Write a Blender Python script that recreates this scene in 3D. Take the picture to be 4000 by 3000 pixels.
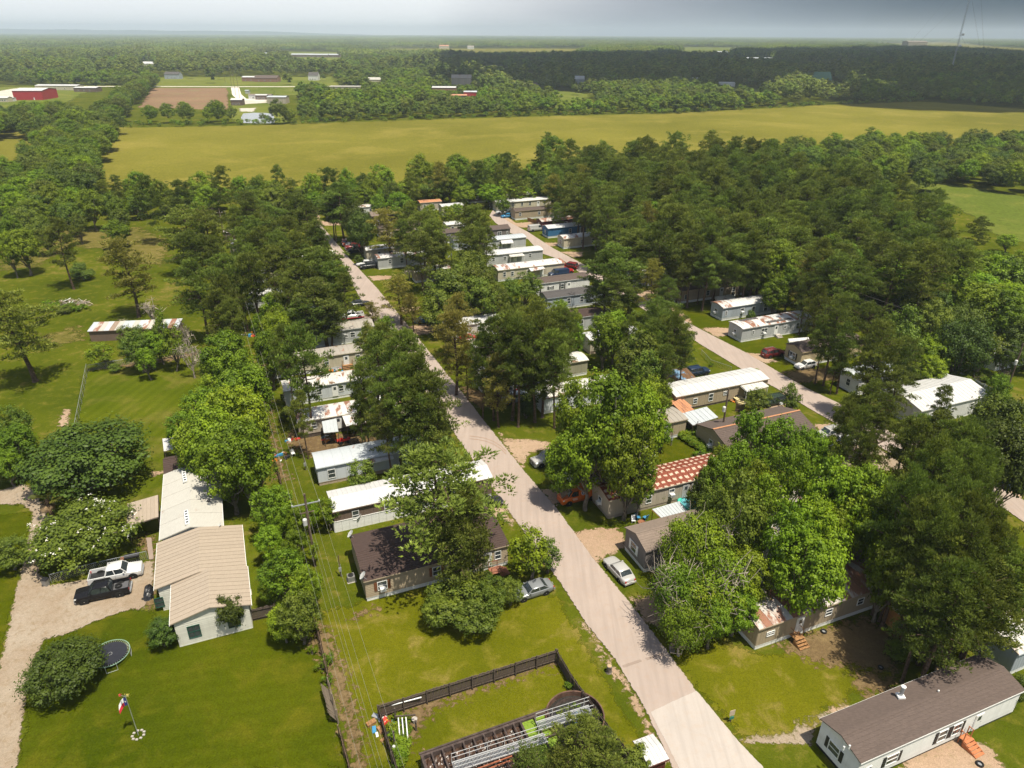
import bpy, math, random
import numpy as np
from mathutils import Vector, Matrix, Euler
scene = bpy.context.scene
for o in list(bpy.data.objects): bpy.data.objects.remove(o)

HAZE = 1.15e-4
# ------------------------------------------------------------------ camera
F = 2777.0; PITCH = math.radians(26.23); ROLL = math.radians(0.3); CAMH = 58.0
cam_d = bpy.data.cameras.new('camera'); cam = bpy.data.objects.new('camera', cam_d)
scene.collection.objects.link(cam)
cam.matrix_world = Matrix.Translation((0, 0, CAMH)) @ Matrix.Rotation(math.pi/2-PITCH, 4, 'X') @ Matrix.Rotation(ROLL, 4, 'Z')
cam_d.sensor_width = 36; cam_d.lens = 36*F/4000; cam_d.clip_start = 0.5; cam_d.clip_end = 60000
scene.camera = cam

# ------------------------------------------------------------------ light
SUN_TO = Vector((0.26, -0.27, 1.0)).normalized()          # towards the sun: high, behind the viewer's right
sun_el = math.asin(SUN_TO.z); sun_az = math.atan2(SUN_TO.x, SUN_TO.y)
sd = bpy.data.lights.new('sun', 'SUN'); sd.energy = 4.8; sd.angle = math.radians(0.55); sd.color = (1.0, 0.93, 0.78)
sun = bpy.data.objects.new('sun', sd); scene.collection.objects.link(sun)
sun.rotation_euler = (-SUN_TO).to_track_quat('-Z', 'Y').to_euler(); sun.location = (0, 0, 400)
world = bpy.data.worlds.new('World'); scene.world = world; world.use_nodes = True
wn = world.node_tree; wn.nodes.clear(); W = wn.nodes.new; WL = wn.links.new
wo = W('ShaderNodeOutputWorld'); sky = W('ShaderNodeTexSky'); sky.sky_type = 'NISHITA'; sky.sun_disc = False
sky.sun_elevation = sun_el; sky.sun_rotation = sun_az; sky.altitude = 60; sky.dust_density = 2.0; sky.air_density = 1.0
b1 = W('ShaderNodeBackground'); b1.inputs[1].default_value = 0.085; WL(sky.outputs[0], b1.inputs[0])
tc = W('ShaderNodeTexCoord'); sep = W('ShaderNodeSeparateXYZ'); WL(tc.outputs['Generated'], sep.inputs[0])
def wmath(op, a, b=None, c=None, clamp=False):
    n = W('ShaderNodeMath'); n.operation = op; n.use_clamp = clamp
    for i, x in enumerate((a, b, c)):
        if x is None: continue
        if isinstance(x, (int, float)): n.inputs[i].default_value = x
        else: WL(x, n.inputs[i])
    return n.outputs[0]
nz = W('ShaderNodeTexNoise'); nz.inputs['Scale'].default_value = 2.6; nz.inputs['Detail'].default_value = 6
mp = W('ShaderNodeMapping'); mp.inputs['Scale'].default_value = (1, 1, 7); WL(tc.outputs['Generated'], mp.inputs[0]); WL(mp.outputs[0], nz.inputs[0])
# a storm cell stands to the front right, thin bright overcast elsewhere: one soft tone across the sky
az = wmath('ADD', wmath('MULTIPLY', sep.outputs[0], 0.95), wmath('MULTIPLY', nz.outputs[0], 0.26))
ramp = W('ShaderNodeValToRGB'); WL(az, ramp.inputs[0])
e = ramp.color_ramp.elements
e[0].position = 0.0; e[0].color = (0.66, 0.68, 0.695, 1); e[1].position = 0.67; e[1].color = (0.055, 0.085, 0.110, 1)
for p, c in ((0.11, (0.50, 0.515, 0.545, 1)), (0.25, (0.30, 0.325, 0.365, 1)), (0.41, (0.155, 0.19, 0.23, 1))):
    x = e.new(p); x.color = c
b2 = W('ShaderNodeBackground'); WL(ramp.outputs[0], b2.inputs[0]); b2.inputs[1].default_value = 1.0
cov = wmath('SUBTRACT', 1.25, wmath('MULTIPLY', sep.outputs[2], 2.0)); cov = wmath('ADD', cov, wmath('MULTIPLY', wmath('SUBTRACT', nz.outputs[0], 0.5), 1.2), clamp=True)
mixs = W('ShaderNodeMixShader'); WL(cov, mixs.inputs[0]); WL(b1.outputs[0], mixs.inputs[1]); WL(b2.outputs[0], mixs.inputs[2])
WL(mixs.outputs[0], wo.inputs[0])
scene.view_settings.view_transform = 'Standard'; scene.view_settings.look = 'None'
scene.view_settings.exposure = 0.60; scene.view_settings.gamma = 1.0; scene.view_settings.use_curve_mapping = False
scene.render.engine = 'CYCLES'
scene.cycles.max_bounces = 5; scene.cycles.diffuse_bounces = 2; scene.cycles.glossy_bounces = 2
scene.cycles.transmission_bounces = 2; scene.cycles.transparent_max_bounces = 24; scene.cycles.volume_bounces = 1
scene.render.resolution_x = 1024; scene.render.resolution_y = 768

# ------------------------------------------------------------------ surveying: sight line of the photograph -> point at height z
cp, sp, cr, sr = math.cos(PITCH), math.sin(PITCH), math.cos(ROLL), math.sin(ROLL)
def G(u, v, z=0.0):
    x = (u-2000)/F; y = -(v-1500)/F
    x, y = x*cr-y*sr, y*cr+x*sr
    t = (z-CAMH)/(-sp+y*cp)
    return Vector((x*t, (cp+y*sp)*t, z))
def PX(p):
    x, y, z = p[0], p[1], p[2]-CAMH
    d = y*cp-z*sp; a = x/d; b = (y*sp+z*cp)/d
    a, b = a*cr+b*sr, b*cr-a*sr
    return 2000+a*F, 1500-b*F, d
ANG = math.radians(22); AX = Vector((math.cos(ANG), math.sin(ANG), 0)); AY = Vector((-math.sin(ANG), math.cos(ANG), 0))
CR = {'0': (0, 0, 1/1.658), '1': (1333, 0, 1/1.658), '2': (2666, 0, 1/1.658), '4': (0, 600, 1/2.212), '5': (900, 600, 1/2.212),
      '6': (1700, 600, 1/2.212), '7': (2500, 600, .3617), '8': (3200, 400, .4822), 'A1': (0, 1200, 1/2.212), 'A2': (900, 1200, .4069),
      'A3': (1700, 1200, .4069), 'A4': (2500, 1100, .3617), 'A5': (3200, 1200, .3617), 'A6': (0, 1750, 1/2.212), 'A7': (900, 1700, 1/2.212),
      'A8': (1800, 1700, 1/2.212), 'B1': (2500, 1600, .3617), 'B2': (3200, 1600, .3617), 'B3': (0, 2250, 1/2.212), 'B4': (900, 2250, 1/2.212),
      'B5': (1400, 2400, .5877), 'B6': (2500, 2150, .788), 'B7': (3200, 2200, .8403), 'S': (0, 0, 1.0)}
def cv(k, x, y): a, b, s = CR[k]; return a+x*s, b+y*s
def GC(k, x, y, z=0.0): return G(*cv(k, x, y), z)

# ------------------------------------------------------------------ mesh helpers
COL = scene.collection
class MB:
    def __init__(s): s.v = []; s.f = []; s.m = []
    def add(s, vs, fs, mi=0):
        n = len(s.v); s.v += [tuple(p) for p in vs]; s.f += [tuple(i+n for i in f) for f in fs]; s.m += [mi]*len(fs); return s
    def box(s, x0, x1, y0, y1, z0, z1, mi=0):
        return s.add([(x0,y0,z0),(x1,y0,z0),(x1,y1,z0),(x0,y1,z0),(x0,y0,z1),(x1,y0,z1),(x1,y1,z1),(x0,y1,z1)],
                     [(0,3,2,1),(4,5,6,7),(0,1,5,4),(1,2,6,5),(2,3,7,6),(3,0,4,7)], mi)
    def hexa(s, p, mi=0):
        return s.add(p, [(0,3,2,1),(4,5,6,7),(0,1,5,4),(1,2,6,5),(2,3,7,6),(3,0,4,7)], mi)
    def tube(s, p0, p1, r0, r1=None, n=6, mi=0, caps=True):
        r1 = r0 if r1 is None else r1
        p0 = Vector(p0); p1 = Vector(p1); d = (p1-p0); d = d.normalized() if d.length > 1e-9 else Vector((0,0,1))
        a = d.cross(Vector((0,0,1)) if abs(d.z) < .95 else Vector((1,0,0))).normalized(); b = d.cross(a)
        vs = []
        for p, r in ((p0, r0), (p1, r1)):
            for i in range(n):
                t = 2*math.pi*i/n; vs.append(p+a*(r*math.cos(t))+b*(r*math.sin(t)))
        fs = [(i, (i+1) % n, n+(i+1) % n, n+i) for i in range(n)]
        if caps: fs += [tuple(range(n-1, -1, -1)), tuple(range(n, 2*n))]
        return s.add(vs, fs, mi)
    def path(s, pts, r, n=5, mi=0):
        for a, b in zip(pts[:-1], pts[1:]): s.tube(a, b, r, r, n, mi)
        return s
    def lathe(s, prof, n=16, mi=0, c=(0,0)):
        vs = []; fs = []
        for r, z in prof:
            for i in range(n): t = 2*math.pi*i/n; vs.append((c[0]+r*math.cos(t), c[1]+r*math.sin(t), z))
        for k in range(len(prof)-1):
            for i in range(n): j = (i+1) % n; fs.append((k*n+i, k*n+j, (k+1)*n+j, (k+1)*n+i))
        return s.add(vs, fs, mi)
    def loft(s, secs, mi=0, caps=True):
        n = len(secs[0]); vs = [p for q in secs for p in q]; fs = []
        for k in range(len(secs)-1):
            for i in range(n): j = (i+1) % n; fs.append((k*n+i, (k+1)*n+i, (k+1)*n+j, k*n+j))
        if caps: fs += [tuple(range(n)), tuple(range(len(vs)-1, len(vs)-n-1, -1))]
        return s.add(vs, fs, mi)
    def mesh(s, name, mats):
        me = bpy.data.meshes.new(name); me.from_pydata([tuple(v) for v in s.v], [], s.f)
        if not isinstance(mats, (list, tuple)): mats = [mats]
        for m in mats: me.materials.append(m)
        if len(mats) > 1: me.polygons.foreach_set('material_index', s.m)
        me.update(); return me
    def build(s, name, mats, parent=None, **k):
        return link(name, s.mesh(name, mats), parent, **k)
def link(name, me, parent=None, loc=(0,0,0), rot=(0,0,0), smooth=False):
    o = bpy.data.objects.new(name, me); COL.objects.link(o)
    if parent is not None: o.parent = parent
    o.location = loc; o.rotation_euler = rot
    return o
REFS = []        # (position, short phrase) that tree labels may point at
def tag(o, label, cat, group=None, ref=None):
    o['label'] = label; o['category'] = cat
    if group: o['group'] = group
    if ref: REFS.append((Vector(o.location), ref))
    return o
def thing(name, label, cat, loc, rz=0.0, group=None, ref=None):
    o = bpy.data.objects.new(name, None); COL.objects.link(o); o.empty_display_size = .5
    o.location = loc; o.rotation_euler = (0, 0, rz)
    return tag(o, label, cat, group, ref)

# ------------------------------------------------------------------ materials
class NT:
    def __init__(s, name):
        s.m = bpy.data.materials.new(name); s.m.use_nodes = True; s.t = s.m.node_tree; s.n = s.t.nodes; s.l = s.t.links.new
        s.b = s.n['Principled BSDF']; s.o = s.n['Material Output']
    def new(s, t): return s.n.new('ShaderNode'+t)
    def val(s, sock, x):
        if hasattr(x, 'is_linked') or hasattr(x, 'links'): s.l(x, sock)
        else:
            if isinstance(x, tuple) and len(x) == 3 and sock.type == 'RGBA': x = x+(1,)
            sock.default_value = x
    def pos(s, scale=(1,1,1), kind='pos', rot=0):
        if kind == 'pos': o = s.new('NewGeometry').outputs['Position']
        else: o = s.new('TexCoord').outputs['Object']
        mp = s.new('Mapping'); mp.inputs['Scale'].default_value = scale; mp.inputs['Rotation'].default_value = (0, 0, rot); s.l(o, mp.inputs[0]); return mp.outputs[0]
    def noise(s, scale, vec=None, detail=3, rough=.55, dist=0):
        n = s.new('TexNoise'); n.inputs['Scale'].default_value = scale; n.inputs['Detail'].default_value = detail; n.inputs['Roughness'].default_value = rough
        n.inputs['Distortion'].default_value = dist
        if vec is not None: s.l(vec, n.inputs[0])
        return n.outputs[0]
    def mr(s, x, a, b, c=0.0, d=1.0):
        n = s.new('MapRange'); s.val(n.inputs[0], x); n.inputs[1].default_value = a; n.inputs[2].default_value = b
        s.val(n.inputs[3], c); s.val(n.inputs[4], d); n.clamp = True; return n.outputs[0]
    def mix(s, f, a, b, mode='MIX'):
        n = s.new('Mix'); n.data_type = 'RGBA'; n.blend_type = mode; s.val(n.inputs[0], f); s.val(n.inputs[6], a); s.val(n.inputs[7], b); return n.outputs[2]
    def math(s, op, a, b=0.0, clamp=False):
        n = s.new('Math'); n.operation = op; n.use_clamp = clamp; s.val(n.inputs[0], a); s.val(n.inputs[1], b); return n.outputs[0]
    def bump(s, h, strength=.3, dist=.02):
        n = s.new('Bump'); n.inputs['Strength'].default_value = strength; n.inputs['Distance'].default_value = dist; s.l(h, n.inputs['Height']); s.l(n.outputs[0], s.b.inputs['Normal'])
    def col(s, c): s.val(s.b.inputs['Base Color'], c)
    def rough(s, r): s.val(s.b.inputs['Roughness'], r)
    def spec(s, r): s.b.inputs['Specular IOR Level'].default_value = r
    def rand(s): return s.new('ObjectInfo').outputs['Random']
_mc = {}
def plain(name, c, rough=.7, metal=0.0, var=.12, spec=.4, scale=3.0):
    k = ('p', name)
    if k in _mc: return _mc[k]
    t = NT(name); p = t.pos(kind='obj'); n = t.noise(scale, p, 4); n2 = t.noise(scale*9, p, 2)
    f = t.math('ADD', t.math('MULTIPLY', n, .7), t.math('MULTIPLY', n2, .3))
    lo = tuple(x*(1-var*1.6) for x in c); hi = tuple(min(1, x*(1+var)) for x in c)
    t.col(t.mix(t.mr(f, .35, .65), lo, hi)); t.rough(rough); t.b.inputs['Metallic'].default_value = metal; t.spec(spec)
    _mc[k] = t.m; return t.m
def siding(name, c, kind='v', dirt=.35):
    """painted wall cladding: per-panel tone, streaks of grime running down"""
    k = ('s', name)
    if k in _mc: return _mc[k]
    t = NT(name); p = t.pos((1, 1, .12), 'pos'); n = t.noise(2.2, p, 5, .6); q = t.noise(.5, t.pos(), 3)
    c2 = t.mix(t.mr(n, .45, .75, 0.0, dirt), c, tuple(x*.55 for x in c[:2])+(c[2]*.5,))
    c3 = t.mix(t.mr(q, .3, .7, 0.0, .25), c2, tuple(min(1, x*1.2) for x in c))
    c4 = t.mix(t.mr(t.rand(), 0, 1, 0.0, .16), c3, (0.1, .09, .08))
    t.col(c4); t.rough(.6); t.spec(.3); _mc[k] = t.m; return t.m
def roofmat(name, c, rust=0.0, rustc=(.175,.085,.055), rough=.45, kind='metal', leaf=0.0, ang=ANG, metal=0.0):
    k = ('r', name)
    if k in _mc: return _mc[k]
    t = NT(name); p = t.pos(); st = t.pos((1.1, .35, 1), rot=-ang)
    n = t.noise(.8, st, 5, .65); m = t.noise(4, t.pos((2.4, .5, 1), rot=-ang), 4); g = t.noise(16, p, 2)
    base = t.mix(t.mr(m, .35, .7, 0.0, .45), c, tuple(x*.68 for x in c)); base = t.mix(t.mr(t.rand(), 0, 1, 0.0, .22), base, tuple(x*.6 for x in c))
    if rust > 0:
        rn = t.math('ADD', n, t.math('MULTIPLY', t.math('SUBTRACT', t.rand(), .5), .28)); th = .74-.36*rust; rn = t.math('ADD', rn, t.math('MULTIPLY', t.math('SUBTRACT', g, .5), .12))
        base = t.mix(t.mr(rn, th, th+.10), base, t.mix(t.mr(g, .3, .7), rustc, tuple(x*1.9 for x in rustc)))
    if rust < 0:
        q = t.new('SeparateXYZ'); t.l(t.pos((1/.93, 1/.98, 1), rot=-ang), q.inputs[0]); dn = t.math('MULTIPLY', t.math('SUBTRACT', t.noise(1.6, p, 5, .7), .5), .9)
        fx = t.math('FRACT', t.math('ADD', q.outputs[0], 50.0)); fy = t.math('FRACT', t.math('ADD', t.math('ADD', q.outputs[1], 50.3), dn))
        k1 = t.math('MULTIPLY', t.math('GREATER_THAN', fx, .26), t.math('LESS_THAN', fx, .84)); k2 = t.math('MULTIPLY', t.math('GREATER_THAN', t.math('ADD', fy, dn), .38), t.math('LESS_THAN', fy, .8))
        base = t.mix(t.math('MULTIPLY', k1, k2), t.mix(t.mr(g, .3, .7), (.15,.035,.022), (.24,.07,.04)), t.mix(m, c, tuple(x*.7 for x in c)))
    if leaf > 0:
        ln = t.noise(.45, p, 5, .7); th = .78-.45*leaf
        base = t.mix(t.mr(ln, th, th+.06), base, t.mix(g, (.08,.045,.025), (.2,.11,.055)))
    if kind == 'shingle':
        sp_ = t.noise(60, p, 1); ch = t.noise(3.2, t.pos((.6, 4, 4), rot=-ang), 1)
        base = t.mix(t.mr(sp_, .3, .7, 0.0, .35), base, tuple(x*.5 for x in c)); base = t.mix(t.mr(ch, .4, .65, 0.0, .3), base, tuple(min(1, x*1.5) for x in c))
    t.col(base); t.rough(rough); t.spec(.35); t.b.inputs['Metallic'].default_value = metal; _mc[k] = t.m; return t.m

GLASS = plain('dark_window_glass', (.05,.06,.07), .08, 0, .3, .9)
WHITE = plain('white_painted_trim', (.72,.72,.70), .5, 0, .08)
BLACKP = plain('black_plastic', (.02,.02,.022), .5, 0, .2)
STEEL = plain('galvanised_steel', (.42,.44,.46), .4, .5, .15)
WOOD = plain('weathered_wood', (.16,.11,.075), .85, 0, .35, .15, 5)
WOODG = plain('grey_weathered_wood', (.105,.082,.066), .9, 0, .4, .1, 5)
WOODB = plain('brown_stained_wood', (.30,.16,.07), .8, 0, .35, .15, 5)
POLE = plain('creosoted_pole_wood', (.13,.095,.07), .9, 0, .35, .1, 2)
RUBBER = plain('tyre_rubber', (.018,.018,.018), .85, 0, .2, .2)
ALLOY = plain('alloy_wheel', (.5,.5,.52), .3, .7, .1)
CONC = plain('pale_concrete', (.42,.38,.34), .9, 0, .2, .2)

# ground covers ------------------------------------------------------
def ground_mat(name, cols, feather=True, fine=7.0, big=.05, mid=.5, stripes=None, bump=.35, thr=.5, dirt=None):
    """cols: dark, base, light; blades as fine grain, drier patches as broad mottling"""
    t = NT(name); p = t.pos()
    a = t.noise(big, p, 5, .6); b = t.noise(mid, p, 5, .65, .4); c = t.noise(fine, p, 3, .7); c2 = t.noise(fine*.28, p, 4, .7)
    x = t.mix(t.mr(a, .38, .62), cols[0], cols[1]); x = t.mix(t.mr(b, .5, .72, 0.0, .85), x, cols[2])
    if len(cols) > 3: x = t.mix(t.mr(t.math('MULTIPLY', t.math('ADD', a, b), .5), .54, .66, 0.0, .8), x, cols[3])
    x = t.mix(t.mr(c, .25, .75, 0.0, .8), x, t.mix(1.0, x, (.42,.42,.40), 'MULTIPLY'))
    x = t.mix(t.mr(c2, .3, .7, .42, 0.0), x, t.mix(1.0, x, (.55,.58,.5), 'MULTIPLY'))
    if stripes:
        w = t.new('TexWave'); w.inputs['Scale'].default_value = stripes[0]; w.inputs['Distortion'].default_value = 1.5; w.inputs['Detail'].default_value = 2
        t.l(t.pos(rot=stripes[1]), w.inputs[0]); x = t.mix(t.mr(w.outputs['Fac'], .2, .8, 0.0, stripes[2]), x, t.mix(1.0, x, (.7,.74,.6), 'MULTIPLY'))
    t.col(x); t.rough(1.0); t.spec(.0); t.bump(c, bump, .05)
    if feather:
        at = t.new('Attribute'); at.attribute_name = 'edge'
        e = t.math('ADD', at.outputs['Fac'], t.math('MULTIPLY', t.math('SUBTRACT', t.math('ADD', t.math('MULTIPLY', b, .65), t.math('MULTIPLY', c2, .35)), .5), 2.1))
        fac = t.mr(e, thr-.06, thr+.1); tr = t.new('BsdfTransparent'); ms = t.new('MixShader')
        t.l(fac, ms.inputs[0]); t.l(tr.outputs[0], ms.inputs[1]); t.l(t.b.outputs[0], ms.inputs[2]); t.l(ms.outputs[0], t.o.inputs[0])
    return t.m
def sdist(P, poly):
    """signed distance of points to polygon, positive inside"""
    poly = np.asarray(poly, float); n = len(poly); d = np.full(len(P), 1e18); ins = np.zeros(len(P), bool)
    for i in range(n):
        a = poly[i]; b = poly[(i+1) % n]; ab = b-a; ap = P-a
        t = np.clip((ap@ab)/max(ab@ab, 1e-12), 0, 1); q = ap-t[:, None]*ab; d = np.minimum(d, (q*q).sum(1))
        c = ((a[1] > P[:, 1]) != (b[1] > P[:, 1]))
        with np.errstate(divide='ignore', invalid='ignore'):
            xx = (b[0]-a[0])*(P[:, 1]-a[1])/(b[1]-a[1])+a[0]
        ins ^= c & (P[:, 0] < xx)
    d = np.sqrt(d); return np.where(ins, d, -d)
def patch(name, pts, mat, z, feather=1.0, cell=.6, label=None, kind='structure', world_pts=False):
    poly = np.array([(p[0], p[1]) for p in (pts if world_pts else [G(*q) for q in pts])])
    lo = poly.min(0)-feather; hi = poly.max(0)+feather
    nx = int((hi[0]-lo[0])/cell)+2; ny = int((hi[1]-lo[1])/cell)+2
    while nx*ny > 90000: cell *= 1.3; nx = int((hi[0]-lo[0])/cell)+2; ny = int((hi[1]-lo[1])/cell)+2
    X, Y = np.meshgrid(lo[0]+np.arange(nx)*cell, lo[1]+np.arange(ny)*cell); P = np.stack([X.ravel(), Y.ravel()], 1)
    s = sdist(P, poly); e = np.clip(s/feather*.5+.5, -0.6, 1.6); keep = (s > -feather*1.2).reshape(ny, nx)
    q = keep[:-1, :-1] | keep[1:, :-1] | keep[:-1, 1:] | keep[1:, 1:]
    J, I = np.nonzero(q); a = J*nx+I; faces = np.stack([a, a+1, a+nx+1, a+nx], 1)
    used = np.unique(faces); mp_ = -np.ones(nx*ny, int); mp_[used] = np.arange(len(used)); faces = mp_[faces]
    V = np.concatenate([P[used], np.full((len(used), 1), z)], 1)
    me = np_mesh(name, V, faces, mat); at = me.attributes.new('edge', 'FLOAT', 'POINT'); at.data.foreach_set('value', e[used].astype(np.float32))
    o = link(name, me); o['kind'] = kind
    if label: o['label'] = label
    return o
def np_mesh(name, V, Fc, mat, attr=None):
    me = bpy.data.meshes.new(name); n, k = Fc.shape
    me.vertices.add(len(V)); me.vertices.foreach_set('co', np.ascontiguousarray(V, np.float32).ravel())
    me.loops.add(n*k); me.loops.foreach_set('vertex_index', np.ascontiguousarray(Fc, np.int32).ravel())
    me.polygons.add(n); me.polygons.foreach_set('loop_start', np.arange(0, n*k, k, dtype=np.int32))
    if mat: 
        for m in (mat if isinstance(mat, list) else [mat]): me.materials.append(m)
    if attr is not None:
        a = me.attributes.new('tone', 'FLOAT', 'FACE'); a.data.foreach_set('value', attr.astype(np.float32))
    me.update(calc_edges=True); return me
# ------------------------------------------------------------------ ground, fields, roads
GRASS = ground_mat('grass_ground', [(.070,.092,.006), (.110,.128,.009), (.165,.155,.022), (.23,.175,.055)], feather=False)
LAWN = ground_mat('mown_lawn', [(.055,.076,.003), (.088,.104,.004), (.135,.128,.010)], mid=.28, fine=6, stripes=(.22, math.radians(78), .22))
LAWNS = ground_mat('striped_lawn', [(.085,.112,.006), (.120,.142,.009), (.21,.175,.045)], mid=.12, stripes=(.16, math.radians(8), .45))
LAWNY = ground_mat('yellowing_lawn', [(.100,.112,.005), (.155,.152,.008), (.23,.195,.030), (.29,.21,.075)], mid=.3)
FIELD = ground_mat('hay_field', [(.160,.152,.022), (.225,.205,.034), (.30,.25,.055)], fine=1.1, big=.006, mid=.02, bump=.6)
GREENF = ground_mat('far_pasture', [(.12,.155,.025), (.18,.20,.035), (.25,.235,.06)], fine=.8, big=.006, mid=.03)
PLOW = ground_mat('ploughed_soil', [(.24,.15,.095), (.30,.19,.12), (.26,.22,.11)], fine=.8, big=.01, mid=.05)
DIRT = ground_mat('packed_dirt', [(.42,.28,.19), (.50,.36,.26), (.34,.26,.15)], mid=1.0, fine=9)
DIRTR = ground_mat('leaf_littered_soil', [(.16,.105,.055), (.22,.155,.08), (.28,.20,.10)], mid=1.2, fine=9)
DRYG = ground_mat('dry_shaded_grass', [(.12,.115,.022), (.18,.15,.04), (.25,.19,.075)], mid=.5, fine=7)
GRAVEL = ground_mat('limestone_gravel', [(.36,.275,.20), (.42,.345,.27), (.30,.22,.14)], mid=1.3, fine=14, big=.2)
WHITEG = ground_mat('white_gravel', [(.62,.56,.48), (.7,.65,.58), (.5,.44,.36)], mid=.3, fine=3)
def road_mat(name, c, marks=True):
    t = NT(name); p = t.pos(); a = t.noise(.16, p, 5, .6); b = t.noise(1.4, p, 5, .65); g = t.noise(26, p, 2); s = t.noise(.9, t.pos((2.2, .12, 1), rot=-ANG), 4)
    x = t.mix(t.mr(a, .35, .65, 0.0, .8), c, tuple(k*.86 for k in c)); x = t.mix(t.mr(s, .42, .7, 0.0, .75), x, tuple(k*.76 for k in c))
    x = t.mix(t.mr(b, .5, .8, 0.0, .6), x, (c[0]*.9, c[1]*.8, c[2]*.7)); x = t.mix(t.mr(g, .3, .7, 0.0, .3), x, tuple(k*.6 for k in c))
    v = t.new('TexVoronoi'); v.feature = 'DISTANCE_TO_EDGE'; v.inputs['Scale'].default_value = .16
    wv = t.new('VectorMath'); wv.operation = 'ADD'; t.l(p, wv.inputs[0]); nn = t.new('TexNoise'); nn.inputs['Scale'].default_value = 1.2; nn.inputs['Detail'].default_value = 5; t.l(p, nn.inputs[0]); t.l(nn.outputs[1], wv.inputs[1]); t.l(wv.outputs[0], v.inputs[0])
    x = t.mix(t.mr(v.outputs['Distance'], .0, .012, .10, 0.0), x, tuple(k*.6 for k in c))
    t.col(x); t.rough(.9); t.spec(.15); t.bump(g, .3, .02)
    at = t.new('Attribute'); at.attribute_name = 'edge'; e = t.math('ADD', at.outputs['Fac'], t.math('MULTIPLY', t.math('SUBTRACT', t.noise(2.2, p, 4, .7), .5), .9))
    fac = t.mr(e, .45, .55); tr = t.new('BsdfTransparent'); ms = t.new('MixShader'); t.l(fac, ms.inputs[0]); t.l(tr.outputs[0], ms.inputs[1]); t.l(t.b.outputs[0], ms.inputs[2]); t.l(ms.outputs[0], t.o.inputs[0])
    return t.m
ROAD = road_mat('sun_bleached_asphalt', (.375,.305,.262)); ROAD2 = road_mat('bleached_concrete_apron', (.44,.39,.35)); ROADD = road_mat('dark_patch_asphalt', (.30,.235,.195)); FARROAD = plain('pale_far_road', (.6,.55,.48), .9)

me = bpy.data.meshes.new('ground'); S_ = 17500; g_ = [-S_, -2000, 2000, S_]
me.from_pydata([(x, y, 0) for y in g_ for x in g_], [], [(j*4+i, j*4+i+1, j*4+i+5, j*4+i+4) for j in range(3) for i in range(3)]); me.materials.append(GRASS)
o = link('ground', me); o['kind'] = 'structure'; o['label'] = 'flat grassy ground reaching to the horizon'
def ST(name, k, pts, mat, z, feather=1.0, cell=.5, label=None):
    return patch(name, [cv(k, *p) for p in pts], mat, z, feather, cell, label)
# fields (far first)
FIELDS = []
def fld(name, pts, mat, z, label, feather=6, cell=6, k='S', far=False):
    z = z+len(FIELDS)*(.004 if z > .015 else .0007)
    pts = [cv(k, *p) for p in pts]; mv = sum(p[1] for p in pts)/len(pts); P = [G(p[0], p[1], 8 if far and p[1] > mv else 0) for p in pts]; FIELDS.append(np.array([tuple(q)[:2] for q in P])); return patch(name, P, mat, z, feather, cell, label, world_pts=True)
fld('hay_field', [(345,730),(372,640),(408,560),(449,499),(900,492),(1300,479),(2000,457),(2667,442),(3200,412),(3600,396),(4200,440),(4200,560),(3300,640),(2600,700),(2000,740),(1200,790),(700,770)], FIELD, .03, 'wide yellow green hay field across the middle', 4)
fld('hay_field', [(-200,515),(262,506),(170,600),(60,660),(-200,700)], FIELD, .02, 'small yellow field left of the hedgerow', 4)
fld('ploughed_field', [(594,343),(888,343),(893,430),(540,420)], PLOW, .03, 'brown ploughed field beyond the hedgerow', 4)
fld('pasture', [(-200,416),(157,436),(253,402),(362,350),(290,336),(-200,345)], GREENF, .02, 'green pasture round the red barn', 8)
fld('pasture', [(603,303),(1300,300),(1334,340),(603,336)], GREENF, .02, 'green roadside lawns beyond the ploughed field', 8, far=True)
fld('pasture', [(897,341),(1067,346),(1134,480),(905,481)], GREENF, .02, 'green lot with the pond', 5)
#fld('pasture', [(1508,362),(1707,390),(1670,420),(1532,392)], GREENF, .02, 'green clearing among bushy trees', 8, far=True)
fld('pasture', [(1852,253),(1912,254),(2201,295),(2057,301),(1924,283)], GREENF, .05, 'shaded green field between dark woods', 10, 12, far=True)
fld('pasture', [(2093,347),(2304,368),(2307,392),(2177,386),(2087,356)], GREENF, .04, 'bright green meadow behind the tree line', 8, far=True)
fld('pasture', [(1333,203),(1472,208),(1767,214),(2238,211),(2316,190),(1550,190)], FIELD, .1, 'long pale yellow field near the horizon', 25, 30, far=True)
fld('pasture', [(868,219),(1334,247),(1334,204),(1098,202),(1085,216)], GREENF, .1, 'pale field near the horizon behind the far houses', 25, 30, far=True)
fld('pasture', [(3336,174),(3685,163),(3830,178),(4200,195),(4200,226),(3812,199)], FIELD, .1, 'pale field near the horizon by the mast', 25, 40, far=True)
fld('pasture', [(2666,184),(2967,187),(2800,215),(3075,228),(2900,232),(2666,212)], GREENF, .1, 'patchy far fields on the right', 20, 25, far=True)
fld('pasture', [(2666,253),(2913,265),(2907,274),(2666,262)], FIELD, .1, 'narrow yellow field between dark woods', 10, 12, far=True)
fld('pasture', [(2787,340),(3052,353),(2955,368),(2883,359)], GREENF, .04, 'small green yard by the far sheds', 8, far=True)
fld('clearing', [(3480,690),(3560,692),(3730,725),(4200,800),(4200,980),(3900,930),(3790,840),(3640,760)], GREENF, .03, 'long grassy clearing between two woods on the right', 4, 3)
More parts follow.
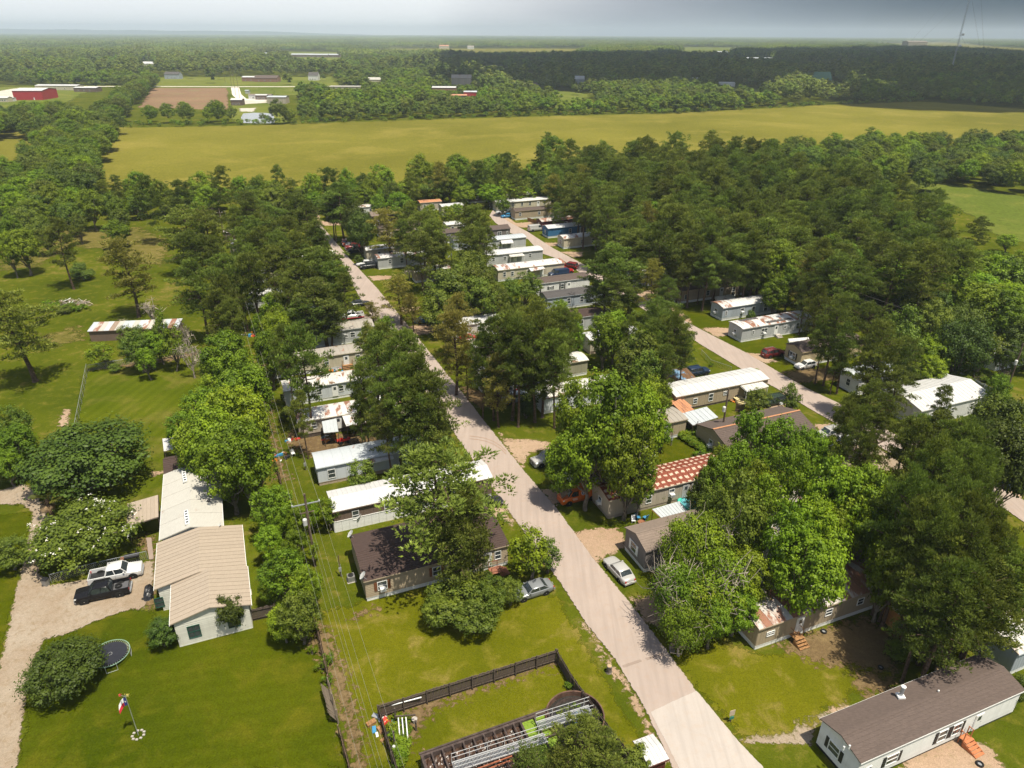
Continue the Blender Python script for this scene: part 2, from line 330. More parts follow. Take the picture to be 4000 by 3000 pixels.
# lawns
fld('park_ground', [(-300,3000),(-300,1500),(0,1060),(330,760),(700,800),(2000,770),(2700,1000),(3300,1200),(4300,1300),(4300,3050)], GRASS, .004, 'grassy ground of the trailer park', 2, 3)
fld('lawn', [(62,3010),(100,2740),(170,2500),(280,2465),(520,2378),(600,2383),(640,2480),(930,2400),(1225,2404),(1300,2760),(1380,3010)], LAWN, .008, 'mown dark green front lawn of the long pale house', 1.0, .5)
fld('lawn', [(340,1400),(560,1430),(830,1360),(1000,1500),(1000,1800),(900,1990),(500,2100),(240,1800),(300,1600)], LAWNS, .008, 'mown lawn with stripes behind the long pale house', 2, .8)
fld('lawn', [(0,2010),(125,2000),(100,2160),(40,2400),(0,2560),(-200,2700),(-200,2010)], LAWN, .008, 'lawn left of the gravel drive', .6, .4)
fld('lawn', [(820,2120),(1010,2080),(1200,2360),(1230,2400),(1080,2400),(940,2370)], LAWNS, .008, 'lawn strip between the pale house and the back fence', 1, .5)
fld('lawn', [(1250,2400),(1420,2340),(1900,2250),(2180,2330),(2300,2560),(2500,2850),(2560,3010),(1420,3010)], LAWNY, .008, 'yellowing lawn around the treatment plant yard', 1.5, .5)
fld('lawn', [(2500,2430),(2950,2560),(3300,2460),(3500,2620),(3350,2720),(3100,2860),(2900,2880),(2720,2700)], LAWNY, .012, 'grass plot beside the rusty roofed mobile home', 2, .5)
fld('lawn', [(2540,1740),(2640,1690),(2790,1850),(2600,1900)], LAWN, .008, 'mown lawn behind the red roofed mobile home', 1, .4)
fld('lawn', [(2660,1200),(2790,1180),(3300,1330),(3400,1520),(3200,1540),(2700,1270)], LAWN, .008, 'green strip along the right side street', 2, .6)
fld('lawn', [(3640,1290),(3960,1380),(3940,1470),(3800,1470),(3560,1400)], LAWN, .008, 'bright green yard behind the big white home', 2, .7)
FIELDS = FIELDS[:15]
# dirt
D = [('A8',[(330,-30),(420,40),(760,60),(790,120),(560,150),(500,230),(420,120)],DIRT,'bare sandy pull-off by the grey pickup'),
 ('A8',[(930,840),(1010,830),(1160,805),(1330,800),(1410,850),(1440,960),(1230,1060),(1160,1130),(1060,980)],DIRT,'worn dirt drive beside the taupe mobile home'),
 ('A8',[(690,480),(790,450),(900,560),(830,610),(770,600)],DIRT,'dirt parking spot under the orange van'),
 ('A8',[(1470,1420),(1640,1390),(1790,1440),(1800,1640),(1700,1659),(1560,1560)],DIRT,'sandy drive under the bushy tree'),
 ('A8',[(150,640),(290,560),(390,640),(480,780),(430,760),(280,690)],DIRT,'dirt drive by the dark car'),
 ('B6',[(0,240),(90,220),(150,300),(110,370),(40,380),(0,340)],DIRT,'pale dirt by the road under branches'),
 ('B6',[(470,952),(620,880),(700,790),(860,750),(940,830),(860,880),(850,960)],GRAVEL,'gravel drive of the long dark roofed mobile home'),
 ('B6',[(945,735),(1000,735),(1050,780),(970,822),(935,800)],DIRT,'reddish bare soil patch'),
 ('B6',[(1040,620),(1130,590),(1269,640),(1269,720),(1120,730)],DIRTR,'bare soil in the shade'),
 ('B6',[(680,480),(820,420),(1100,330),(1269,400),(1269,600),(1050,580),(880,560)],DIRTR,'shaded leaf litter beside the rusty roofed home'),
 ('B7',[(380,900),(640,800),(780,850),(900,1000),(400,1010)],DIRT,'worn sandy soil along the dark roofed home'),
 ('B4',[(690,560),(770,420),(830,470),(930,690),(1010,880),(1060,1100),(1120,1300),(1170,1659),(1060,1659),(1000,1350),(930,1100),(870,960),(830,800),(760,700)],DIRTR,'bare earth strip along the back fence'),
 ('B5',[(150,640),(380,600),(700,500),(1000,400),(1310,310),(1330,330),(1000,440),(720,540),(520,620),(400,760),(350,900),(300,860),(340,700)],DIRTR,'dusty strip inside the yard fence'),
 ('B5',[(1470,30),(1540,90),(1640,280),(1740,400),(1850,560),(1960,780),(2080,1021),(2020,1021),(1940,850),(1880,700),(1780,500),(1680,400),(1600,240)],DIRT,'sandy verge of the main street'),
 ('A2',[(590,1180),(800,1230),(1600,1190),(1620,1280),(1250,1330),(800,1440),(600,1360),(540,1250)],DIRTR,'bare brown yard around the red quad bike'),
 ('A2',[(290,450),(340,520),(420,1250),(560,1659),(440,1659),(380,1200),(330,800),(280,600)],DIRTR,'worn path along the back fence'),
 ('A3',[(230,760),(560,800),(800,760),(960,740),(1100,760),(930,880),(700,940),(420,970),(300,870)],DIRTR,'needle covered parking under two pines'),
 ('A3',[(640,1290),(830,1270),(1050,1290),(1100,1360),(900,1400),(840,1540),(760,1440)],DIRT,'pale rutted dirt beside the street'),
 ('A4',[(670,510),(830,490),(985,510),(985,575),(830,600)],DIRT,'dirt pad before the grey mobile home'),
 ('A4',[(1140,770),(1300,780),(1400,830),(1500,860),(1340,880),(1220,830)],DIRT,'dirt drive under the dark red wagon'),
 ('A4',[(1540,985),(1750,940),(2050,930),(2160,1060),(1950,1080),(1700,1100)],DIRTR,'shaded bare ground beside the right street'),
 ('A4',[(1400,1230),(1560,1200),(1600,1310),(1500,1400),(1380,1350)],DIRT,'dirt drive under the green wagon'),
 ('A4',[(1880,1540),(2050,1540),(2212,1600),(2212,1700),(1980,1700)],DIRT,'dirt drive of the silver wagon'),
 ('B2',[(150,330),(400,280),(520,400),(640,420),(980,640),(700,660),(420,680),(160,620),(60,480)],GRAVEL,'gravel turnaround under the leaning pine'),
 ('B2',[(1990,850),(2212,820),(2212,960),(2060,990)],DIRT,'dirt drive behind the blue car'),
 ('6',[(480,520),(580,520),(700,600),(860,590),(850,640),(740,640),(640,620)],DIRT,'dirt drive by the tan mobile home'),
 ('6',[(930,770),(1070,770),(1080,800),(980,800)],DIRT,'dirt drive of the white mobile home'),
 ('6',[(1080,850),(1280,850),(1270,890),(1200,900)],DIRT,'dirt pull-off on the right street'),
 ('6',[(1640,1200),(1900,1180),(2050,1300),(2212,1450),(2212,1640),(2130,1560),(1900,1330),(1700,1300)],DIRT,'sandy ground beyond the two trunk pine'),
 ('5',[(1190,1060),(1400,1055),(1380,1085),(1230,1100)],DIRT,'dirt drive under the tall thin pine'),
 ('5',[(1450,1330),(1640,1325),(1620,1350),(1500,1390)],DIRT,'dirt side path right of the street'),
 ('5',[(1500,1500),(1700,1470),(1800,1500),(1740,1560),(1600,1570)],DIRT,'dirt drive of the blue car'),
 ('5',[(740,490),(770,490),(770,580),(950,600),(950,620),(800,625),(750,590)],DIRT,'dirt drive of the silver van'),
 ('5',[(790,800),(860,800),(870,880),(810,860)],DIRT,'dirt by the street'),
 ('4',[(0,900),(300,860),(600,640),(1000,650),(1200,640),(1450,760),(1400,960),(1200,960),(900,820),(600,800),(300,980),(0,1010)],DRYG,'thin dry grass under the shade trees'),
 ('4',[(300,1600),(640,1500),(740,1600),(500,1659)],DRYG,'thin dry grass by the long shed'),
 ('A1',[(760,540),(1100,490),(1500,420),(1700,380),(1720,410),(1500,460),(1100,520)],DIRTR,'brown edge of the lawn under saplings'),
 ('A1',[(1290,1440),(1400,1400),(1400,1440),(1340,1465)],DIRT,'sandy spot by the brown shed'),
 ('A1',[(500,1000),(560,880),(600,880),(590,1010),(530,1050)],DIRT,'bare streaks along the wire fence'),
 ('B4',[(1050,340),(1260,280),(1290,300),(1080,360)],DIRTR,'worn strip below the tan house'),
 ('A6',[(1180,780),(1320,770),(1330,1000),(1200,1080),(1240,1380),(1330,1380),(1360,1000)],DIRTR,'worn soil beside the pale house'),
 ]
z = .016
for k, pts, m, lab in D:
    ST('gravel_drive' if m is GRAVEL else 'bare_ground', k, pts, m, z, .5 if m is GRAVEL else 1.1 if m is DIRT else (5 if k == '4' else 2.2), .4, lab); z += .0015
ST('gravel_drive', 'S', [(-100,1915),(0,1917),(95,1893),(136,1915),(190,2021),(150,2240),(194,2290),(362,2262),(597,2190),(600,2275),(560,2383),(520,2378),(407,2415),(280,2469),(167,2503),(131,2589),(95,2738),(66,3010),(-220,3010),(-60,2780),(0,2603),(36,2453),(63,2318),(108,2134),(131,2003),(90,1971),(-100,1975)], GRAVEL, .09, .5, .35, 'pale gravel drive and parking area of the long house')
# streets
STREET = [(1235,860),(1302,935),(1370,1016),(1470,1124),(1569,1242),(1794,1521),(1928,1692),(2035,1827),(2175,1989),(2320,2188),(2455,2351),(2611,2553),(2713,2694),(2880,2900),(2975,3010),
          (2632,3010),(2567,2870),(2517,2764),(2399,2570),(2293,2441),(2193,2283),(2044,2075),(1936,1926),(1827,1768),(1640,1500),(1461,1251),(1415,1183),(1334,1025),(1280,945),(1215,870)]
ST('street', 'S', STREET, ROAD, .11, .34, .3, 'sun bleached main street running up through the park')
ST('street', 'S', [(1925,820),(1940,837),(1994,871),(2062,907),(2161,971),(2288,1038),(2500,1155),(2695,1266),(2800,1321),(2920,1382),(3053,1462),(3155,1520),(3300,1588),(3480,1690),(3640,1760),(3800,1850),(4100,2010),(4100,2110),(3925,1990),(3720,1880),(3560,1812),(3430,1745),(3300,1675),(3158,1596),(3053,1530),(2898,1444),(2735,1346),(2674,1303),(2450,1172),(2270,1070),(2202,1020),(2111,989),(2062,935),(1994,912),(1935,871),(1912,844)], ROAD, .11, .22, .35, 'second street along the right side of the park')
ST('concrete_apron', 'S', [(2540,2785),(2600,2755),(2690,2715),(2720,2700),(2885,2900),(2990,3010),(2655,3010),(2590,2880)], ROAD2, .125, .12, .2, 'lighter new paving at the bottom end of the main street')
ST('road_patch', 'B5', [(1752,345),(1870,305),(1884,318),(1764,360)], ROADD, .135, .05, .08, 'left narrow repair strip across the main street')
ST('road_patch', 'B5', [(1906,295),(2020,262),(2032,275),(1918,310)], ROADD, .135, .05, .08, 'right narrow repair strip across the main street')
ST('driveway', 'A2', [(1255,100),(1290,75),(1370,85),(1380,130),(1290,150)], ROADD, .12, .3, .3, 'dark grey driveway pad behind the white pickup')
ST('pavement', 'A6', [(1265,780),(1310,780),(1330,965),(1290,970)], ROADD, .12, .05, .15, 'narrow concrete walk beside the pale house')
# dark tyre marks curving off the pull-off
TM = plain('tyre_marks', (.30,.20,.14), .9)
for off, lb in ((0, 'upper curved tyre mark on the main street'), (26, 'lower curved tyre mark on the main street')):
    P = [GC('A3', x, y+off) for x, y in ((330,1243),(400,1250),(480,1265),(560,1295),(630,1340),(680,1390))]
    vs = []; fs = []
    for i, p in enumerate(P):
        d = (P[min(i+1, 5)]-P[max(i-1, 0)]).normalized(); n = Vector((-d.y, d.x, 0))*.07; vs += [p+n+Vector((0,0,.14)), p-n+Vector((0,0,.14))]
        if i: fs.append((2*i-2, 2*i-1, 2*i+1, 2*i))
    mb = MB(); mb.add(vs, fs); o = mb.build('tyre_mark', TM); o['kind'] = 'structure'; o['label'] = lb
# far road
def strip(name, pts, w, mat, z, label):
    P = [G(*p) for p in pts]; vs = []; fs = []
    for i, p in enumerate(P):
        d = (P[min(i+1, len(P)-1)]-P[max(i-1, 0)]).normalized(); n = Vector((-d.y, d.x, 0))*w/2; vs += [p+n+Vector((0,0,z)), p-n+Vector((0,0,z))]
        if i: fs.append((2*i-2, 2*i-1, 2*i+1, 2*i))
    mb = MB(); mb.add(vs, fs); o = mb.build(name, mat); o['kind'] = 'structure'; o['label'] = label; return o
strip('far_road', [(300,338),(600,338),(900,339),(1100,339),(1334,337),(1500,335),(1700,345),(1900,340)], 9, FARROAD, .15, 'pale country road beyond the ploughed field')
strip('far_track', [(918,342),(925,370),(945,388),(1000,392),(1040,392)], 9, FARROAD, .16, 'white track curving into the pond lot')
strip('far_track', [(1470,335),(1495,352)], 8, FARROAD, .16, 'pale driveway beyond the bushy trees')
strip('far_track', [(1670,335),(1690,330),(1720,345)], 8, FARROAD, .16, 'pale driveway near the two storey house')
patch('gravel_yard', [(930,385),(1045,388),(1042,402),(945,408)], WHITEG, .14, 4, 3, 'white gravel yard beside the metal sheds')
patch('gravel_yard', [(935,424),(1000,422),(990,437),(940,436)], WHITEG, .14, 3, 2, 'bare pale bank of the pond')
patch('gravel_yard', [(-40,362),(60,345),(150,352),(110,372),(60,392),(-40,395)], WHITEG, .14, 5, 4, 'pale yard around the red barn')
# pond
t = NT('pond_water'); t.col((.16,.17,.17)); t.rough(.12); t.bump(t.noise(.6, t.pos(), 2), .06, .1); WATER = t.m
P = [G(*p) for p in [(941,460),(950,444),(990,441),(1040,442),(1066,446),(1076,470),(1070,482),(1010,483),(950,481)]]
mb = MB(); mb.add([p+Vector((0,0,.17)) for p in P], [tuple(range(len(P)))]); o = mb.build('pond', WATER); o['kind'] = 'structure'; o['label'] = 'small grey pond at the edge of the hay field'
# ------------------------------------------------------------------ trees: foliage is many small blades / leaves through the crown's volume
def leafmat(name, lo, hi, trans=.3, sat=.0):
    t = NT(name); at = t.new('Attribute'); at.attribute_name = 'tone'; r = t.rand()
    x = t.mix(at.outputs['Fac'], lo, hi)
    hs = t.new('HueSaturation'); t.l(x, hs.inputs['Color']); t.l(t.mr(r, 0, 1, .478, .515), hs.inputs['Hue']); r2 = t.math('FRACT', t.math('MULTIPLY', r, 17.3)); t.l(t.mr(r2, 0, 1, .72, 1.28), hs.inputs['Value'])
    t.l(hs.outputs[0], t.b.inputs['Base Color']); t.rough(.55); t.spec(.25)
    tl = t.new('BsdfTranslucent'); t.l(t.mix(1.0, hs.outputs[0], (1.1,1.15,.5), 'MULTIPLY'), tl.inputs[0]); ms = t.new('MixShader'); ms.inputs[0].default_value = trans
    t.l(t.b.outputs[0], ms.inputs[1]); t.l(tl.outputs[0], ms.inputs[2]); t.l(ms.outputs[0], t.o.inputs[0]); return t.m
LM = dict(p=leafmat('pine_needles', (.045,.075,.010), (.245,.305,.050), .30), y=leafmat('yellowish_pine_needles', (.12,.125,.020), (.34,.32,.065), .33),
          b=leafmat('bright_broad_leaves', (.048,.095,.004), (.215,.310,.012), .34), d=leafmat('dark_broad_leaves', (.022,.045,.005), (.085,.128,.012), .22),
          g=leafmat('mid_green_leaves', (.042,.078,.007), (.155,.205,.020), .28), w=leafmat('flowering_bush_leaves', (.028,.060,.005), (.115,.165,.014), .25))
BARK = plain('pine_bark', (.11,.075,.055), .95, 0, .4, .05, 3); BARKG = plain('grey_bark', (.17,.145,.12), .95, 0, .35, .05, 3); DEADW = plain('dead_grey_branches', (.34,.29,.24), .95, 0, .3, .05, 3)
PETAL = plain('white_blossom', (.7,.68,.6), .8)
def unit(rs, n):
    v = rs.normal(size=(n, 3)); return v/np.linalg.norm(v, axis=1, keepdims=True)
def blades(rs, P, Dn, n_per, ln, wd, spread, Nv):
    """tufts: n_per slender triangles leaving each point P around direction Dn"""
    N = len(P); p = np.repeat(P, n_per, 0); d = np.repeat(Dn, n_per, 0)+unit(rs, N*n_per)*spread; d /= np.linalg.norm(d, axis=1, keepdims=True)
    s = np.cross(d, np.repeat(Nv, n_per, 0)+unit(rs, len(d))*.45); s /= np.linalg.norm(s, axis=1, keepdims=True)
    L = ln*(.7+.6*rs.random((len(d), 1))); w = wd*(.7+.6*rs.random((len(d), 1)))
    V = np.stack([p-s*w*.5, p+s*w*.5, p+d*L], 1).reshape(-1, 3); return V, np.arange(len(V)).reshape(-1, 3)
def leaves(rs, P, Nn, size, rnd):
    N = len(P); n = Nn+unit(rs, N)*rnd; n /= np.linalg.norm(n, axis=1, keepdims=True)
    a = np.cross(n, unit(rs, N)); a /= np.linalg.norm(a, axis=1, keepdims=True); b = np.cross(n, a)
    s = size*(.6+.8*rs.random((N, 1))); V = np.stack([P-a*s*.5, P+b*s*.42, P+a*s*.5, P-b*s*.42], 1).reshape(-1, 3); return V, np.arange(len(V)).reshape(-1, 4)
def limb(mb, a, b, r0, r1, rs, n=5, seg=3, bend=.12):
    a = Vector(a); b = Vector(b); L = (b-a).length; pts = [a]
    for i in range(1, seg): pts.append(a.lerp(b, i/seg)+Vector(rs.normal(size=3)*L*bend*.5))
    pts.append(b)
    for i in range(seg): mb.tube(pts[i], pts[i+1], r0+(r1-r0)*i/seg, r0+(r1-r0)*(i+1)/seg, n, 0, False)
def mk_pine(seed, kind='p', H=18.0, R=4.6, cb=.36, nl=34, dens=1.0, lod=0):
    rs = np.random.RandomState(seed); mb = MB(); bend = rs.normal(size=2)*.5
    def tr(z): f = z/H; return Vector((bend[0]*f*f+.25*math.sin(f*5+seed), bend[1]*f*f+.2*math.cos(f*4+seed*2)-.2, z))
    zs = [0, .02*H, .15*H, .35*H, .55*H, .75*H, .93*H]; r0 = .30*H/18
    for a, b in zip(zs[:-1], zs[1:]):
        rr = lambda z: r0*(1.35 if z == 0 else 1)*(1-.86*z/H)
        mb.tube(tr(a), tr(b), rr(a), rr(b), 7 if lod == 0 else 5, 0, False)
    P = []; Dn = []; T = []; NV = []
    for i in range(nl):
        f = cb+(1-cb)*((i+.5)/nl)**.9; z = f*H; az = i*2.399+rs.normal()*.35
        q = (f-cb)/(1-cb); prof = (.62+.9*q if q < .4 else 1.0-.82*((q-.4)/.6)**1.7)
        if rs.random() < .12: prof *= .55
        L = R*prof*(.62+.62*rs.random()); el = -.12+.62*q+rs.normal()*.1
        d = Vector((math.cos(az), math.sin(az), math.tan(el))); a = tr(z*.97); b = a+Vector((d.x*L, d.y*L, d.z*L*.8))
        limb(mb, a, b, .11*(1-.6*q), .025, rs, 4, 3, .09)
        nc = max(3, int(round(2.5+L*1.25)))
        for k in range(nc):
            t_ = .42+.6*(k+rs.random()*.6)/nc; c = np.array(a.lerp(b, min(1.02, t_)))+rs.normal(size=3)*[.5, .5, .28]
            cr_ = (.42+.42*rs.random())*(.75+.08*R); n = int(17*dens*cr_*1.9); u = unit(rs, n); u[:, 2] = np.abs(u[:, 2])*1.1-.3
            P.append(c+u*cr_*[1, 1, .8]*(.45+.55*rs.random((n, 1)))); dd = u*.9+[0, 0, .5]; Dn.append(dd); NV.append(u*1.1+[0, 0, .35]); T.append(np.full(n, rs.random()*.6)+rs.random(n)*.22+.3*np.clip(u[:, 2], 0, 1))  # random tone per clump, plus lit upper side painted into the needle colour
    n = int(60*dens); u = unit(rs, n); P.append(np.array(tr(H*.95))+u*[1.0, 1.0, 1.3]); Dn.append(u*.6+[0, 0, .8]); T.append(rs.random(n)*.6+.2); NV.append(u+[0, 0, .4])
    P = np.concatenate(P); Dn = np.concatenate(Dn); NV = np.concatenate(NV); T = np.clip(np.concatenate(T), 0, 1)
    k = 4
    V, Fc = blades(rs, P, Dn, k, .38 if lod == 0 else .62, .13 if lod == 0 else .22, .42, NV)
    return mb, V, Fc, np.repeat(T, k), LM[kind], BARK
def mk_broad(seed, kind='b', H=11.0, R=5.0, cb=.22, ncl=62, per=120, size=.30, dens=1.0, flowers=0, bare=0, shrub=False, open_=1.0):
    rs = np.random.RandomState(seed); mb = MB(); P = []; N = []; T = []
    cz = H*(cb+(1-cb)*.5); rz = H*(1-cb)*.5; r0 = .022*H+.06
    fork = Vector((rs.normal()*.2, rs.normal()*.2, H*cb*1.15))
    if not shrub: limb(mb, (0, 0, -.05), fork, r0*1.25, r0*.8, rs, 7, 3, .05)
    # uneven outline: a few big lobes
    lob = unit(rs, 9); lob[:, 2] = np.abs(lob[:, 2])*.8+.05*rs.normal(size=9); lw = .55+.6*rs.random(9)
    cen = []
    for i in range(ncl):
        for _ in range(30):
            u = unit(rs, 1)[0]; 
            if u[2] < -.55 and rs.random() < .8: continue
            break
        bulge = .72+.34*max(0, (lob@u*lw).max()-.35)
        rr = (bulge*(.62+.38*rs.random()**.5)) if rs.random() > .2 else bulge*.45
        c = np.array([u[0]*R*rr, u[1]*R*rr, cz+u[2]*rz*rr*1.02]); c[2] = max(c[2], .35)
        cen.append(c); cr_ = (.12+.12*rs.random())*R*(1.0 if ncl > 100 else 1.5); n = int(per*dens*(cr_/.75)**1.5*(.55+.6*rs.random())*open_)+5
        v = unit(rs, n); v[:, 2] = np.where(v[:, 2] < -.5, -v[:, 2], v[:, 2]); rad = cr_*(.25+.85*rs.random((n, 1))**.8)*(1+.25*rs.normal(size=(n, 1)))
        P.append(c+v*rad*[1, 1, .8]); N.append(v*1.0+u*.25+[0, 0, .35]); T.append(np.clip(rs.random()*.45+rs.random(n)*.35+.3*v[:, 2], 0, 1))  # random tone, plus lit top and shaded underside of each clump painted in
    cen = np.array(cen); order = rs.permutation(ncl)[:14 if not shrub else 8]
    for j in order:
        c = cen[j]; base = fork if not shrub else Vector((rs.normal()*R*.12, rs.normal()*R*.12, 0)); limb(mb, base, Vector(c), r0*(.45 if not shrub else .35), .03, rs, 5, 3, .1)
        for _ in range(bare):
            q = c+rs.normal(size=3)*R*.3; limb(mb, Vector(c), Vector(q), .06, .03, rs, 3, 2, .25)
    P = np.concatenate(P); N = np.concatenate(N); T = np.concatenate(T); P[:, 2] = np.maximum(P[:, 2], .05)
    V, Fc = leaves(rs, P, N, size, .55)
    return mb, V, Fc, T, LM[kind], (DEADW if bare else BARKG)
PROTO = {}
def proto(key, data, flowers=None):
    mb, V, Fc, T, lm, bk = data
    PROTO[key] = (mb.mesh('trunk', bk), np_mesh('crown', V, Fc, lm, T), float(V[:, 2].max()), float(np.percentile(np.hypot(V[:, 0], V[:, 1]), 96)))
for i in range(7): proto(('p', i), mk_pine(11+i, 'p', 18, 4.4+.35*(i % 3), .33+.05*(i % 3), 34+4*(i % 3), 1.0))
for i in range(2): proto(('y', i), mk_pine(31+i, 'y', 17, 4.3, .27, 38, .8))
for i in range(5): proto(('b', i), mk_broad(51+i, 'b', 12, 5.0, .09+.03*(i % 3), 135, 62, .31))
for i in range(3): proto(('g', i), mk_broad(71+i, 'g', 11, 4.8, .08, 125, 58, .30))
for i in range(2): proto(('d', i), mk_broad(81+i, 'd', 8, 5.4, .06, 170, 78, .25))
for i in range(2): proto(('s', i), mk_broad(91+i, 'g', 3.0, 2.0, .05, 40, 230, .17, shrub=True))
for i in range(2): proto(('h', i), mk_broad(95+i, 'd', 3.4, 1.9, .08, 60, 300, .16, shrub=True))
proto(('t', 0), mk_broad(101, 'b', 7, 2.6, .14, 46, 95, .24)); proto(('t', 1), mk_broad(102, 'g', 7, 2.4, .14, 44, 95, .23))
proto(('x', 0), mk_broad(103, 'b', 9, 4.8, .10, 84, 44, .27, bare=8))
proto(('n', 0), mk_broad(104, 'g', 6, 2.6, .14, 20, 10, .2, bare=6, open_=.25))
proto(('w', 0), mk_broad(105, 'w', 6.2, 5.0, .05, 170, 78, .23))
proto(('k', 0), mk_broad(106, 'b', 1.3, 1.0, .0, 16, 220, .13, shrub=True))
NAMES = dict(p='pine_tree', y='pine_tree', b='broadleaf_tree', g='broadleaf_tree', d='broadleaf_tree', s='shrub', h='shrub', t='sapling', x='broadleaf_tree', n='bare_tree', w='flowering_tree', k='weed_clump')
LOOK = dict(p=['dark green pine', 'tall dark pine'], y=['yellowish pine', 'thin yellowish pine'], b=['bright green broadleaf tree', 'leafy bright green tree'], g=['mid green broadleaf tree', 'rounded mid green tree'],
            d=['dense dark green tree'], s=['green shrub'], h=['small dark round bush'], t=['slender young tree'], x=['green tree with bare grey twigs'], n=['almost leafless grey tree'], w=['wide bush with white blossom'], k=['clump of tall green weeds'])
CATS = dict(p='pine tree', y='pine tree', b='tree', g='tree', d='tree', s='shrub', h='bush', t='tree', x='tree', n='tree', w='bush', k='weeds')
TREES = []   # dicts
def add_tree(kind, pos, H, R, label=None, group=None, seed=None):
    TREES.append(dict(kind=kind, pos=Vector((pos[0], pos[1], 0)), H=H, R=R, label=label, group=group)); return TREES[-1]
def T(k, items):
    """x, y of the crown's top in the crop, half width of the crown in crop units, height, kind [, label]"""
    s = CR[k][2]
    for it in items:
        x, y, hw, H, kd = it[:5]; hw *= 1.08 if kd in 'py' else 1.06; u, v = cv(k, x, y); p = G(u, v, H); c = Vector((p.x, p.y, H*.6)); d = PX(c)[2]
        add_tree(kd, p, H, hw*s*d/F, it[5] if len(it) > 5 else None)
# ------------------------------------------------------------------ mobile homes and houses
_mesh = {}
def cached(key, fn):
    if key not in _mesh: _mesh[key] = fn()
    return _mesh[key]
def window(parent, x, y, z, w, h, side, frame=None, style=1, shutters=None, dark=None):
    """opening in a wall; frame is a part, panes are sub-parts"""
    rot = {'S': 0, 'E': math.pi/2, 'N': math.pi, 'W': -math.pi/2}[side]; fm = frame or WHITE; w = round(w, 2); h = round(h, 2)
    def fr():
        m = MB(); b = .07
        m.box(-w/2-b, w/2+b, -.07, .0, -b, 0); m.box(-w/2-b, w/2+b, -.07, .0, h, h+b); m.box(-w/2-b, -w/2, -.07, .0, 0, h); m.box(w/2, w/2+b, -.07, .0, 0, h)
        m.box(-w/2, w/2, -.055, -.01, h*.48, h*.48+.05)
        if style == 2: m.box(-.025, .025, -.06, -.005, 0, h)
        return m.mesh('window', fm)
    f = link('window', cached(('w', w, h, style, fm.name), fr), parent, (x, y, z), (0, 0, rot))
    g = cached(('pane', w, h), lambda: MB().box(-w/2, w/2, -.022, -.006, 0, h*.48).mesh('pane', GLASS))
    link('pane', g, f); link('pane', g, f, (0, 0, h*.52))
    if shutters:
        sm = cached(('sh', h, shutters.name), lambda: MB().box(-.17, .17, -.05, 0, -.08, h+.08).box(-.13, .13, -.062, -.045, 0, h*.46).box(-.13, .13, -.062, -.045, h*.54, h).mesh('shutter', shutters))
        for s in (-1, 1): link('shutter', sm, f, (s*(w/2+.27), 0, 0))
    return f
def ac_unit(parent, x, y, z, side):
    rot = {'S': 0, 'E': math.pi/2, 'N': math.pi, 'W': -math.pi/2}[side]
    def mk():
        m = MB(); m.box(-.32, .32, -.5, 0, 0, .42, 0)
        for i in range(5): m.box(-.28, .28, -.515, -.5, .06+i*.07, .09+i*.07, 1)
        return m.mesh('air_conditioner', [WHITE, STEEL])
    return link('air_conditioner', cached('ac', mk), parent, (x, y, z), (0, 0, rot))
def door(parent, x, y, z, side, mat=None, w=.9, h=2.0):
    rot = {'S': 0, 'E': math.pi/2, 'N': math.pi, 'W': -math.pi/2}[side]; mat = mat or WHITE
    d = link('door', cached(('door', mat.name), lambda: MB().box(-w/2-.07, w/2+.07, -.05, 0, 0, h+.07, 1).box(-w/2, w/2, -.075, -.05, .03, h).mesh('door', [mat, WHITE])), parent, (x, y, z), (0, 0, rot))
    link('handle', cached('hnd', lambda: MB().tube((.34, -.075, 1.0), (.34, -.13, 1.0), .035).mesh('handle', STEEL)), d)
    link('pane', cached('dp', lambda: MB().box(-.22, .22, -.085, -.072, 1.25, 1.8).mesh('pane', GLASS)), d); return d
def roof_profile(W, kind, rise, oh):
    if kind == 'bow': return [(-oh, 0)]+[((W+2*oh)*i/8-oh, rise*math.sin(math.pi*i/8)**.8) for i in range(1, 8)]+[(W+oh, 0)]
    if kind == 'flat': return [(-oh, 0), (W+oh, rise)]
    if kind == 'shed': return [(-oh, 0), (W+oh, rise)]
    return [(-oh, 0), (W/2, rise), (W+oh, 0)]
def strip_mesh(prof, w, th, rib, name, mat):
    """one sheet of roofing bent along the roof's profile, with a raised seam at one edge"""
    m = MB(); n = len(prof)
    for i in range(n-1):
        (y0, z0), (y1, z1) = prof[i], prof[i+1]
        m.hexa([(0,y0,z0),(w,y0,z0),(w,y1,z1),(0,y1,z1),(0,y0,z0+th),(w,y0,z0+th),(w,y1,z1+th),(0,y1,z1+th)])
        if rib: m.hexa([(0,y0,z0+th),(.06,y0,z0+th),(.06,y1,z1+th),(0,y1,z1+th),(0,y0,z0+th+rib),(.06,y0,z0+th+rib),(.06,y1,z1+th+rib),(0,y1,z1+th+rib)])
    return m.mesh(name, mat)
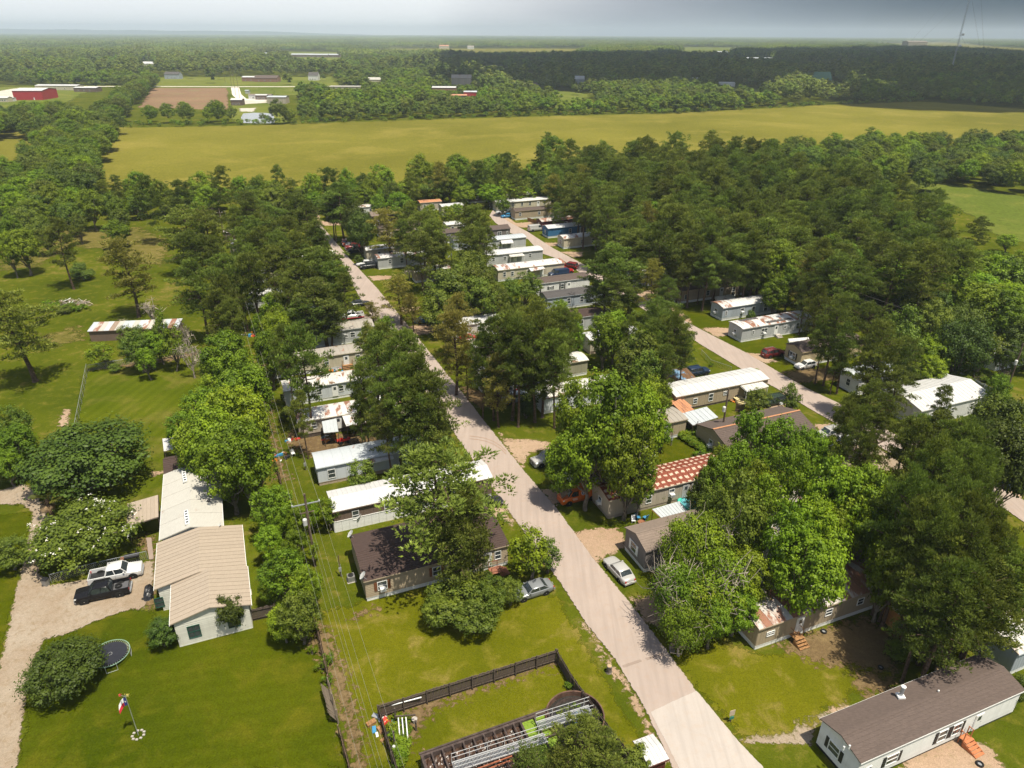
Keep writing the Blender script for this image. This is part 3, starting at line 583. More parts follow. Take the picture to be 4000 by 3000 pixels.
def building(name, label, pos, L, Wd, wall, roof, cat='mobile home', ang=ANG, wallh=2.9, skirt=.55, skirtm=None, rkind='gable', rise=.55, oh=.22, rtype='metal', sidingk='v', wins=(), doors=(), ref=None, group=None, detail=1, pw=.85, trim=None, auto=True, pan=None, wframe=None):
    """pos: near left wall corner on the ground; x along the length, y away from the viewer"""
    t = thing(name, label, cat, pos, ang, group, ref); sk = skirt; H = wallh; prof = roof_profile(Wd, rkind, rise, oh); inner = roof_profile(Wd, rkind, rise, 0)
    n = len(inner); zr = lambda i: H+inner[i][1]
    m = MB(); vs = []
    for x in (0, L):
        vs += [(x, 0, sk), (x, Wd, sk)]+[(x, inner[i][0], zr(i)-.02) for i in range(n-1, -1, -1)]
    k = n+2; fs = [tuple(range(k)), tuple(range(2*k-1, k-1, -1))]
    for i in range(k): j = (i+1) % k; fs.append((i, i+k, j+k, j))
    m.add(vs, fs)
    w_ = m.build('wall', wall, t)
    if sk > 0:
        sm = skirtm or WHITE
        m2 = MB().box(.06, L-.06, .06, Wd-.06, -.05, sk); m2.box(-.03, L+.03, -.03, Wd+.03, sk-.06, sk+.03); s_ = m2.build('skirting', sm, t)
        if detail >= 1:
            px_ = 1.2; nn = max(2, int(L/px_)); pw_ = (L-.08)/nn; me_ = MB().box(.012, pw_-.012, 0, .035, 0, sk-.06).mesh('skirting_panel', sm)
            for i in range(nn): link('skirting_panel', me_, s_, (.04+i*pw_, .022, 0))
            nn = max(2, int(Wd/px_)); pw2 = (Wd-.08)/nn; me2 = MB().box(0, .035, .012, pw2-.012, 0, sk-.06).mesh('skirting_panel', sm)
            for i in range(nn): link('skirting_panel', me2, s_, (.022, .04+i*pw2, 0)); 
    # cladding
    if detail >= 1:
        if sidingk == 'v':
            for side in 'SW' if detail < 2 else 'SWEN':
                LL = L if side in 'SN' else Wd; nn = max(2, int(LL/1.2)); q = LL/nn; ms = cached(('cl', round(q, 3), round(H-sk, 2), wall.name), lambda: MB().box(.014, q-.014, -.03, 0, .04, H-sk-.04).box(q*.33, q*.33+.03, -.042, -.03, .05, H-sk-.05).box(q*.66, q*.66+.03, -.042, -.03, .05, H-sk-.05).mesh('siding_panel', wall))
                for i in range(nn):
                    if side == 'S': link('siding_panel', ms, w_, (i*q, 0, sk))
                    elif side == 'W': link('siding_panel', ms, w_, (0, Wd-i*q, sk), (0, 0, -math.pi/2))
                    elif side == 'E': link('siding_panel', ms, w_, (L, i*q, sk), (0, 0, math.pi/2))
                    else: link('siding_panel', ms, w_, (L-i*q, Wd, sk), (0, 0, math.pi))
        elif sidingk == 'h':
            nb = int((H-sk-.06)/.24)
            def brd(LL): return MB().hexa([(0,-.008,0),(LL,-.008,0),(LL,0,0),(0,0,0),(0,-.008,.235),(LL,-.008,.235),(LL,0,.235),(0,0,.235)] if False else [(0,-.045,0),(LL,-.045,0),(LL,0,0),(0,0,0),(0,-.008,.24),(LL,-.008,.24),(LL,0,.24),(0,0,.24)]).mesh('siding_board', wall)
            a_ = brd(L); b_ = brd(Wd)
            for i in range(nb):
                link('siding_board', a_, w_, (0, 0, sk+.03+i*.24)); link('siding_board', b_, w_, (0, Wd, sk+.03+i*.24), (0, 0, -math.pi/2))
                if detail > 1: link('siding_board', b_, w_, (L, 0, sk+.03+i*.24), (0, 0, math.pi/2)); link('siding_board', a_, w_, (L, Wd, sk+.03+i*.24), (0, 0, math.pi))
    # roof
    ro = MB(); x0, x1 = -oh*.8, L+oh*.8
    for i in range(len(prof)-1):
        (y0, z0), (y1, z1) = prof[i], prof[i+1]
        ro.hexa([(x0,y0,H+z0),(x1,y0,H+z0),(x1,y1,H+z1),(x0,y1,H+z1),(x0,y0,H+z0+.07),(x1,y0,H+z0+.07),(x1,y1,H+z1+.07),(x0,y1,H+z1+.07)])
    ro.box(x0-.02, x1+.02, prof[0][0]-.05, prof[0][0]+.0, H+prof[0][1]-.06, H+prof[0][1]+.06, 1); ro.box(x0-.02, x1+.02, prof[-1][0], prof[-1][0]+.05, H+prof[-1][1]-.06, H+prof[-1][1]+.06, 1)
    r_ = ro.build('roof', [roof, trim or wall], t)
    LL = x1-x0
    if rtype == 'metal' and detail >= 1:
        nn = max(3, int(LL/pw)); q = LL/nn; pm = strip_mesh([(y, z) for y, z in prof], q-.012, .022, .035, 'roof_panel', roof)
        for i in range(nn): link('roof_panel', pm, r_, (x0+i*q, 0, H+.072))
    elif rtype == 'shingle' and detail >= 1:
        for (ya, za), (yb, zb) in ((prof[0], prof[len(prof)//2]), (prof[-1], prof[len(prof)//2])):
            sl = math.hypot(yb-ya, zb-za); nc = max(4, int(sl/.32)); dy, dz = (yb-ya)/sl, (zb-za)/sl; q = sl/nc
            c_ = MB().hexa([(0,0,.012),(LL,0,.012),(LL,dy*q*1.02,dz*q*1.02+.004),(0,dy*q*1.02,dz*q*1.02+.004),(0,0,.04),(LL,0,.04),(LL,dy*q*1.02,dz*q*1.02+.014),(0,dy*q*1.02,dz*q*1.02+.014)]).mesh('shingle_course', roof)
            for i in range(nc): link('shingle_course', c_, r_, (x0, ya+dy*q*i, H+.07+za+dz*q*i))
        MB().box(x0, x1, Wd/2-.12, Wd/2+.12, H+rise+.075, H+rise+.105).build('ridge_cap', roof, r_)
    for w in wins:
        side, p, z, ww, hh = w[:5]; opt = w[5] if len(w) > 5 else ''
        x, y = {'S': (p, -.035), 'W': (-.035, p), 'E': (L+.035, p), 'N': (p, Wd+.035)}[side]
        window(t, x, y, sk+z, ww, hh, side, wframe, 2 if 'd' in opt else 1, shutters=(BLACKP if 'b' in opt else BROWNSH if 'r' in opt else WHITE if 'w' in opt else None))
        if 'a' in opt:
            ac_unit(t, x+(0 if side in 'SN' else -.02), y-(.02 if side == 'S' else 0), sk+z-.02, side)
    for d in doors:
        side, p = d[:2]; x, y = {'S': (p, -.035), 'W': (-.035, p), 'E': (L+.035, p), 'N': (p, Wd+.035)}[side]; door(t, x, y, sk+.02, side, d[2] if len(d) > 2 else None)
    if auto and L > 6:
        for p in (.2, .5, .8): window(t, L*p, Wd+.035, sk+.9, .8, 1.0, 'N', wframe)
        window(t, L+.035, Wd*.5, sk+.9, 1.0, 1.0, 'E', wframe)
    return t
BROWNSH = plain('red_brown_shutters', (.17,.065,.03), .6)
def corner(px, ze, oh=.22, ang=ANG, rise=0):
    p = G(px[0], px[1], ze); ax = Vector((math.cos(ang), math.sin(ang), 0)); ay = Vector((-math.sin(ang), math.cos(ang), 0)); q = p+ax*oh*.8+ay*oh; q.z = 0; return q
def awning(name, label, quad, z, mat, cat='carport', posts=True, slope=.25, nq=8, postm=None, ref=None):
    """sheet metal canopy on posts; quad: near left, near right, far right, far left in photo px at height z"""
    P = [G(*q, z) for q in quad]; c = sum(P, Vector())/4; c.z = 0; t = thing(name, label, cat, c, 0, None, ref)
    Q = [p-c for p in P]; Q[2] = Q[2]+Vector((0,0,slope)); Q[3] = Q[3]+Vector((0,0,slope))
    for i in range(nq):
        a, b = i/nq, (i+1)/nq-.004; q0, q1, q2, q3 = Q[0].lerp(Q[1], a), Q[0].lerp(Q[1], b), Q[3].lerp(Q[2], b), Q[3].lerp(Q[2], a); up = Vector((0,0,.035))
        m = MB().hexa([q0, q1, q2, q3, q0+up, q1+up, q2+up, q3+up]); r = q0.lerp(q1, .08); r3 = q3.lerp(q2, .08); u2 = Vector((0,0,.065)); m.hexa([q0+up, r+up, r3+up, q3+up, q0+u2, r+u2, r3+u2, q3+u2]); m.build('roof_panel', mat, t)
    fm = postm or WHITE
    fr = MB(); 
    for a, b in ((0,1),(1,2),(2,3),(3,0)): fr.tube(Q[a]-Vector((0,0,.08)), Q[b]-Vector((0,0,.08)), .05, None, 4)
    fr.build('frame', fm, t)
    if posts:
        ctr = (Q[0]+Q[2])/2
        for q in Q:
            p = q.lerp(ctr, .04); pm = MB().tube((0,0,0), (0,0,p.z-.1), .05, None, 6).mesh('post', fm); link('post', pm, t, (p.x, p.y, 0))
    return t
def stairs(label, pos, rz, n=4, mat=None, w=1.2, deck=1.2, rail=True, h=.7):
    mat = mat or WOODB; t = thing('wooden_steps', label, 'steps', pos, rz)
    rise = h/n
    for i in range(n): link('step', MB().box(-w/2, w/2, -.28*(n-i), -.28*(n-i)+.26, rise*(i+1)-.045, rise*(i+1)).mesh('step', mat), t)
    if deck: 
        MB().box(-w/2, w/2, 0, deck, h-.05, h).build('deck', mat, t)
        for x in (-w/2+.06, w/2-.06):
            for y in (.06, deck-.06): MB().tube((x, y, 0), (x, y, h+(.95 if rail else 0)), .05, None, 4).build('post', mat, t)
        if rail: MB().box(-w/2, -w/2+.05, 0, deck, h+.85, h+.92).box(w/2-.05, w/2, 0, deck, h+.85, h+.92).build('handrail', mat, t)
    MB().hexa([(-w/2-.04,-.28*n,0),(-w/2,-.28*n,0),(-w/2,0,0),(-w/2-.04,0,0),(-w/2-.04,-.28*n,rise*.8),(-w/2,-.28*n,rise*.8),(-w/2,0,h-.06),(-w/2-.04,0,h-.06)]).hexa([(w/2,-.28*n,0),(w/2+.04,-.28*n,0),(w/2+.04,0,0),(w/2,0,0),(w/2,-.28*n,rise*.8),(w/2+.04,-.28*n,rise*.8),(w/2+.04,0,h-.06),(w/2,0,h-.06)]).build('stringer', mat, t)
    return t
def dish(label, pos, size=.42, mast=.5, az=math.radians(190), post=False):
    t = thing('satellite_dish', label, 'satellite dish', pos, 0); p = Vector((0, 0, mast)); d = Vector((math.cos(az)*.75, math.sin(az)*.75, .66)).normalized()
    q = d.to_track_quat('Z', 'Y').to_matrix().to_4x4(); m = MB(); m.lathe([(size*k/5, .22*size*(k/5)**2) for k in range(6)]+[(size*1.02, .22*size+.01), (size*1.0, .2*size-.02), (.001, -.02)], 20)
    m.v = [tuple(q @ Vector(v)+p) for v in m.v]; m.build('reflector', plain('pale_grey_dish', (.5,.5,.48), .5), t)
    if post: MB().tube((0,0,0), (0,0,mast), .035).build('mast', STEEL, t)
    else:
        m = MB(); m.tube((0,0,0), (0,0,mast), .03)
        for k in range(3): a = k*2.09; m.tube((.32*math.cos(a), .32*math.sin(a), .02), (0, 0, mast*.6), .018, None, 4)
        m.build('mast', STEEL, t)
    MB().tube(p+d*.02, p+d*size*1.05+Vector((0,0,-.1)), .015, None, 4).build('arm', STEEL, t); return t
WA = dict(cream=siding('cream_siding', (.50,.45,.34)), tan=siding('tan_siding', (.36,.29,.20)), white=siding('white_siding', (.62,.62,.60)), grey=siding('light_grey_siding', (.42,.43,.43)), bgrey=siding('blue_grey_siding', (.33,.37,.41)),
          dgrey=siding('taupe_siding', (.165,.145,.14)), blue=siding('deep_blue_siding', (.03,.13,.27)), red=siding('dark_red_siding', (.10,.018,.018)), brown=siding('brown_siding', (.15,.105,.08)), olive=siding('dull_olive_siding', (.30,.29,.20)),
          beige=siding('beige_panel_siding', (.41,.36,.29)), yellow=siding('yellow_tan_siding', (.42,.34,.20)), silver=siding('pale_silver_siding', (.52,.55,.58)), palegreen=siding('pale_house_siding', (.58,.57,.50)))
RM = dict(white=roofmat('white_coated_metal_roof', (.55,.545,.535)), silver=roofmat('silver_metal_roof', (.46,.49,.51), .12, rough=.4), rusty=roofmat('white_roof_with_rust', (.60,.59,.57), .55), rust=roofmat('mostly_rusted_roof', (.50,.46,.42), .85),
          leafy=roofmat('white_roof_under_leaf_litter', (.60,.58,.53), .25, leaf=.5), brown=roofmat('brown_shingles', (.105,.078,.066), 0, rough=.95, kind='shingle'), dbrown=roofmat('dark_brown_shingles', (.062,.040,.034), 0, rough=.95, kind='shingle', leaf=.25),
          taupe=roofmat('mottled_taupe_shingles', (.20,.155,.125), 0, rough=.95, kind='shingle'), dgrey=roofmat('dark_grey_shingles', (.085,.078,.076), 0, rough=.95, kind='shingle'), greyflat=roofmat('grey_weathered_roof', (.32,.29,.25), .2, rough=.9, leaf=.3),
          pale=roofmat('streaked_cream_metal_roof', (.355,.29,.222), 0, rough=.6), blue=roofmat('faded_blue_metal_roof', (.16,.28,.42), 0, leaf=.75, rough=.5), green=roofmat('faded_green_metal_roof', (.10,.22,.16), 0), copper=roofmat('orange_rusted_sheet', (.50,.24,.13), .3), creamw=roofmat('cream_white_roof', (.46,.44,.39), .05, rough=.5))
WIN = lambda *a: a
def home(key, A, L, W, label, wall, roof, ze=3.0, **k):
    k.setdefault('oh', .2); pos = corner(A, ze, k['oh']); wallh = k.pop('wallh', ze-.05)
    return building(k.pop('name', 'mobile_home'), label, pos, L, W, WA[wall] if isinstance(wall, str) else wall, RM[roof] if isinstance(roof, str) else roof, wallh=wallh, **k)
S5 = lambda L, *ps, h=1.0, w=.75, z=.85, o='': [('S', L*p, z, w, h, o) for p in ps]
GRP = 'mobile homes of the park'
def homes():
    H = home
    # ---- left column, near to far
    H('H1', (1420,2274), 17.2, 8.4, 'tan double wide home with dark brown shingle roof and white skirting', 'tan', 'dbrown', 3.1, rtype='shingle', sidingk='h', rise=.75, wins=[('S', 1.9, .75, 1.0, 1.1, 'ra'), ('S', 8.3, .8, .9, 1.1, 'r'), ('S', 12.6, .8, .9, 1.2, 'r'), ('S', 15.9, .8, .7, 1.1)], doors=[('S', 14.6)], ref='the brown roofed tan double wide', group=GRP)
    H('H2', (1298,2003), 21.5, 4.6, 'brown walled home with bright white ribbed metal roof and white porch wall', 'brown', 'white', 3.3, sidingk='v', rise=.6, pw=.62, wins=S5(21, .13, .33, .52, .75, h=1.3), doors=[('S', 8.6)], ref='the brown walled home with the white ribbed roof', group=GRP)
    H('H3', (1234,1831), 15.5, 4.1, 'silver trailer with bowed metal roof and patched window corner', 'silver', 'silver', 3.1, rkind='bow', rise=.42, pw=1.25, skirtm=plain('tan_skirt', (.38,.30,.22)), wins=[('S', 1.9, .5, .95, 1.3, '')]+S5(15, .5, .8), ref='the silver trailer', group=GRP)
    H('H4', (1160,1652), 17.5, 4.1, 'tan trailer with rusty patchwork roof and add-on canopies', 'beige', 'rusty', 3.1, rkind='bow', rise=.35, skirt=.7, skirtm=WOODG, wins=S5(17, .14, .45, .7), doors=[('S', 6.2)], ref='the patchwork roofed trailer', group=GRP)
    H('H5', (1107,1530), 19.5, 4.1, 'long white trailer with flaking white roof behind the two tall pines', 'silver', 'leafy', 3.1, rkind='bow', rise=.3, wins=S5(19, .3, .5, .7), doors=[('S', 8.4)], ref='the flaking white trailer', group=GRP)
    H('H6', (1057,1424), 18.5, 4.0, 'cream trailer with grey roof, banded skirting and small front deck', 'cream', 'greyflat', 3.1, rkind='bow', rise=.3, wins=S5(18, .25, .55, .88), doors=[('S', 13.6)], ref='the cream trailer with the deck', group=GRP)
    H('H7', (1218,1306), 12.5, 4.6, 'pale grey home with worn grey roof beside the blue porch', 'grey', 'greyflat', 3.2, rise=.5, wins=[('S', 6.6, .9, .7, .6), ('S', 8, .8, .9, 1.0), ('S', 10.8, 1.0, .4, .6)], ref='the home with the blue porch', group=GRP)
    H('H9', (950,1160), 8.6, 4.0, 'small white trailer with one window by the leftmost fence pines', 'white', 'white', 3.1, rkind='bow', rise=.3, wins=[('S', 3.6, .7, .9, 1.3), ('S', 6.8, .7, .7, 1.0)], ref='the small white trailer by the fence pines', group=GRP)
    H('H10', (902,952), 9.5, 4.0, 'white roofed trailer glimpsed left of the tall dense pines', 'beige', 'white', 3.1, rkind='bow', rise=.3, wins=S5(9, .3, .7), ref='the white roofed trailer left of the dense pines', group=GRP)
    H('H12', (985,1062), 9, 4.0, 'beige trailer hidden under the dense pines', 'beige', 'leafy', 3.1, rkind='bow', rise=.3, wins=S5(9, .3, .7), ref='the hidden beige trailer', group=GRP)
    H('H13', (1075,1222), 13.5, 4.1, 'white trailer in the shade of the broad two trunk pine', 'white', 'leafy', 3.1, rkind='bow', rise=.3, wins=S5(13, .2, .5, .8), ref='the white trailer in the shade', group=GRP)
    H('H14', (1115,1012), 13.0, 4.1, 'cream trailer behind the pine trunks near the top of the main street', 'cream', 'leafy', 3.1, rkind='bow', rise=.3, wins=S5(12, .2, .5, .8), group=GRP)
    # ---- middle block
    H('M1', (1429,979), 12.5, 4.4, 'cream trailer with clean white roof beside the parked pickups', 'cream', 'white', 3.1, rkind='bow', rise=.35, wins=[('W', 2.2, .8, .9, 1.0)]+S5(12, .3, .6), ref='the cream trailer by the parked pickups', group=GRP)
    H('M2', (1474,1011), 13.5, 4.2, 'grey trailer with rust streaked white roof and white deck behind a thin pine', 'grey', 'rusty', 3.1, rkind='bow', rise=.3, wins=[('S', 6.6, .7, .9, 1.3)]+S5(13, .25, .75), ref='the grey trailer behind the thin pine', group=GRP)
    H('M3', (1619,1063), 9.6, 3.6, 'short tan trailer with white roof and leaf litter', 'tan', 'leafy', 3.0, rkind='bow', rise=.25, wins=[('S', 5.3, 1.0, 1.4, .9)], ref='the short tan trailer', group=GRP)
    H('M4', (1384,812), 11.5, 4.2, 'white roofed trailer at the far end of the main street', 'white', 'leafy', 3.1, rkind='bow', rise=.35, wins=S5(11, .2, .5, .8), ref='the far white roofed trailer on the main street', group=GRP)
    H('M5', (1450,846), 12.5, 6.0, 'low house with brown roof behind the olive pine', 'brown', 'taupe', 3.2, rtype='shingle', rise=.9, wins=S5(12, .2, .5, .8), group=GRP)
    H('M5b', (1480,893), 15.0, 4.4, 'brown roofed home half hidden by the olive pine', 'tan', 'brown', 3.2, rtype='shingle', rise=.6, wins=S5(15, .2, .5, .8), group=GRP)
    H('M6', (1732,912), 11.0, 4.6, 'grey brown home with brown roof behind the round pine', 'dgrey', 'brown', 3.2, rtype='shingle', rise=.6, wins=S5(11, .15, .5, .8, h=1.1), group=GRP, ref='the grey brown home')
    H('M7', (1743,880), 10.0, 4.2, 'white roofed cream home above the grey brown one', 'cream', 'white', 3.1, rkind='bow', rise=.3, wins=S5(10, .2, .6), group=GRP)
    H('M7b', (1770,940), 9.0, 4.0, 'plain grey trailer left of the round pine', 'bgrey', 'dgrey', 3.1, rkind='bow', rise=.3, wins=S5(9, .2, .6), group=GRP)
    H('M7c', (1640,793), 8.0, 4.2, 'pinkish trailer at the far end between the streets', 'beige', 'copper', 3.1, rkind='bow', rise=.3, wins=S5(8, .2, .6), group=GRP)
    H('M7d', (1725,808), 8.0, 4.2, 'white and beige trailer near the parked white car', 'beige', 'white', 3.1, rkind='bow', rise=.3, wins=S5(8, .3, .7), group=GRP)
    H('M8', (1867,904), 10.6, 4.8, 'grey home with brown shingle roof at the kerb of the right street', 'dgrey', 'brown', 3.2, rtype='shingle', rise=.7, wins=[('S', 7.0, .6, 1.3, 1.2, 'd'), ('S', 9.6, .9, .4, .8)], ref='the grey home with the brown roof', group=GRP)
    H('M9', (1876,944), 14.5, 4.2, 'white trailer with a white porch canopy and pole', 'grey', 'silver', 3.1, rkind='bow', rise=.35, wins=S5(14, .1, .45), doors=[('S', 8)], ref='the white trailer with the porch pole', group=GRP)
    H('M10', (1899,1000), 17.0, 4.4, 'long pale trailer with white roof and small square canopy', 'grey', 'white', 3.1, rkind='bow', rise=.35, wins=S5(17, .12, .32, .77, h=.9), doors=[('S', 8.5)], ref='the long pale trailer with the square canopy', group=GRP)
    H('M11', (1944,1057), 19.0, 4.6, 'cream trailer whose white roof turns red with rust at the street end', 'cream', 'rusty', 3.1, rkind='bow', rise=.4, skirt=.5, wins=[('S', 1.8, .7, .7, 1.2), ('S', 4, .7, .7, 1.1), ('S', 8.5, .7, .7, 1.0)], doors=[('S', 12.4)], ref='the rust ended cream trailer', group=GRP, auto=True)
    H('M12', (2089,1111), 15.0, 4.3, 'white clapboard home with black shutters and brown roof', 'white', 'brown', 3.2, rtype='shingle', sidingk='h', rise=.6, wins=[('S', .9, .6, .6, 1.1, 'b'), ('S', 4.2, .9, .8, .6, 'b'), ('S', 7.4, .6, .8, 1.2, 'b')], doors=[('S', 9.2)], ref='the white home with black shutters', group=GRP)
    H('M13', (2136,1167), 18.0, 4.4, 'pale blue grey home with dark grey roof and white framed windows', 'bgrey', 'dgrey', 3.2, rtype='shingle', sidingk='h', rise=.6, wins=[('S', 5.6, .7, .8, 1.3), ('S', 9, .7, .8, 1.3), ('S', 15.4, .7, .8, 1.2)], ref='the blue grey home', group=GRP)
    H('M14', (2205,1249), 9.6, 4.4, 'grey home with brown roof deep in shade', 'grey', 'dbrown', 3.2, rtype='shingle', rise=.6, wins=[('S', 4, .2, .9, 1.7), ('S', 7.8, .2, 1.0, 1.9)], ref='the shaded grey home', group=GRP)
    H('M15', (2306,1332), 11.5, 4.1, 'cream trailer with white roof, brown trim and tan skirting', 'cream', 'white', 3.1, rkind='bow', rise=.25, skirt=.7, skirtm=plain('tan_skirt', (.38,.30,.22)), trim=plain('brown_trim', (.16,.07,.045)), wins=[('S', 4.6, .5, 1.5, 1.1, 'd'), ('W', 2.6, .9, .5, .8)], ref='the brown trimmed cream trailer', group=GRP)
    H('M16', (1879,1477), 21.2, 4.2, 'long olive trailer lying behind the double pine', 'olive', 'leafy', 3.1, rkind='bow', rise=.35, wins=[('W', 3, .5, 1.2, 1.0)]+S5(21, .2, .45, .75), doors=[('S', 9.4)], ref='the long olive trailer', group=GRP)
    H('M17', (2119,1558), 15.5, 4.1, 'grey trailer with brown edged cream roof by the round bush', 'silver', 'leafy', 3.1, rkind='bow', rise=.25, trim=plain('brown_trim', (.16,.07,.045)), wins=[('W', 2.0, .8, 1.1, .9), ('S', 3.3, 1.0, .8, .9), ('S', 9, 1.0, .8, .9)], ref='the brown edged grey trailer', group=GRP)
    H('M18', (1741,1281), 12.5, 4.2, 'white roofed trailer behind the yellowish pines', 'palegreen', 'white', 3.1, rkind='bow', rise=.3, wins=S5(12, .3, .6), group=GRP, ref='the white roofed trailer behind the yellowish pines')
    H('M18b', (1850,1360), 12.5, 4.2, 'cream trailer hidden behind the wide yellowish pines', 'cream', 'leafy', 3.1, rkind='bow', rise=.3, wins=S5(12, .3, .6), group=GRP)
    H('M19', (2641,1552), 19.3, 4.8, 'tan trailer with very bright white roof between two yards', 'tan', 'white', 3.1, rkind='gable', rise=.45, skirt=.4, skirtm=WOODG, pw=1.2, wins=[('S', 4.0, .7, .7, .9), ('S', 7.2, .6, .8, 1.3), ('S', 10.3, 1.2, .9, .6), ('S', 15.2, .7, 1.6, 1.2, 'd')], doors=[('S', 17.6)], ref='the tan trailer with the bright white roof', group=GRP)
    H('M23', (2379,1958), 19.5, 4.7, 'beige home whose red rusted roof has cream squares', 'beige', roofmat('red_rust_roof_with_cream_squares', (.62,.47,.36), -1), 3.1, rise=.55, skirt=.5, skirtm=siding('tan_skirt2', (.33,.28,.23)), pw=.93, wins=[('W', 2.3, .6, .8, 1.0, 'a'), ('S', 6.1, .6, .8, 1.1), ('S', 9.7, .9, .8, 1.0, 'a'), ('S', 13.9, .6, 1.7, 1.3, 'd')], doors=[('S', 12.0, WA['grey'])], ref='the home with the red squared roof', group=GRP)
    H('M24', (2523,2157), 17.5, 4.6, 'dark taupe clapboard home with mottled brown shingle roof', 'dgrey', 'taupe', 3.3, rtype='shingle', sidingk='h', rise=.9, wins=[('W', 2.6, .7, 1.1, 1.3, 'w'), ('S', 7, .8, .8, 1.1), ('S', 12, .8, .8, 1.1)], ref='the taupe clapboard home', group=GRP)
    H('M25', (2965,2461), 17.5, 4.3, 'tan trailer with short rust patched roof and wooden steps', 'tan', 'rust', 3.1, rkind='bow', rise=.25, wins=[('W', 2.6, .9, .8, .6, 'd'), ('S', 1.7, 1.0, .9, .5, 'd'), ('S', 9.5, 1.0, .8, .8), ('S', 14, 1.0, .8, .8)], doors=[('S', 5.6)], ref='the tan trailer with the rust patched roof', group=GRP)
    H('M26', (2760,2345), 18.5, 4.2, 'cream trailer with leaf strewn white roof under branches', 'cream', 'leafy', 3.1, rkind='bow', rise=.25, wins=[('S', 7.2, .8, .8, .9, 'a'), ('S', 12, .8, .8, .9)], ref='the cream trailer under branches', group=GRP)
    H('M28', (3010,2150), 16.5, 4.2, 'grey trailer mostly hidden below the bright trees', 'grey', 'leafy', 3.1, rkind='bow', rise=.25, wins=S5(16, .2, .5, .8), group=GRP)
    H('M29', (3080,1990), 15.5, 4.2, 'pale trailer hidden among the lower right trees', 'white', 'greyflat', 3.1, rkind='bow', rise=.25, wins=S5(15, .2, .5, .8), group=GRP)
    H('M30', (2255,1850), 12.5, 4.1, 'grey trailer tucked under the biggest green tree', 'silver', 'leafy', 3.1, rkind='bow', rise=.25, wins=S5(12, .2, .5, .8), group=GRP)
    H('M31', (2390,1700), 13.5, 4.1, 'tan trailer behind the biggest green tree', 'tan', 'greyflat', 3.1, rkind='bow', rise=.25, wins=S5(12, .2, .5, .8), group=GRP)
    H('M27', (3363,2984), 19.8, 4.3, 'long white home with dark brown roof at the bottom right corner', 'white', 'brown', 3.3, rtype='shingle', sidingk='h', rise=.62, skirt=.35, skirtm=BLACKP, wins=[('W', 2.5, .8, 1.1, 1.1, 'b'), ('S', 1.3, .9, .5, .7), ('S', 4.0, .7, 1.3, 1.1, 'b'), ('S', 10.0, .7, 1.0, 1.3, 'b'), ('S', 11.8, .7, 1.0, 1.3, 'b')], doors=[('S', 14.6)], ref='the long white home with the dark roof', group=GRP)
    # ---- right column, far to near
    H('R1', (1831,762), 9.5, 5.0, 'brown cabin like home at the far end of the right street', 'brown', 'taupe', 3.2, rtype='shingle', rise=.7, wins=S5(9, .35, .75), ref='the brown cabin like home', group=GRP)
    H('R2', (1924,770), 10.0, 4.2, 'weathered grey roofed trailer next to the brown cabin', 'grey', 'greyflat', 3.1, rkind='bow', rise=.3, wins=S5(10, .3, .7), group=GRP)
    H('R2b', (2001,765), 9.0, 4.2, 'short white trailer behind the long cream one', 'white', 'rusty', 3.1, rkind='bow', rise=.4, wins=S5(9, .2, .5), group=GRP)
    H('R3', (1940,794), 21.5, 4.4, 'long cream trailer with white roof and four dark windows', 'cream', 'white', 3.1, rkind='bow', rise=.4, wins=S5(21, .3, .47, .62, .9, h=1.2), doors=[('S', 16.3)], ref='the long cream trailer with four windows', group=GRP)
    H('R4', (2012,826), 18.5, 4.3, 'tan trailer with brown roof behind a tall thin pine', 'tan', 'brown', 3.1, rtype='shingle', rise=.5, wins=S5(18, .1, .5, .8), ref='the tan brown roofed trailer', group=GRP)
    H('R5', (2116,867), 16.5, 4.3, 'dark red home with rusty ribbed roof', 'red', 'rust', 3.1, rkind='gable', rise=.55, wins=[('W', 2.2, .5, 1.0, 1.2), ('S', 8.6, .6, 1.0, 1.2)], ref='the dark red home', group=GRP)
    H('R6', (2141,894), 17.8, 4.4, 'bright blue home with white roof', 'blue', 'white', 3.1, rkind='gable', rise=.55, wins=[('S', 7.7, .6, .8, 1.2), ('S', 14.2, .5, .9, 1.4), ('W', 2.2, .6, .7, 1.0)], doors=[('S', 11.6)], ref='the bright blue home', group=GRP)
    H('R7', (2202,934), 22.0, 4.3, 'long cream trailer with white roof below the blue one', 'cream', 'rusty', 3.1, rkind='bow', rise=.45, wins=[('W', 2.1, .5, 1.3, 1.2), ('S', 6.2, .6, .7, 1.2), ('S', 9.8, .6, .8, 1.1), ('S', 15, .6, .8, 1.1), ('S', 19.5, .6, .8, 1.1)], ref='the long cream trailer below the blue one', group=GRP)
    H('R8', (2455,955), 9.0, 4.2, 'cream trailer with leaf littered roof behind the spreading pine', 'cream', 'leafy', 3.1, rkind='bow', rise=.3, wins=S5(9, .3, .7), group=GRP)
    H('R8b', (2572,1007), 5.2, 4.2, 'small silver shed like trailer with black roof', 'silver', 'dgrey', 3.1, rkind='flat', rise=.25, wins=[], doors=[('S', 3.2)], ref='the small silver shed like trailer', group=GRP)
    H('R8c', (2600,1072), 14.0, 4.2, 'pale pink roofed trailer behind the pines on the right street', 'beige', 'creamw', 3.1, rkind='bow', rise=.3, wins=S5(14, .2, .5, .8), group=GRP)
    H('R8d', (2480,1080), 7.0, 4.2, 'short white roofed trailer left of the tall pine trunk', 'white', 'leafy', 3.1, rkind='bow', rise=.3, wins=S5(7, .4, .7), group=GRP)
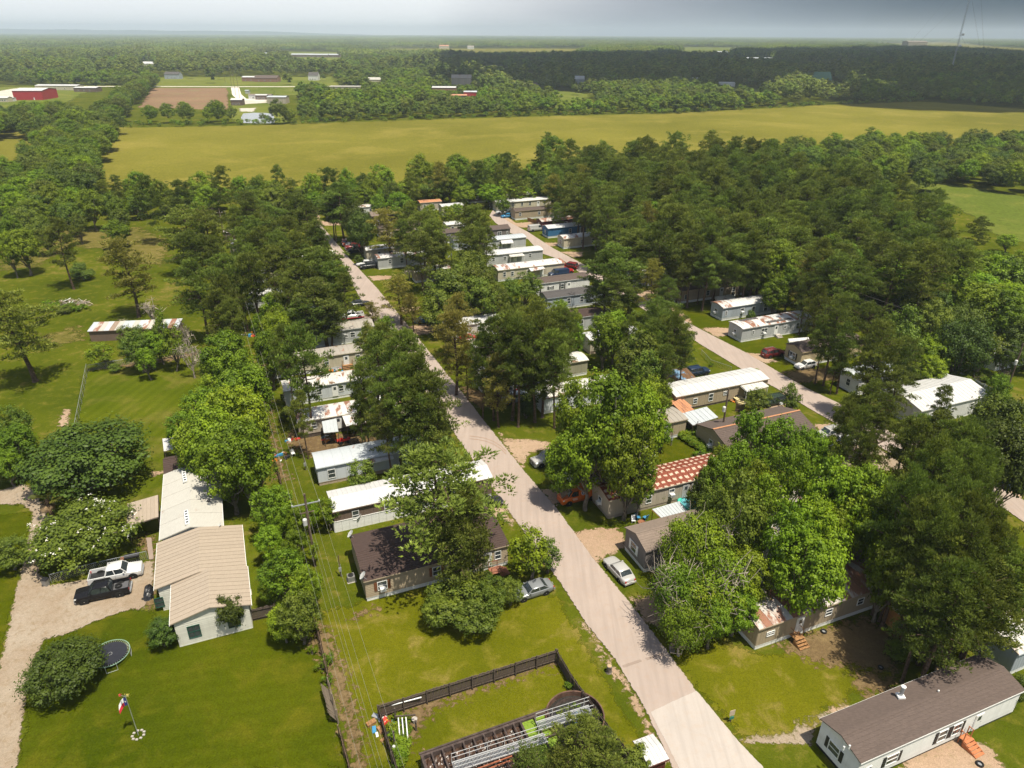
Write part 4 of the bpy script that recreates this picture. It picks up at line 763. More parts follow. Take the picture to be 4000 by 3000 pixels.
    H('R9', (2655,1139), 18.8, 4.5, 'tan home with brown roof behind a straight pine trunk', 'tan', 'brown', 3.2, rtype='shingle', sidingk='h', rise=.65, wins=[('S', 1.9, .5, .7, 1.0), ('S', 8.2, .7, .9, 1.1), ('S', 15.8, .7, .9, 1.1)], doors=[('S', 12.2)], ref='the tan home behind the straight pine', group=GRP)
    H('R10', (2825,1205), 15.5, 4.2, 'light blue grey trailer with rust dashed white roof', 'bgrey', 'rusty', 3.1, rkind='bow', rise=.4, wins=[('W', 2.3, .6, 1.1, 1.0, 'a'), ('S', 1.0, .8, .4, .9), ('S', 5.4, .7, .9, 1.1, 'a'), ('S', 8.5, .6, .8, 1.2), ('S', 12, .3, 1.0, 1.8)], ref='the blue grey rust dashed trailer', group=GRP)
    H('R11', (2901,1286), 19.0, 4.3, 'light grey trailer with black repair patches on its white roof', 'grey', 'rusty', 3.1, rkind='bow', rise=.25, wins=[('W', 2.1, .5, .7, 1.1, 'a'), ('S', 2.9, 1.0, .4, .7), ('S', 5.8, .5, 1.5, 1.3, 'da'), ('S', 11.3, 1.1, .7, .6), ('S', 14.7, .5, .8, 1.3)], doors=[('S', 8.9)], ref='the grey trailer with black roof patches', group=GRP)
    H('R12', (3135,1378), 15.5, 4.4, 'yellow tan clapboard home with white skirting and black shutters', 'yellow', 'brown', 3.2, rtype='shingle', sidingk='h', rise=.7, wins=[('W', 2.3, .5, 1.5, 1.2, 'bda'), ('S', 6, .8, .9, 1.0), ('S', 11, .8, .9, 1.0)], doors=[('S', 8.6)], ref='the yellow tan clapboard home', group=GRP)
    H('R13', (3359,1486), 10.5, 4.5, 'white home with grey roof between two big pines', 'white', 'silver', 3.2, rise=.55, sidingk='h', wins=[('W', 2.2, .6, .8, 1.2), ('S', 6.5, .7, .9, 1.1)], ref='the white home between two pines', group=GRP)
    H('R14', (3600,1607), 16.0, 8.2, 'large white double wide with ribbed white metal roof', 'white', 'white', 3.3, rise=1.0, wins=S5(15, .2, .5, .8), ref='the large white double wide', group=GRP)
    H('R15', (3905,1395), 11.5, 4.4, 'white roofed trailer at the right edge beyond the bright yard', 'white', 'white', 3.1, rkind='bow', rise=.3, wins=S5(12, .2, .5), group=GRP, ref='the white roofed trailer at the right edge')
    H('R16', (3700,1850), 17.0, 4.4, 'white home almost hidden behind the right foreground pines', 'silver', 'silver', 3.1, rise=.5, wins=S5(17, .2, .5, .8), group=GRP, ref='the hidden white home')
    H('R17', (3980,2560), 9.0, 4.2, 'grey green home cut by the right edge behind pines', 'bgrey', 'leafy', 3.1, rkind='bow', rise=.3, wins=S5(9, .3, .7), group=GRP)
homes()
# ------------------------------------------------------------------ the long pale house and its outbuildings
GREENTRIM = plain('dark_green_trim', (.012,.07,.05), .5)
def lhouse(name, label, Apx, w, l, ze, roof, wall, oh=.35, cat='house', **k):
    p = G(Apx[0], Apx[1], ze)+AX*oh+AY*oh*.8; q = p+AX*(w-2*oh); q.z = 0
    return building(name, label, q, l-2*oh*.8, w-2*oh, wall, roof, cat, ANG+math.pi/2, ze-.05, oh=oh, **k)
lh = lhouse('house', 'long low pale house section with smooth cream white metal roof', (622,2112), 7.2, 15.2, 3.5, RM['creamw'], WA['palegreen'], skirt=0, rise=.95, pw=3.0, sidingk='h', wins=[('S', 5, .9, 1, 1), ('S', 10, .9, 1, 1)], trim=WHITE, auto=False, ref='the cream roofed house')
lh2 = lhouse('house', 'middle section of the pale house with streaked ribbed tan roof', (601,2306), 9.6, 8.6, 3.3, RM['pale'], WA['palegreen'], skirt=0, rise=1.0, pw=.62, sidingk='h', trim=WHITE, wins=[('W', 9.1, .7, .8, 1.2)], wframe=GREENTRIM, auto=False, ref='the middle of the pale house')
lh3 = lhouse('house', 'front section of the pale house with gable and green framed windows', (662,2444), 8.0, 6.6, 3.4, RM['pale'], WA['palegreen'], skirt=0, rise=1.0, pw=.62, sidingk='h', trim=WHITE, wins=[('W', 5.6, .9, 1.1, 1.5, 'd'), ('W', 1.7, .9, 1.1, 1.5, 'd')], wframe=GREENTRIM, auto=False, ref='the front gable of the pale house')
# chimney, roof vents
c = G(818,1968,4.1); c.z -= .35
t = thing('flue', 'black capped flue pipe on the cream white roof', 'flue', c); MB().tube((0,0,0),(0,0,.75),.14,None,10).build('pipe', STEEL, t); MB().box(-.3,.3,-.3,.3,-.08,.02).build('base', STEEL, t); MB().lathe([(.001,1.0),(.22,.9),(.22,.72),(.15,.72)],10).build('cap', BLACKP, t)
for nm, a, b in (('front', (727,1998), (733,2050)), ('rear', (718,1840), (724,1884))):
    p0 = G(*a, 4.45); p1 = G(*b, 4.45); p0.z = p1.z = 4.45; c = (p0+p1)/2; t = thing('roof_vent', f'{nm} glazed ridge vent on the cream white roof', 'roof vent', c, 0); a_, b_ = p0-c, p1-c; d = (b_-a_).normalized(); s = Vector((-d.y, d.x, 0))
    m = MB(); m.hexa([a_-s*.3, b_-s*.3, b_+s*.3, a_+s*.3, a_-s*.22+Vector((0,0,.22)), b_-s*.22+Vector((0,0,.22)), b_+s*.22+Vector((0,0,.22)), a_+s*.22+Vector((0,0,.22))]); m.build('hood', WHITE, t)
    for i in range(5): q = a_.lerp(b_, (i+.5)/5); MB().hexa([q+d*.15*j+s*.15*k+Vector((0,0,z)) for z in (.225,.25) for j, k in ((-1,-1),(1,-1),(1,1),(-1,1))]).build('pane', GLASS, t)
awning('carport', 'streaked tan metal carport beside the cream roofed house', [(495,2057),(619,2019),(619,1940),(500,1974)], 2.9, RM['pale'], postm=WOODG, ref='the tan carport')
building('shed', 'brown shingled garden shed behind the cream roofed house', corner((639,1851), 2.4), 5.2, 4.2, WA['beige'], RM['dbrown'], 'shed', ANG, 2.3, skirt=0, rise=1.0, rtype='shingle', ref='the brown shingled shed', auto=False, doors=[('S', 2.5)])
awning('carport', 'white metal lean-to at the back of the pale house', [(640,1763),(715,1747),(735,1705),(636,1720)], 2.7, RM['white'], postm=WOODG, nq=6)
# smoker, bench, bagged mower, bins
p = GC('A6',1160,985); t = thing('barbecue_smoker', 'black barrel smoker with rusty firebox behind the wire fence', 'barbecue', p, ANG); m = MB(); m.tube((-.9,0,.95),(.7,0,.95),.34,None,12); m.build('barrel', BLACKP, t); MB().box(-1.35,-.9,-.3,.3,.4,.95).build('firebox', plain('rusty_iron', (.22,.09,.045), .9), t); MB().tube((.5,0,1.2),(.5,0,1.9),.07).build('chimney', BLACKP, t)
for x in (-.7,.5):
    for y in (-.25,.25): MB().tube((x,y,0),(x,y,.75),.03).build('leg', BLACKP, t)
p = GC('A6',1290,1270); t = thing('covered_mower', 'mower under a wrinkled black tarpaulin by the pale house', 'mower', p, math.radians(105)); rs = np.random.RandomState(3); secs = []
for i in range(9):
    x = -1.1+i*.275; h = [.15,.55,.75,.8,.95,1.25,1.2,.8,.12][i]; w = [.25,.45,.5,.52,.55,.5,.42,.4,.2][i]
    secs.append([(x+rs.normal()*.03, w*math.cos(a)*(1+.1*rs.normal()), max(0,h*math.sin(a)*(1+.08*rs.normal()))) for a in np.linspace(0, math.pi, 9)])
m = MB().loft(secs); m.build('tarpaulin', plain('black_tarpaulin', (.012,.012,.014), .35, 0, .3, .6, 4), t)
for s in (-.5,.5): MB().tube((-.7,s*1.1,.16),(-.7,s*1.25,.16),.16,None,10).build('wheel', RUBBER, t)
def condenser(label, p):
    t = thing('condenser_unit', label, 'air conditioner', p, ANG); m = MB().box(-.4,.4,-.4,.4,.06,.8); m.build('housing', plain('grey_unit', (.25,.24,.22), .5, .3), t); m = MB()
    for i in range(9): 
        for f in (-1, 1): m.box(-.36+i*.08,-.33+i*.08,f*.41-.01,f*.41+.01,.1,.76); m.box(f*.41-.01,f*.41+.01,-.36+i*.08,-.33+i*.08,.1,.76)
    m.build('grille', STEEL, t); MB().lathe([(.34,.8),(.34,.86),(.28,.86),(.28,.805)],16).build('fan_guard', BLACKP, t); MB().lathe([(.27,.81),(.001,.83)],12).build('fan', RUBBER, t); MB().box(-.5,.5,-.5,.5,0,.06).build('pad', CONC, t)
condenser('grey outdoor air conditioner beside the tan double wide', GC('A7',1045,1255)); condenser('grey outdoor air conditioner at the right wall of the pale house', GC('B3',2135,150))
def bin_(label, p, m_=None, lid=None):
    t = thing('wheeled_bin', label, 'bin', p, random.random()*6); b = MB().hexa([(-.24,-.26,.05),(.24,-.26,.05),(.24,.26,.05),(-.24,.26,.05),(-.3,-.34,.98),(.3,-.34,.98),(.3,.34,.98),(-.3,.34,.98)]); b.build('bin_body', m_ or BLACKP, t); MB().hexa([(-.32,-.38,.98),(.32,-.38,.98),(.32,.36,.98),(-.32,.36,.98),(-.3,-.36,1.04),(.3,-.36,1.04),(.3,.3,1.07),(-.3,.3,1.07)]).build('lid', lid or BLACKP, t)
    for s in (-.27,.27): MB().tube((s-.03,.3,.12),(s+.03,.3,.12),.12,None,8).build('wheel', RUBBER, t)
random.seed(4)
bin_('grey rubbish bin at the bend of the gravel drive', GC('A6',405,1190), plain('grey_bin', (.25,.24,.22), .6))
bin_('black rubbish bin by the deck of the bright roofed tan trailer', GC('A4',1022,1275)); bin_('dark bin beside the white skirting of the tan home with wooden steps', GC('7',1000,1545))
def chair(label, p, rz, m_):
    t = thing('garden_chair', label, 'chair', p, rz); MB().box(-.26,.26,-.26,.26,.4,.44).build('seat', m_, t); MB().hexa([(-.26,.24,.44),(.26,.24,.44),(.26,.28,.44),(-.26,.28,.44),(-.24,.38,.95),(.24,.38,.95),(.24,.42,.95),(-.24,.42,.95)]).build('backrest', m_, t)
    for x in (-.23,.23):
        for y in (-.23,.23): MB().tube((x,y,0),(x,y,.42),.025,None,5).build('leg', m_, t)
BLU = plain('blue_plastic', (.05,.22,.40), .5)
chair('pale garden chair beside the tan carport', GC('A6',1120,775), 2.2, WHITE)
for i, (x, y, m_, lb) in enumerate([(1490,755,WHITE,'white garden chair in the ring by the taupe home'), (1530,728,BLU,'left blue garden chair in the ring by the taupe home'), (1592,730,BLU,'right blue garden chair in the ring by the taupe home')]): chair(lb, GC('A8',x,y), i*1.9, m_)
p = GC('A8',1560,765); t = thing('fire_pit', 'low round fire pit between garden chairs', 'fire pit', p); MB().lathe([(.3,0),(.45,.3),(.5,.32),(.42,.28),(.05,.2)],14).build('bowl', plain('rusty_iron', (.22,.09,.045), .9), t)
chair('upturned white chair in the brown yard', GC('A2',605,1425), .6, WHITE)
# ------------------------------------------------------------------ trampoline, flagpole, signs, small things
def trampoline(label, c, r=1.85, h=.85, net=False):
    t = thing('trampoline', label, 'trampoline', c); MB().lathe([(r*.86,h-.01),(r*.5,h-.04),(.001,h-.05)],32).build('jumping_mat', plain('black_mesh_mat', (.015,.016,.024), .7, 0, .15), t)
    m = MB(); m.lathe([(r-.03,h-.03),(r-.03,h+.03),(r+.03,h+.03),(r+.03,h-.03),(r-.03,h-.03)],36); m.build('rim', plain('faded_green_rim', (.22,.34,.24), .5), t)
    m = MB()
    for i in range(48): a = i/48*2*math.pi; m.tube((r*.86*math.cos(a),r*.86*math.sin(a),h-.01),(r*.97*math.cos(a),r*.97*math.sin(a),h),.016,None,4)
    s_ = m.build('spring', STEEL, t); s_['kind'] = 'stuff'
    for i in range(4):
        a = .5+i*math.pi/2; p = [(r*math.cos(a+k)*f, r*math.sin(a+k)*f, z) for k, f, z in ((-.28,1,h-.02),(-.28,1.02,.03),(.28,1.02,.03),(.28,1,h-.02))]; MB().path(p,.028).build('leg', STEEL, t)
    m = MB()
    for i in range(12): a = i/12*2*math.pi; m.tube((.2*math.cos(a),.2*math.sin(a),h-.045),(.2*math.cos(a+.3),.2*math.sin(a+.3),h-.045),.012,None,4)
    m.build('centre_mark', WHITE, t)
    if net:
        for i in range(8): a = i/8*2*math.pi; MB().tube((r*math.cos(a),r*math.sin(a),h),(r*math.cos(a),r*math.sin(a),h+1.9),.025).build('net_pole', BLACKP, t)
        m = MB(); 
        for i in range(72):
            for s in (0, .16): a = i/72*2*math.pi; m.tube((r*math.cos(a),r*math.sin(a),h),(r*math.cos(a+s-.08),r*math.sin(a+s-.08),h+1.85),.009,None,3,0,False)
        n_ = m.build('net', BLACKP, t); n_['kind'] = 'stuff'
    return t
c = G(429,2552,.85); c.z = 0; trampoline('round black trampoline on the front lawn of the pale house', c)
c = GC('A8',2040,540); trampoline('netted trampoline behind the beige home with the squared roof', c+AX*.3, 1.7, .8, True)
t = thing('paddling_pool', 'turquoise inflatable pool ring half hidden by leaves', 'pool', GC('A8',1985,600)); m = MB(); r = 1.6
m.lathe([(r+.25*math.cos(a), .28+.28*math.sin(a)) for a in np.linspace(0,2*math.pi,9)],28); m.build('ring', plain('turquoise_vinyl', (.05,.5,.38), .4), t); MB().lathe([(r-.2,.3),(.001,.3)],24).build('water', plain('pool_water', (.1,.35,.4), .1), t)
# flagpole with drooping red, white and blue flag and two spinners
b = G(541,2872); t = thing('flagpole', 'flagpole on the front lawn with drooping red white and blue flag', 'flagpole', b, 0, None, 'the flagpole'); top = 5.3
MB().tube((0,0,0),(0,0,top),.035,.025,8).build('pole', STEEL, t); MB().lathe([(.001,top+.12),(.06,top+.06),(.001,top)],8).build('finial', plain('gold_paint', (.6,.4,.1), .3, .8), t)
rs = np.random.RandomState(5)
def flagmesh(u0,u1,v0,v1,mat):
    vs=[];fs=[];n=10;k=6
    for i in range(n+1):
        for j in range(k+1):
            u=u0+(u1-u0)*i/n; v=v0+(v1-v0)*j/k; vs.append((-u*.62-.03, .16*math.sin(u*7+v*2)*u, 4.95-v*.95-u*u*.55))
    for i in range(n):
        for j in range(k): a=i*(k+1)+j; fs.append((a,a+1,a+k+2,a+k+1))
    return MB().add(vs,fs).build('flag_field', mat, t)
RED=plain('flag_red',(.5,.02,.04),.8); NAVY=plain('flag_navy',(.02,.03,.16),.8); WH2=plain('flag_white',(.75,.73,.72),.8)
a=flagmesh(0,.42,0,1,NAVY); b_=flagmesh(.42,1.35,0,.5,WH2); c=flagmesh(.42,1.35,.5,1,RED); c['label']='red lower stripe of the flag'; b_['label']='white upper stripe of the flag'; a['label']='blue hoist stripe of the flag'
m=MB(); st=[]
for i in range(10): r_=.16 if i%2==0 else .065; q=i*math.pi/5+math.pi/2; st.append((-.15+r_*math.cos(q)*.62,-.025-.0,4.45+r_*math.sin(q)))
m.add(st,[tuple(range(10))]); s_=m.build('star', WH2, a)
for k,(dx,cl) in enumerate(((-.38,plain('spinner_red',(.5,.06,.05),.6)),(.3,plain('spinner_yellow',(.6,.5,.12),.6)))):
    m=MB()
    for i in range(6): q=i*math.pi/3; m.add([(dx,0,top-.1),(dx+.22*math.cos(q),.05,top-.1+.22*math.sin(q)),(dx+.22*math.cos(q+.7),-.05,top-.1+.22*math.sin(q+.7))],[(0,1,2)])
    m.build('spinner', cl, t); MB().tube((0,0,top-.25),(dx,0,top-.1),.015).build('spinner_arm', STEEL, t)
def lowring(label,p,r=.5,m_=None):
    t=thing('stone_ring',label,'stones',p)
    for i in range(9): a=i/9*6.283; MB().box(-.11,.11,-.08,.08,0,.12).build('stone', m_ or CONC, t).location=(r*math.cos(a),r*math.sin(a),0)
lowring('ring of stones at the foot of the flagpole', G(541,2872))
# posts with boards, stumps, tyres, bucket
def stump(label,p,r=.28,h=.9):
    t=thing('tree_stump',label,'stump',p); rs=np.random.RandomState(int(p.x*10)%99); pr=[(r*1.25,0),(r*1.0,.15),(r*.95,h*.6),(r*1.05,h),(.001,h+.02)]; m=MB().lathe(pr,11); m.v=[(x*(1+.08*rs.normal()),y*(1+.08*rs.normal()),z) for x,y,z in m.v]; m.build('bark', BARKG, t); MB().lathe([(r*.8,h+.03),(.001,h+.035)],10).build('cut_face', plain('fresh_cut_wood',(.42,.30,.17),.9), t)
stump('cut stump standing on the verge left of the street repairs', GC('B5',1665,385)); stump('short stump under the branches right of the street repairs', GC('B5',2083,240), .3,.8); stump('trunk stub in the shade near the orange shed', GC('B7',545,525), .35, 1.0)
def tyre(label,p,r=.34):
    t=thing('old_tyre',label,'tyre',p); MB().lathe([(r*.55,.02),(r*.6,.2),(r*.85,.22),(r,.17),(r,.05),(r*.85,0),(r*.55,.02)],18).build('rubber_ring', RUBBER, t); MB().lathe([(r*.5,.1),(.001,.1)],12).build('hub', STEEL, t)
tyre('old tyre lying by the skirting of the tan trailer', GC('B6',910,405)); tyre('old tyre on the grass at the bottom right corner', GC('B7',745,937)); tyre('black tyre with a blue hub in the shaded yard', GC('B7',285,488), .3)
p=GC('B4',1593,1265); t=thing('bucket','pale bucket with a lid inside the yard fence','bucket',p); MB().lathe([(.2,0),(.26,.5),(.27,.5)],14).build('pail', plain('grey_pail',(.45,.43,.4),.6), t); MB().lathe([(.27,.5),(.2,.46),(.001,.47)],14).build('contents', CONC, t)
p=GC('B6',448,850); t=thing('utility_sign','small upright board on a post by the end of the street','sign',p,.3); MB().tube((0,0,0),(0,0,1.5),.04).build('post', WOODG, t); MB().box(-.28,.28,-.04,-.01,.9,1.6).build('board', plain('tan_board',(.42,.34,.25),.8), t); MB().box(-.22,.22,-.1,-.04,.45,.8).build('meter_box', plain('green_box',(.03,.16,.12),.5), t)
def meter(label,k,top,base,h=None):
    b=GC(k,*base); best=min([x*.1 for x in range(8,80)], key=lambda z: abs(PX(Vector((b.x,b.y,z)))[1]-cv(k,*top)[1])); t=thing('meter_post',label,'meter post',b,.4); MB().tube((0,0,0),(0,0,best),.07,.06,6).build('post', POLE, t); MB().box(-.16,.16,-.2,-.06,best*.28,best*.28+.55).build('meter_box', STEEL, t); MB().tube((.1,-.1,.1),(.1,-.1,best*.6),.03).build('conduit', STEEL, t)
meter('meter post with grey boxes beside the tan double wide','A7',(932,1040),(955,1222)); meter('short meter post in front of the silver trailer','A7',(630,160),(650,302)); meter('meter post on the mown lawn behind the red squared roof','B1',(350,165),(331,390)); meter('meter post beside the curved wood fence','B1',(600,125),(602,300)); meter('meter post at the left end of the flaking white trailer','A2',(520,770),(530,945)); meter('meter post by the round pine','5',(1915,750),(1910,930))
# dishes
dish('left satellite dish at the far corner of the dark brown roof', G(1372,2100,3.25), .5,.55); dish('satellite dish on the near corner of the dark brown roof', G(1420,2262,3.2), .48,.5); dish('satellite dish on a post before the white ribbed roof home', GC('A7',1125,790), .45, 1.7, post=True); dish('satellite dish at the corner of the cream white roof', G(862,2066,3.4), .36,.5)
dish('small dish on the white roof with brown trim', G(2288,1312,3.2), .38,.4); dish('dish on a post in the grass near the short tan trailer', G(1755,1020,0), .45,1.3,post=True); dish('dish on the roof behind the tan home', G(2830,1085,3.6), .4,.4); dish('pale dish on the ground by the right street drive', G(3053,1592,0), .45,.9,post=True); dish('dish on a post beside the short tan trailer', G(1655,1135,0), .4,.9,post=True)
# roof furniture on the foreground white home
p=G(3520,2712,4.0); t=thing('flue','tall grey flue pipe on the long dark roof','flue',p); MB().tube((0,0,-.3),(0,0,.95),.17,None,12).build('pipe', STEEL, t); MB().lathe([(.001,1.1),(.22,1.02),(.22,.9),(.17,.9)],12).build('cap', WHITE, t); MB().box(-.32,.32,-.32,.32,-.3,-.12).build('flashing', WHITE, t)
for lb,(u,v) in (('left small vent pipe on the long dark roof',(3296,2922)),('right small vent pipe on the long dark roof',(3318,2917)),('round vent on the shaded part of the dark roof',(3665,2702))):
    p=G(u,v,3.9); t=thing('vent_pipe',lb,'vent pipe',p); MB().tube((0,0,-.25),(0,0,.18),.07,None,8).build('pipe', WHITE, t); MB().lathe([(.09,.18),(.001,.26)],8).build('cap', WHITE, t)
# steps
stairs('brown wooden steps with landing at the tan trailer door', GC('B6',770,462)+Vector((0.3,.2,0)), ANG, 4); stairs('orange brown wooden steps at the long white home', GC('B7',680,842), ANG+.05, 5, plain('orange_stained_wood',(.42,.15,.06),.8), 1.1, .5); stairs('pale wooden steps up to the tan home deck', GC('7',850,1545), ANG-.6, 4, plain('new_pale_wood',(.5,.42,.22),.8), 1.4, 2.4)
stairs('small grey steps at the light grey trailer', GC('A4',1490,598), ANG, 3, plain('grey_steps',(.4,.36,.31),.8), 1.2, .5, False, .5); stairs('brown deck with ramp at the cream trailer door', GC('A2',1130,590), ANG, 4, WOODB, 2.0, 1.6, True, .8); stairs('wooden steps before the bright roofed tan trailer', GC('A4',1070,1300), ANG, 4, plain('new_pale_wood',(.5,.42,.22),.8), 1.6, .8, False); stairs('red brown steps at the street end of the tan double wide', G(1950,2240,0), ANG+math.pi/2, 4, plain('red_brown_wood',(.25,.10,.06),.8)); stairs('dark plank steps beside the red quad bike', GC('A2',1180,1300), ANG+.3, 4, WOODG, 1.3, 0, False, .8)
stairs('white steps at the clapboard home door', GC('6',1150,1180), ANG+.0, 4, WHITE, 1.2, .8, False,.7)
# porch wall and canopies
p0=GC('A7',905,842); t=thing('porch_deck','long white walled porch along the brown walled home','porch',p0,ANG); MB().box(0,13.5,0,1.9,.0,.75).build('deck', WOODB, t)
nn=14
for i in range(nn): link('wall_panel', cached('pwp',lambda: MB().box(0.01,.955,-.06,0,0,1.65).mesh('wall_panel',WHITE)), t, (i*.965,0,0))
MB().box(-.05,13.6,-.1,.04,1.65,1.72).build('rail', WHITE, t); MB().box(-.06,0,0,1.9,0,1.65).build('end_wall', WHITE, t)
for i in range(5): MB().tube((.1+i*3.3,1.85,.7),(.1+i*3.3,1.85,2.95),.05,None,4).build('post', WHITE, t)
awning('porch_canopy','grey sheet canopy in front of the patchwork roofed trailer',[(1265,1692),(1322,1686),(1315,1640),(1258,1652)],2.5,RM['silver'],'canopy',postm=WOODG,nq=4)
awning('porch_canopy','long rusty canopy on the patchwork roofed trailer',[(1352,1665),(1462,1646),(1455,1600),(1335,1625)],2.7,RM['rusty'],'canopy',postm=WOODG,nq=6)
awning('porch_canopy','small rusty canopy over a wooden closet on the silver trailer',[(1445,1810),(1538,1790),(1525,1762),(1438,1780)],2.7,RM['rusty'],'canopy',posts=False,nq=4)
t=thing('wooden_closet','brown plank closet built against the silver trailer','shed',GC('A2',1350,1600)); t.rotation_euler=(0,0,ANG); MB().box(0,2.3,0,1.5,.3,2.55).build('wall', WOODB, t)
for i in range(12): link('plank', cached('plk',lambda: MB().box(.006,.184,-.03,0,.25,2.5).mesh('plank',WOODB)), t, (i*.191,0,0))
awning('porch_canopy','white corrugated canopy behind the taupe home',[(2591,2032),(2692,2006),(2654,1964),(2546,1996)],2.6,RM['silver'],postm=WOODB,nq=9)
awning('porch_canopy','white porch roof at the street end of the bright roofed trailer',[(2917,1528),(3003,1508),(2952,1478),(2876,1498)],2.7,RM['leafy'],'canopy',nq=5)
awning('carport','faded blue metal carport covered in leaves',[(2574,1520),(2726,1482),(2682,1442),(2590,1448)],2.5,RM['blue'],nq=9,postm=WOODG)
awning('carport','white and grey sheet carport by the curved wood fence',[(2706,1662),(2806,1630),(2760,1594),(2656,1622)],2.4,RM['silver'],nq=6,postm=WOODG)
awning('shed_roof','orange rusted sheet roof on the yard shed',[(2665,1615),(2712,1601),(2654,1560),(2628,1584)],2.3,RM['copper'],'shed',nq=4,postm=WOODG)
building('shed','grey sided yard shed under the orange rusted roof',G(2640,1640,0),2.6,2.4,WA['grey'],RM['copper'],'shed',ANG,2.1,skirt=0,rkind='flat',rise=.1,auto=False)
awning('porch_canopy','small white canopy in front of the porch pole trailer',[(1960,952),(2006,948),(2000,937),(1955,940)],2.6,RM['white'],'canopy',nq=4); awning('porch_canopy','square pale canopy on the long pale trailer',[(1992,1003),(2050,997),(2032,986),(1984,990)],2.6,RM['leafy'],'canopy',nq=5); awning('porch_canopy','white canopy on the rust ended cream trailer',[(2074,1060),(2130,1050),(2118,1040),(2060,1043)],2.6,RM['rusty'],'canopy',nq=5,postm=WOODG)
awning('porch_canopy','pale sheet canopy behind the blue grey trailer',[(2800,1180),(2885,1166),(2860,1155),(2793,1163)],2.4,RM['leafy'],'canopy',nq=6); awning('porch_canopy','white lean-to behind the yellow tan home',[(3083,1335),(3165,1330),(3160,1322),(3078,1328)],2.6,RM['white'],'canopy',nq=5); awning('porch_canopy','grey sheet lean-to behind the large white double wide',[(3690,1488),(3738,1480),(3692,1460),(3658,1466)],2.6,RM['silver'],'canopy',nq=5)
awning('porch_canopy','cream entrance canopy on the clapboard home',[(2145,1105),(2182,1100),(2180,1096),(2142,1100)],2.7,WHITE,'canopy',posts=False,nq=3)
t=thing('blue_porch','bright blue painted porch beside the pale grey home','porch',GC('A2',900,325),ANG); BP=plain('bright_blue_paint',(.02,.25,.42),.6); MB().box(0,3,0,2.2,.0,.6).build('deck', BP, t); MB().box(-.1,3.1,-.1,2.3,2.6,2.7).build('roof', RM['silver'], t)
for x in (0,1,2,3): MB().tube((x,.03,.6),(x,.03,2.6),.06,None,4).build('post', BP, t)
for x in range(14): link('baluster', cached('blst',lambda: MB().box(-.07,.07,-.02,.02,.6,1.4).mesh('baluster',BP)), t, (.12+x*.21,.03,0))
# sheds
building('shed','orange brown plank shed with leaf covered roof',G(3594,2565,0)+Vector((-.1,0,0)),2.0,5.4,plain('orange_brown_planks',(.36,.17,.06),.8),RM['leafy'],'shed',ANG-math.radians(6),2.5,skirt=0,rkind='flat',rise=.15,auto=False,detail=1,ref='the orange brown shed')
building('shed','small red shed with white metal roof at the bottom edge',corner((2534,2997),2.1),1.7,2.2,WA['red'],RM['white'],'shed',ANG,2.05,skirt=0,rkind='gable',rise=.25,auto=False,pw=.4,ref='the small red shed')
osh_=building('open_shed','long open shed with patchwork metal roof in the left meadow',GC('4',790,1625),17.5,3.6,WA['brown'],RM['silver'],'shed',math.radians(8),2.3,skirt=0,rkind='shed',rise=.5,auto=False,pw=1.0,ref='the long open shed')  # front is closed: the dark brown wall paints the shade of its open bays
pp_=[o for r in osh_.children if r.name.startswith('roof') for o in r.children if o.name.startswith('roof_panel')]; pp_.sort(key=lambda o:o.location.x)
PAT={1:RM['rust'],2:RM['creamw'],4:plain('brown_roof_sheet',(.26,.19,.14),.7),5:RM['creamw'],8:RM['creamw'],10:RM['rusty'],11:RM['creamw'],12:plain('brown_roof_sheet',(.26,.19,.14),.7),13:RM['creamw'],15:RM['rust']}
for i_,o_ in enumerate(pp_):
    if i_ in PAT: o_.material_slots[0].link='OBJECT'; o_.material_slots[0].material=PAT[i_]
building('shed','small arched grey shed by the back fence',G(1022,1360,0),2.6,3.6,WA['bgrey'],RM['greyflat'],'shed',ANG,2.2,skirt=0,rkind='bow',rise=.6,auto=False)
building('shed','rusty roofed hut beside the top of the back fence',G(880,940,0),3,3,WA['brown'],RM['rust'],'shed',ANG,2.4,skirt=0,rkind='gable',rise=.5,auto=False)
# big brown roofed house in the right trees
p=G(2731,1660,3.2); q=p-AY*7.6; q.z=0; big_=building('house','large house with brown shingle roof and orange ridge among the trees',q,16.2,8.0,WA['tan'],RM['brown'],'house',ANG,3.0,skirt=.0,rise=1.3,rtype='shingle',sidingk='h',auto=False,wins=[('W',4.2,1.2,.8,1.1,'a'),('S',4,.9,.9,1.1),('S',10,.9,.9,1.1)],ref='the large brown roofed house')
RC=plain('orange_ridge_tiles',(.42,.20,.10),.8); m=MB().box(-.2,16.4,3.85,4.15,4.42,4.46); m.build('ridge_board', RC, big_)
# black tar patches
for lb,(A_,l_,w_) in {'left black repair sheet on the light grey trailer roof':((2905,1262),4.6,1.9),'right black repair sheet on the light grey trailer roof':((2998,1262),6.6,1.6)}.items():
    p=G(A_[0],A_[1],3.32); p.z=3.32; t=thing('roof_patch',lb,'roof patch',p,ANG); MB().box(0,l_,0,w_,0,.035).build('sheet', RM['dgrey'], t)
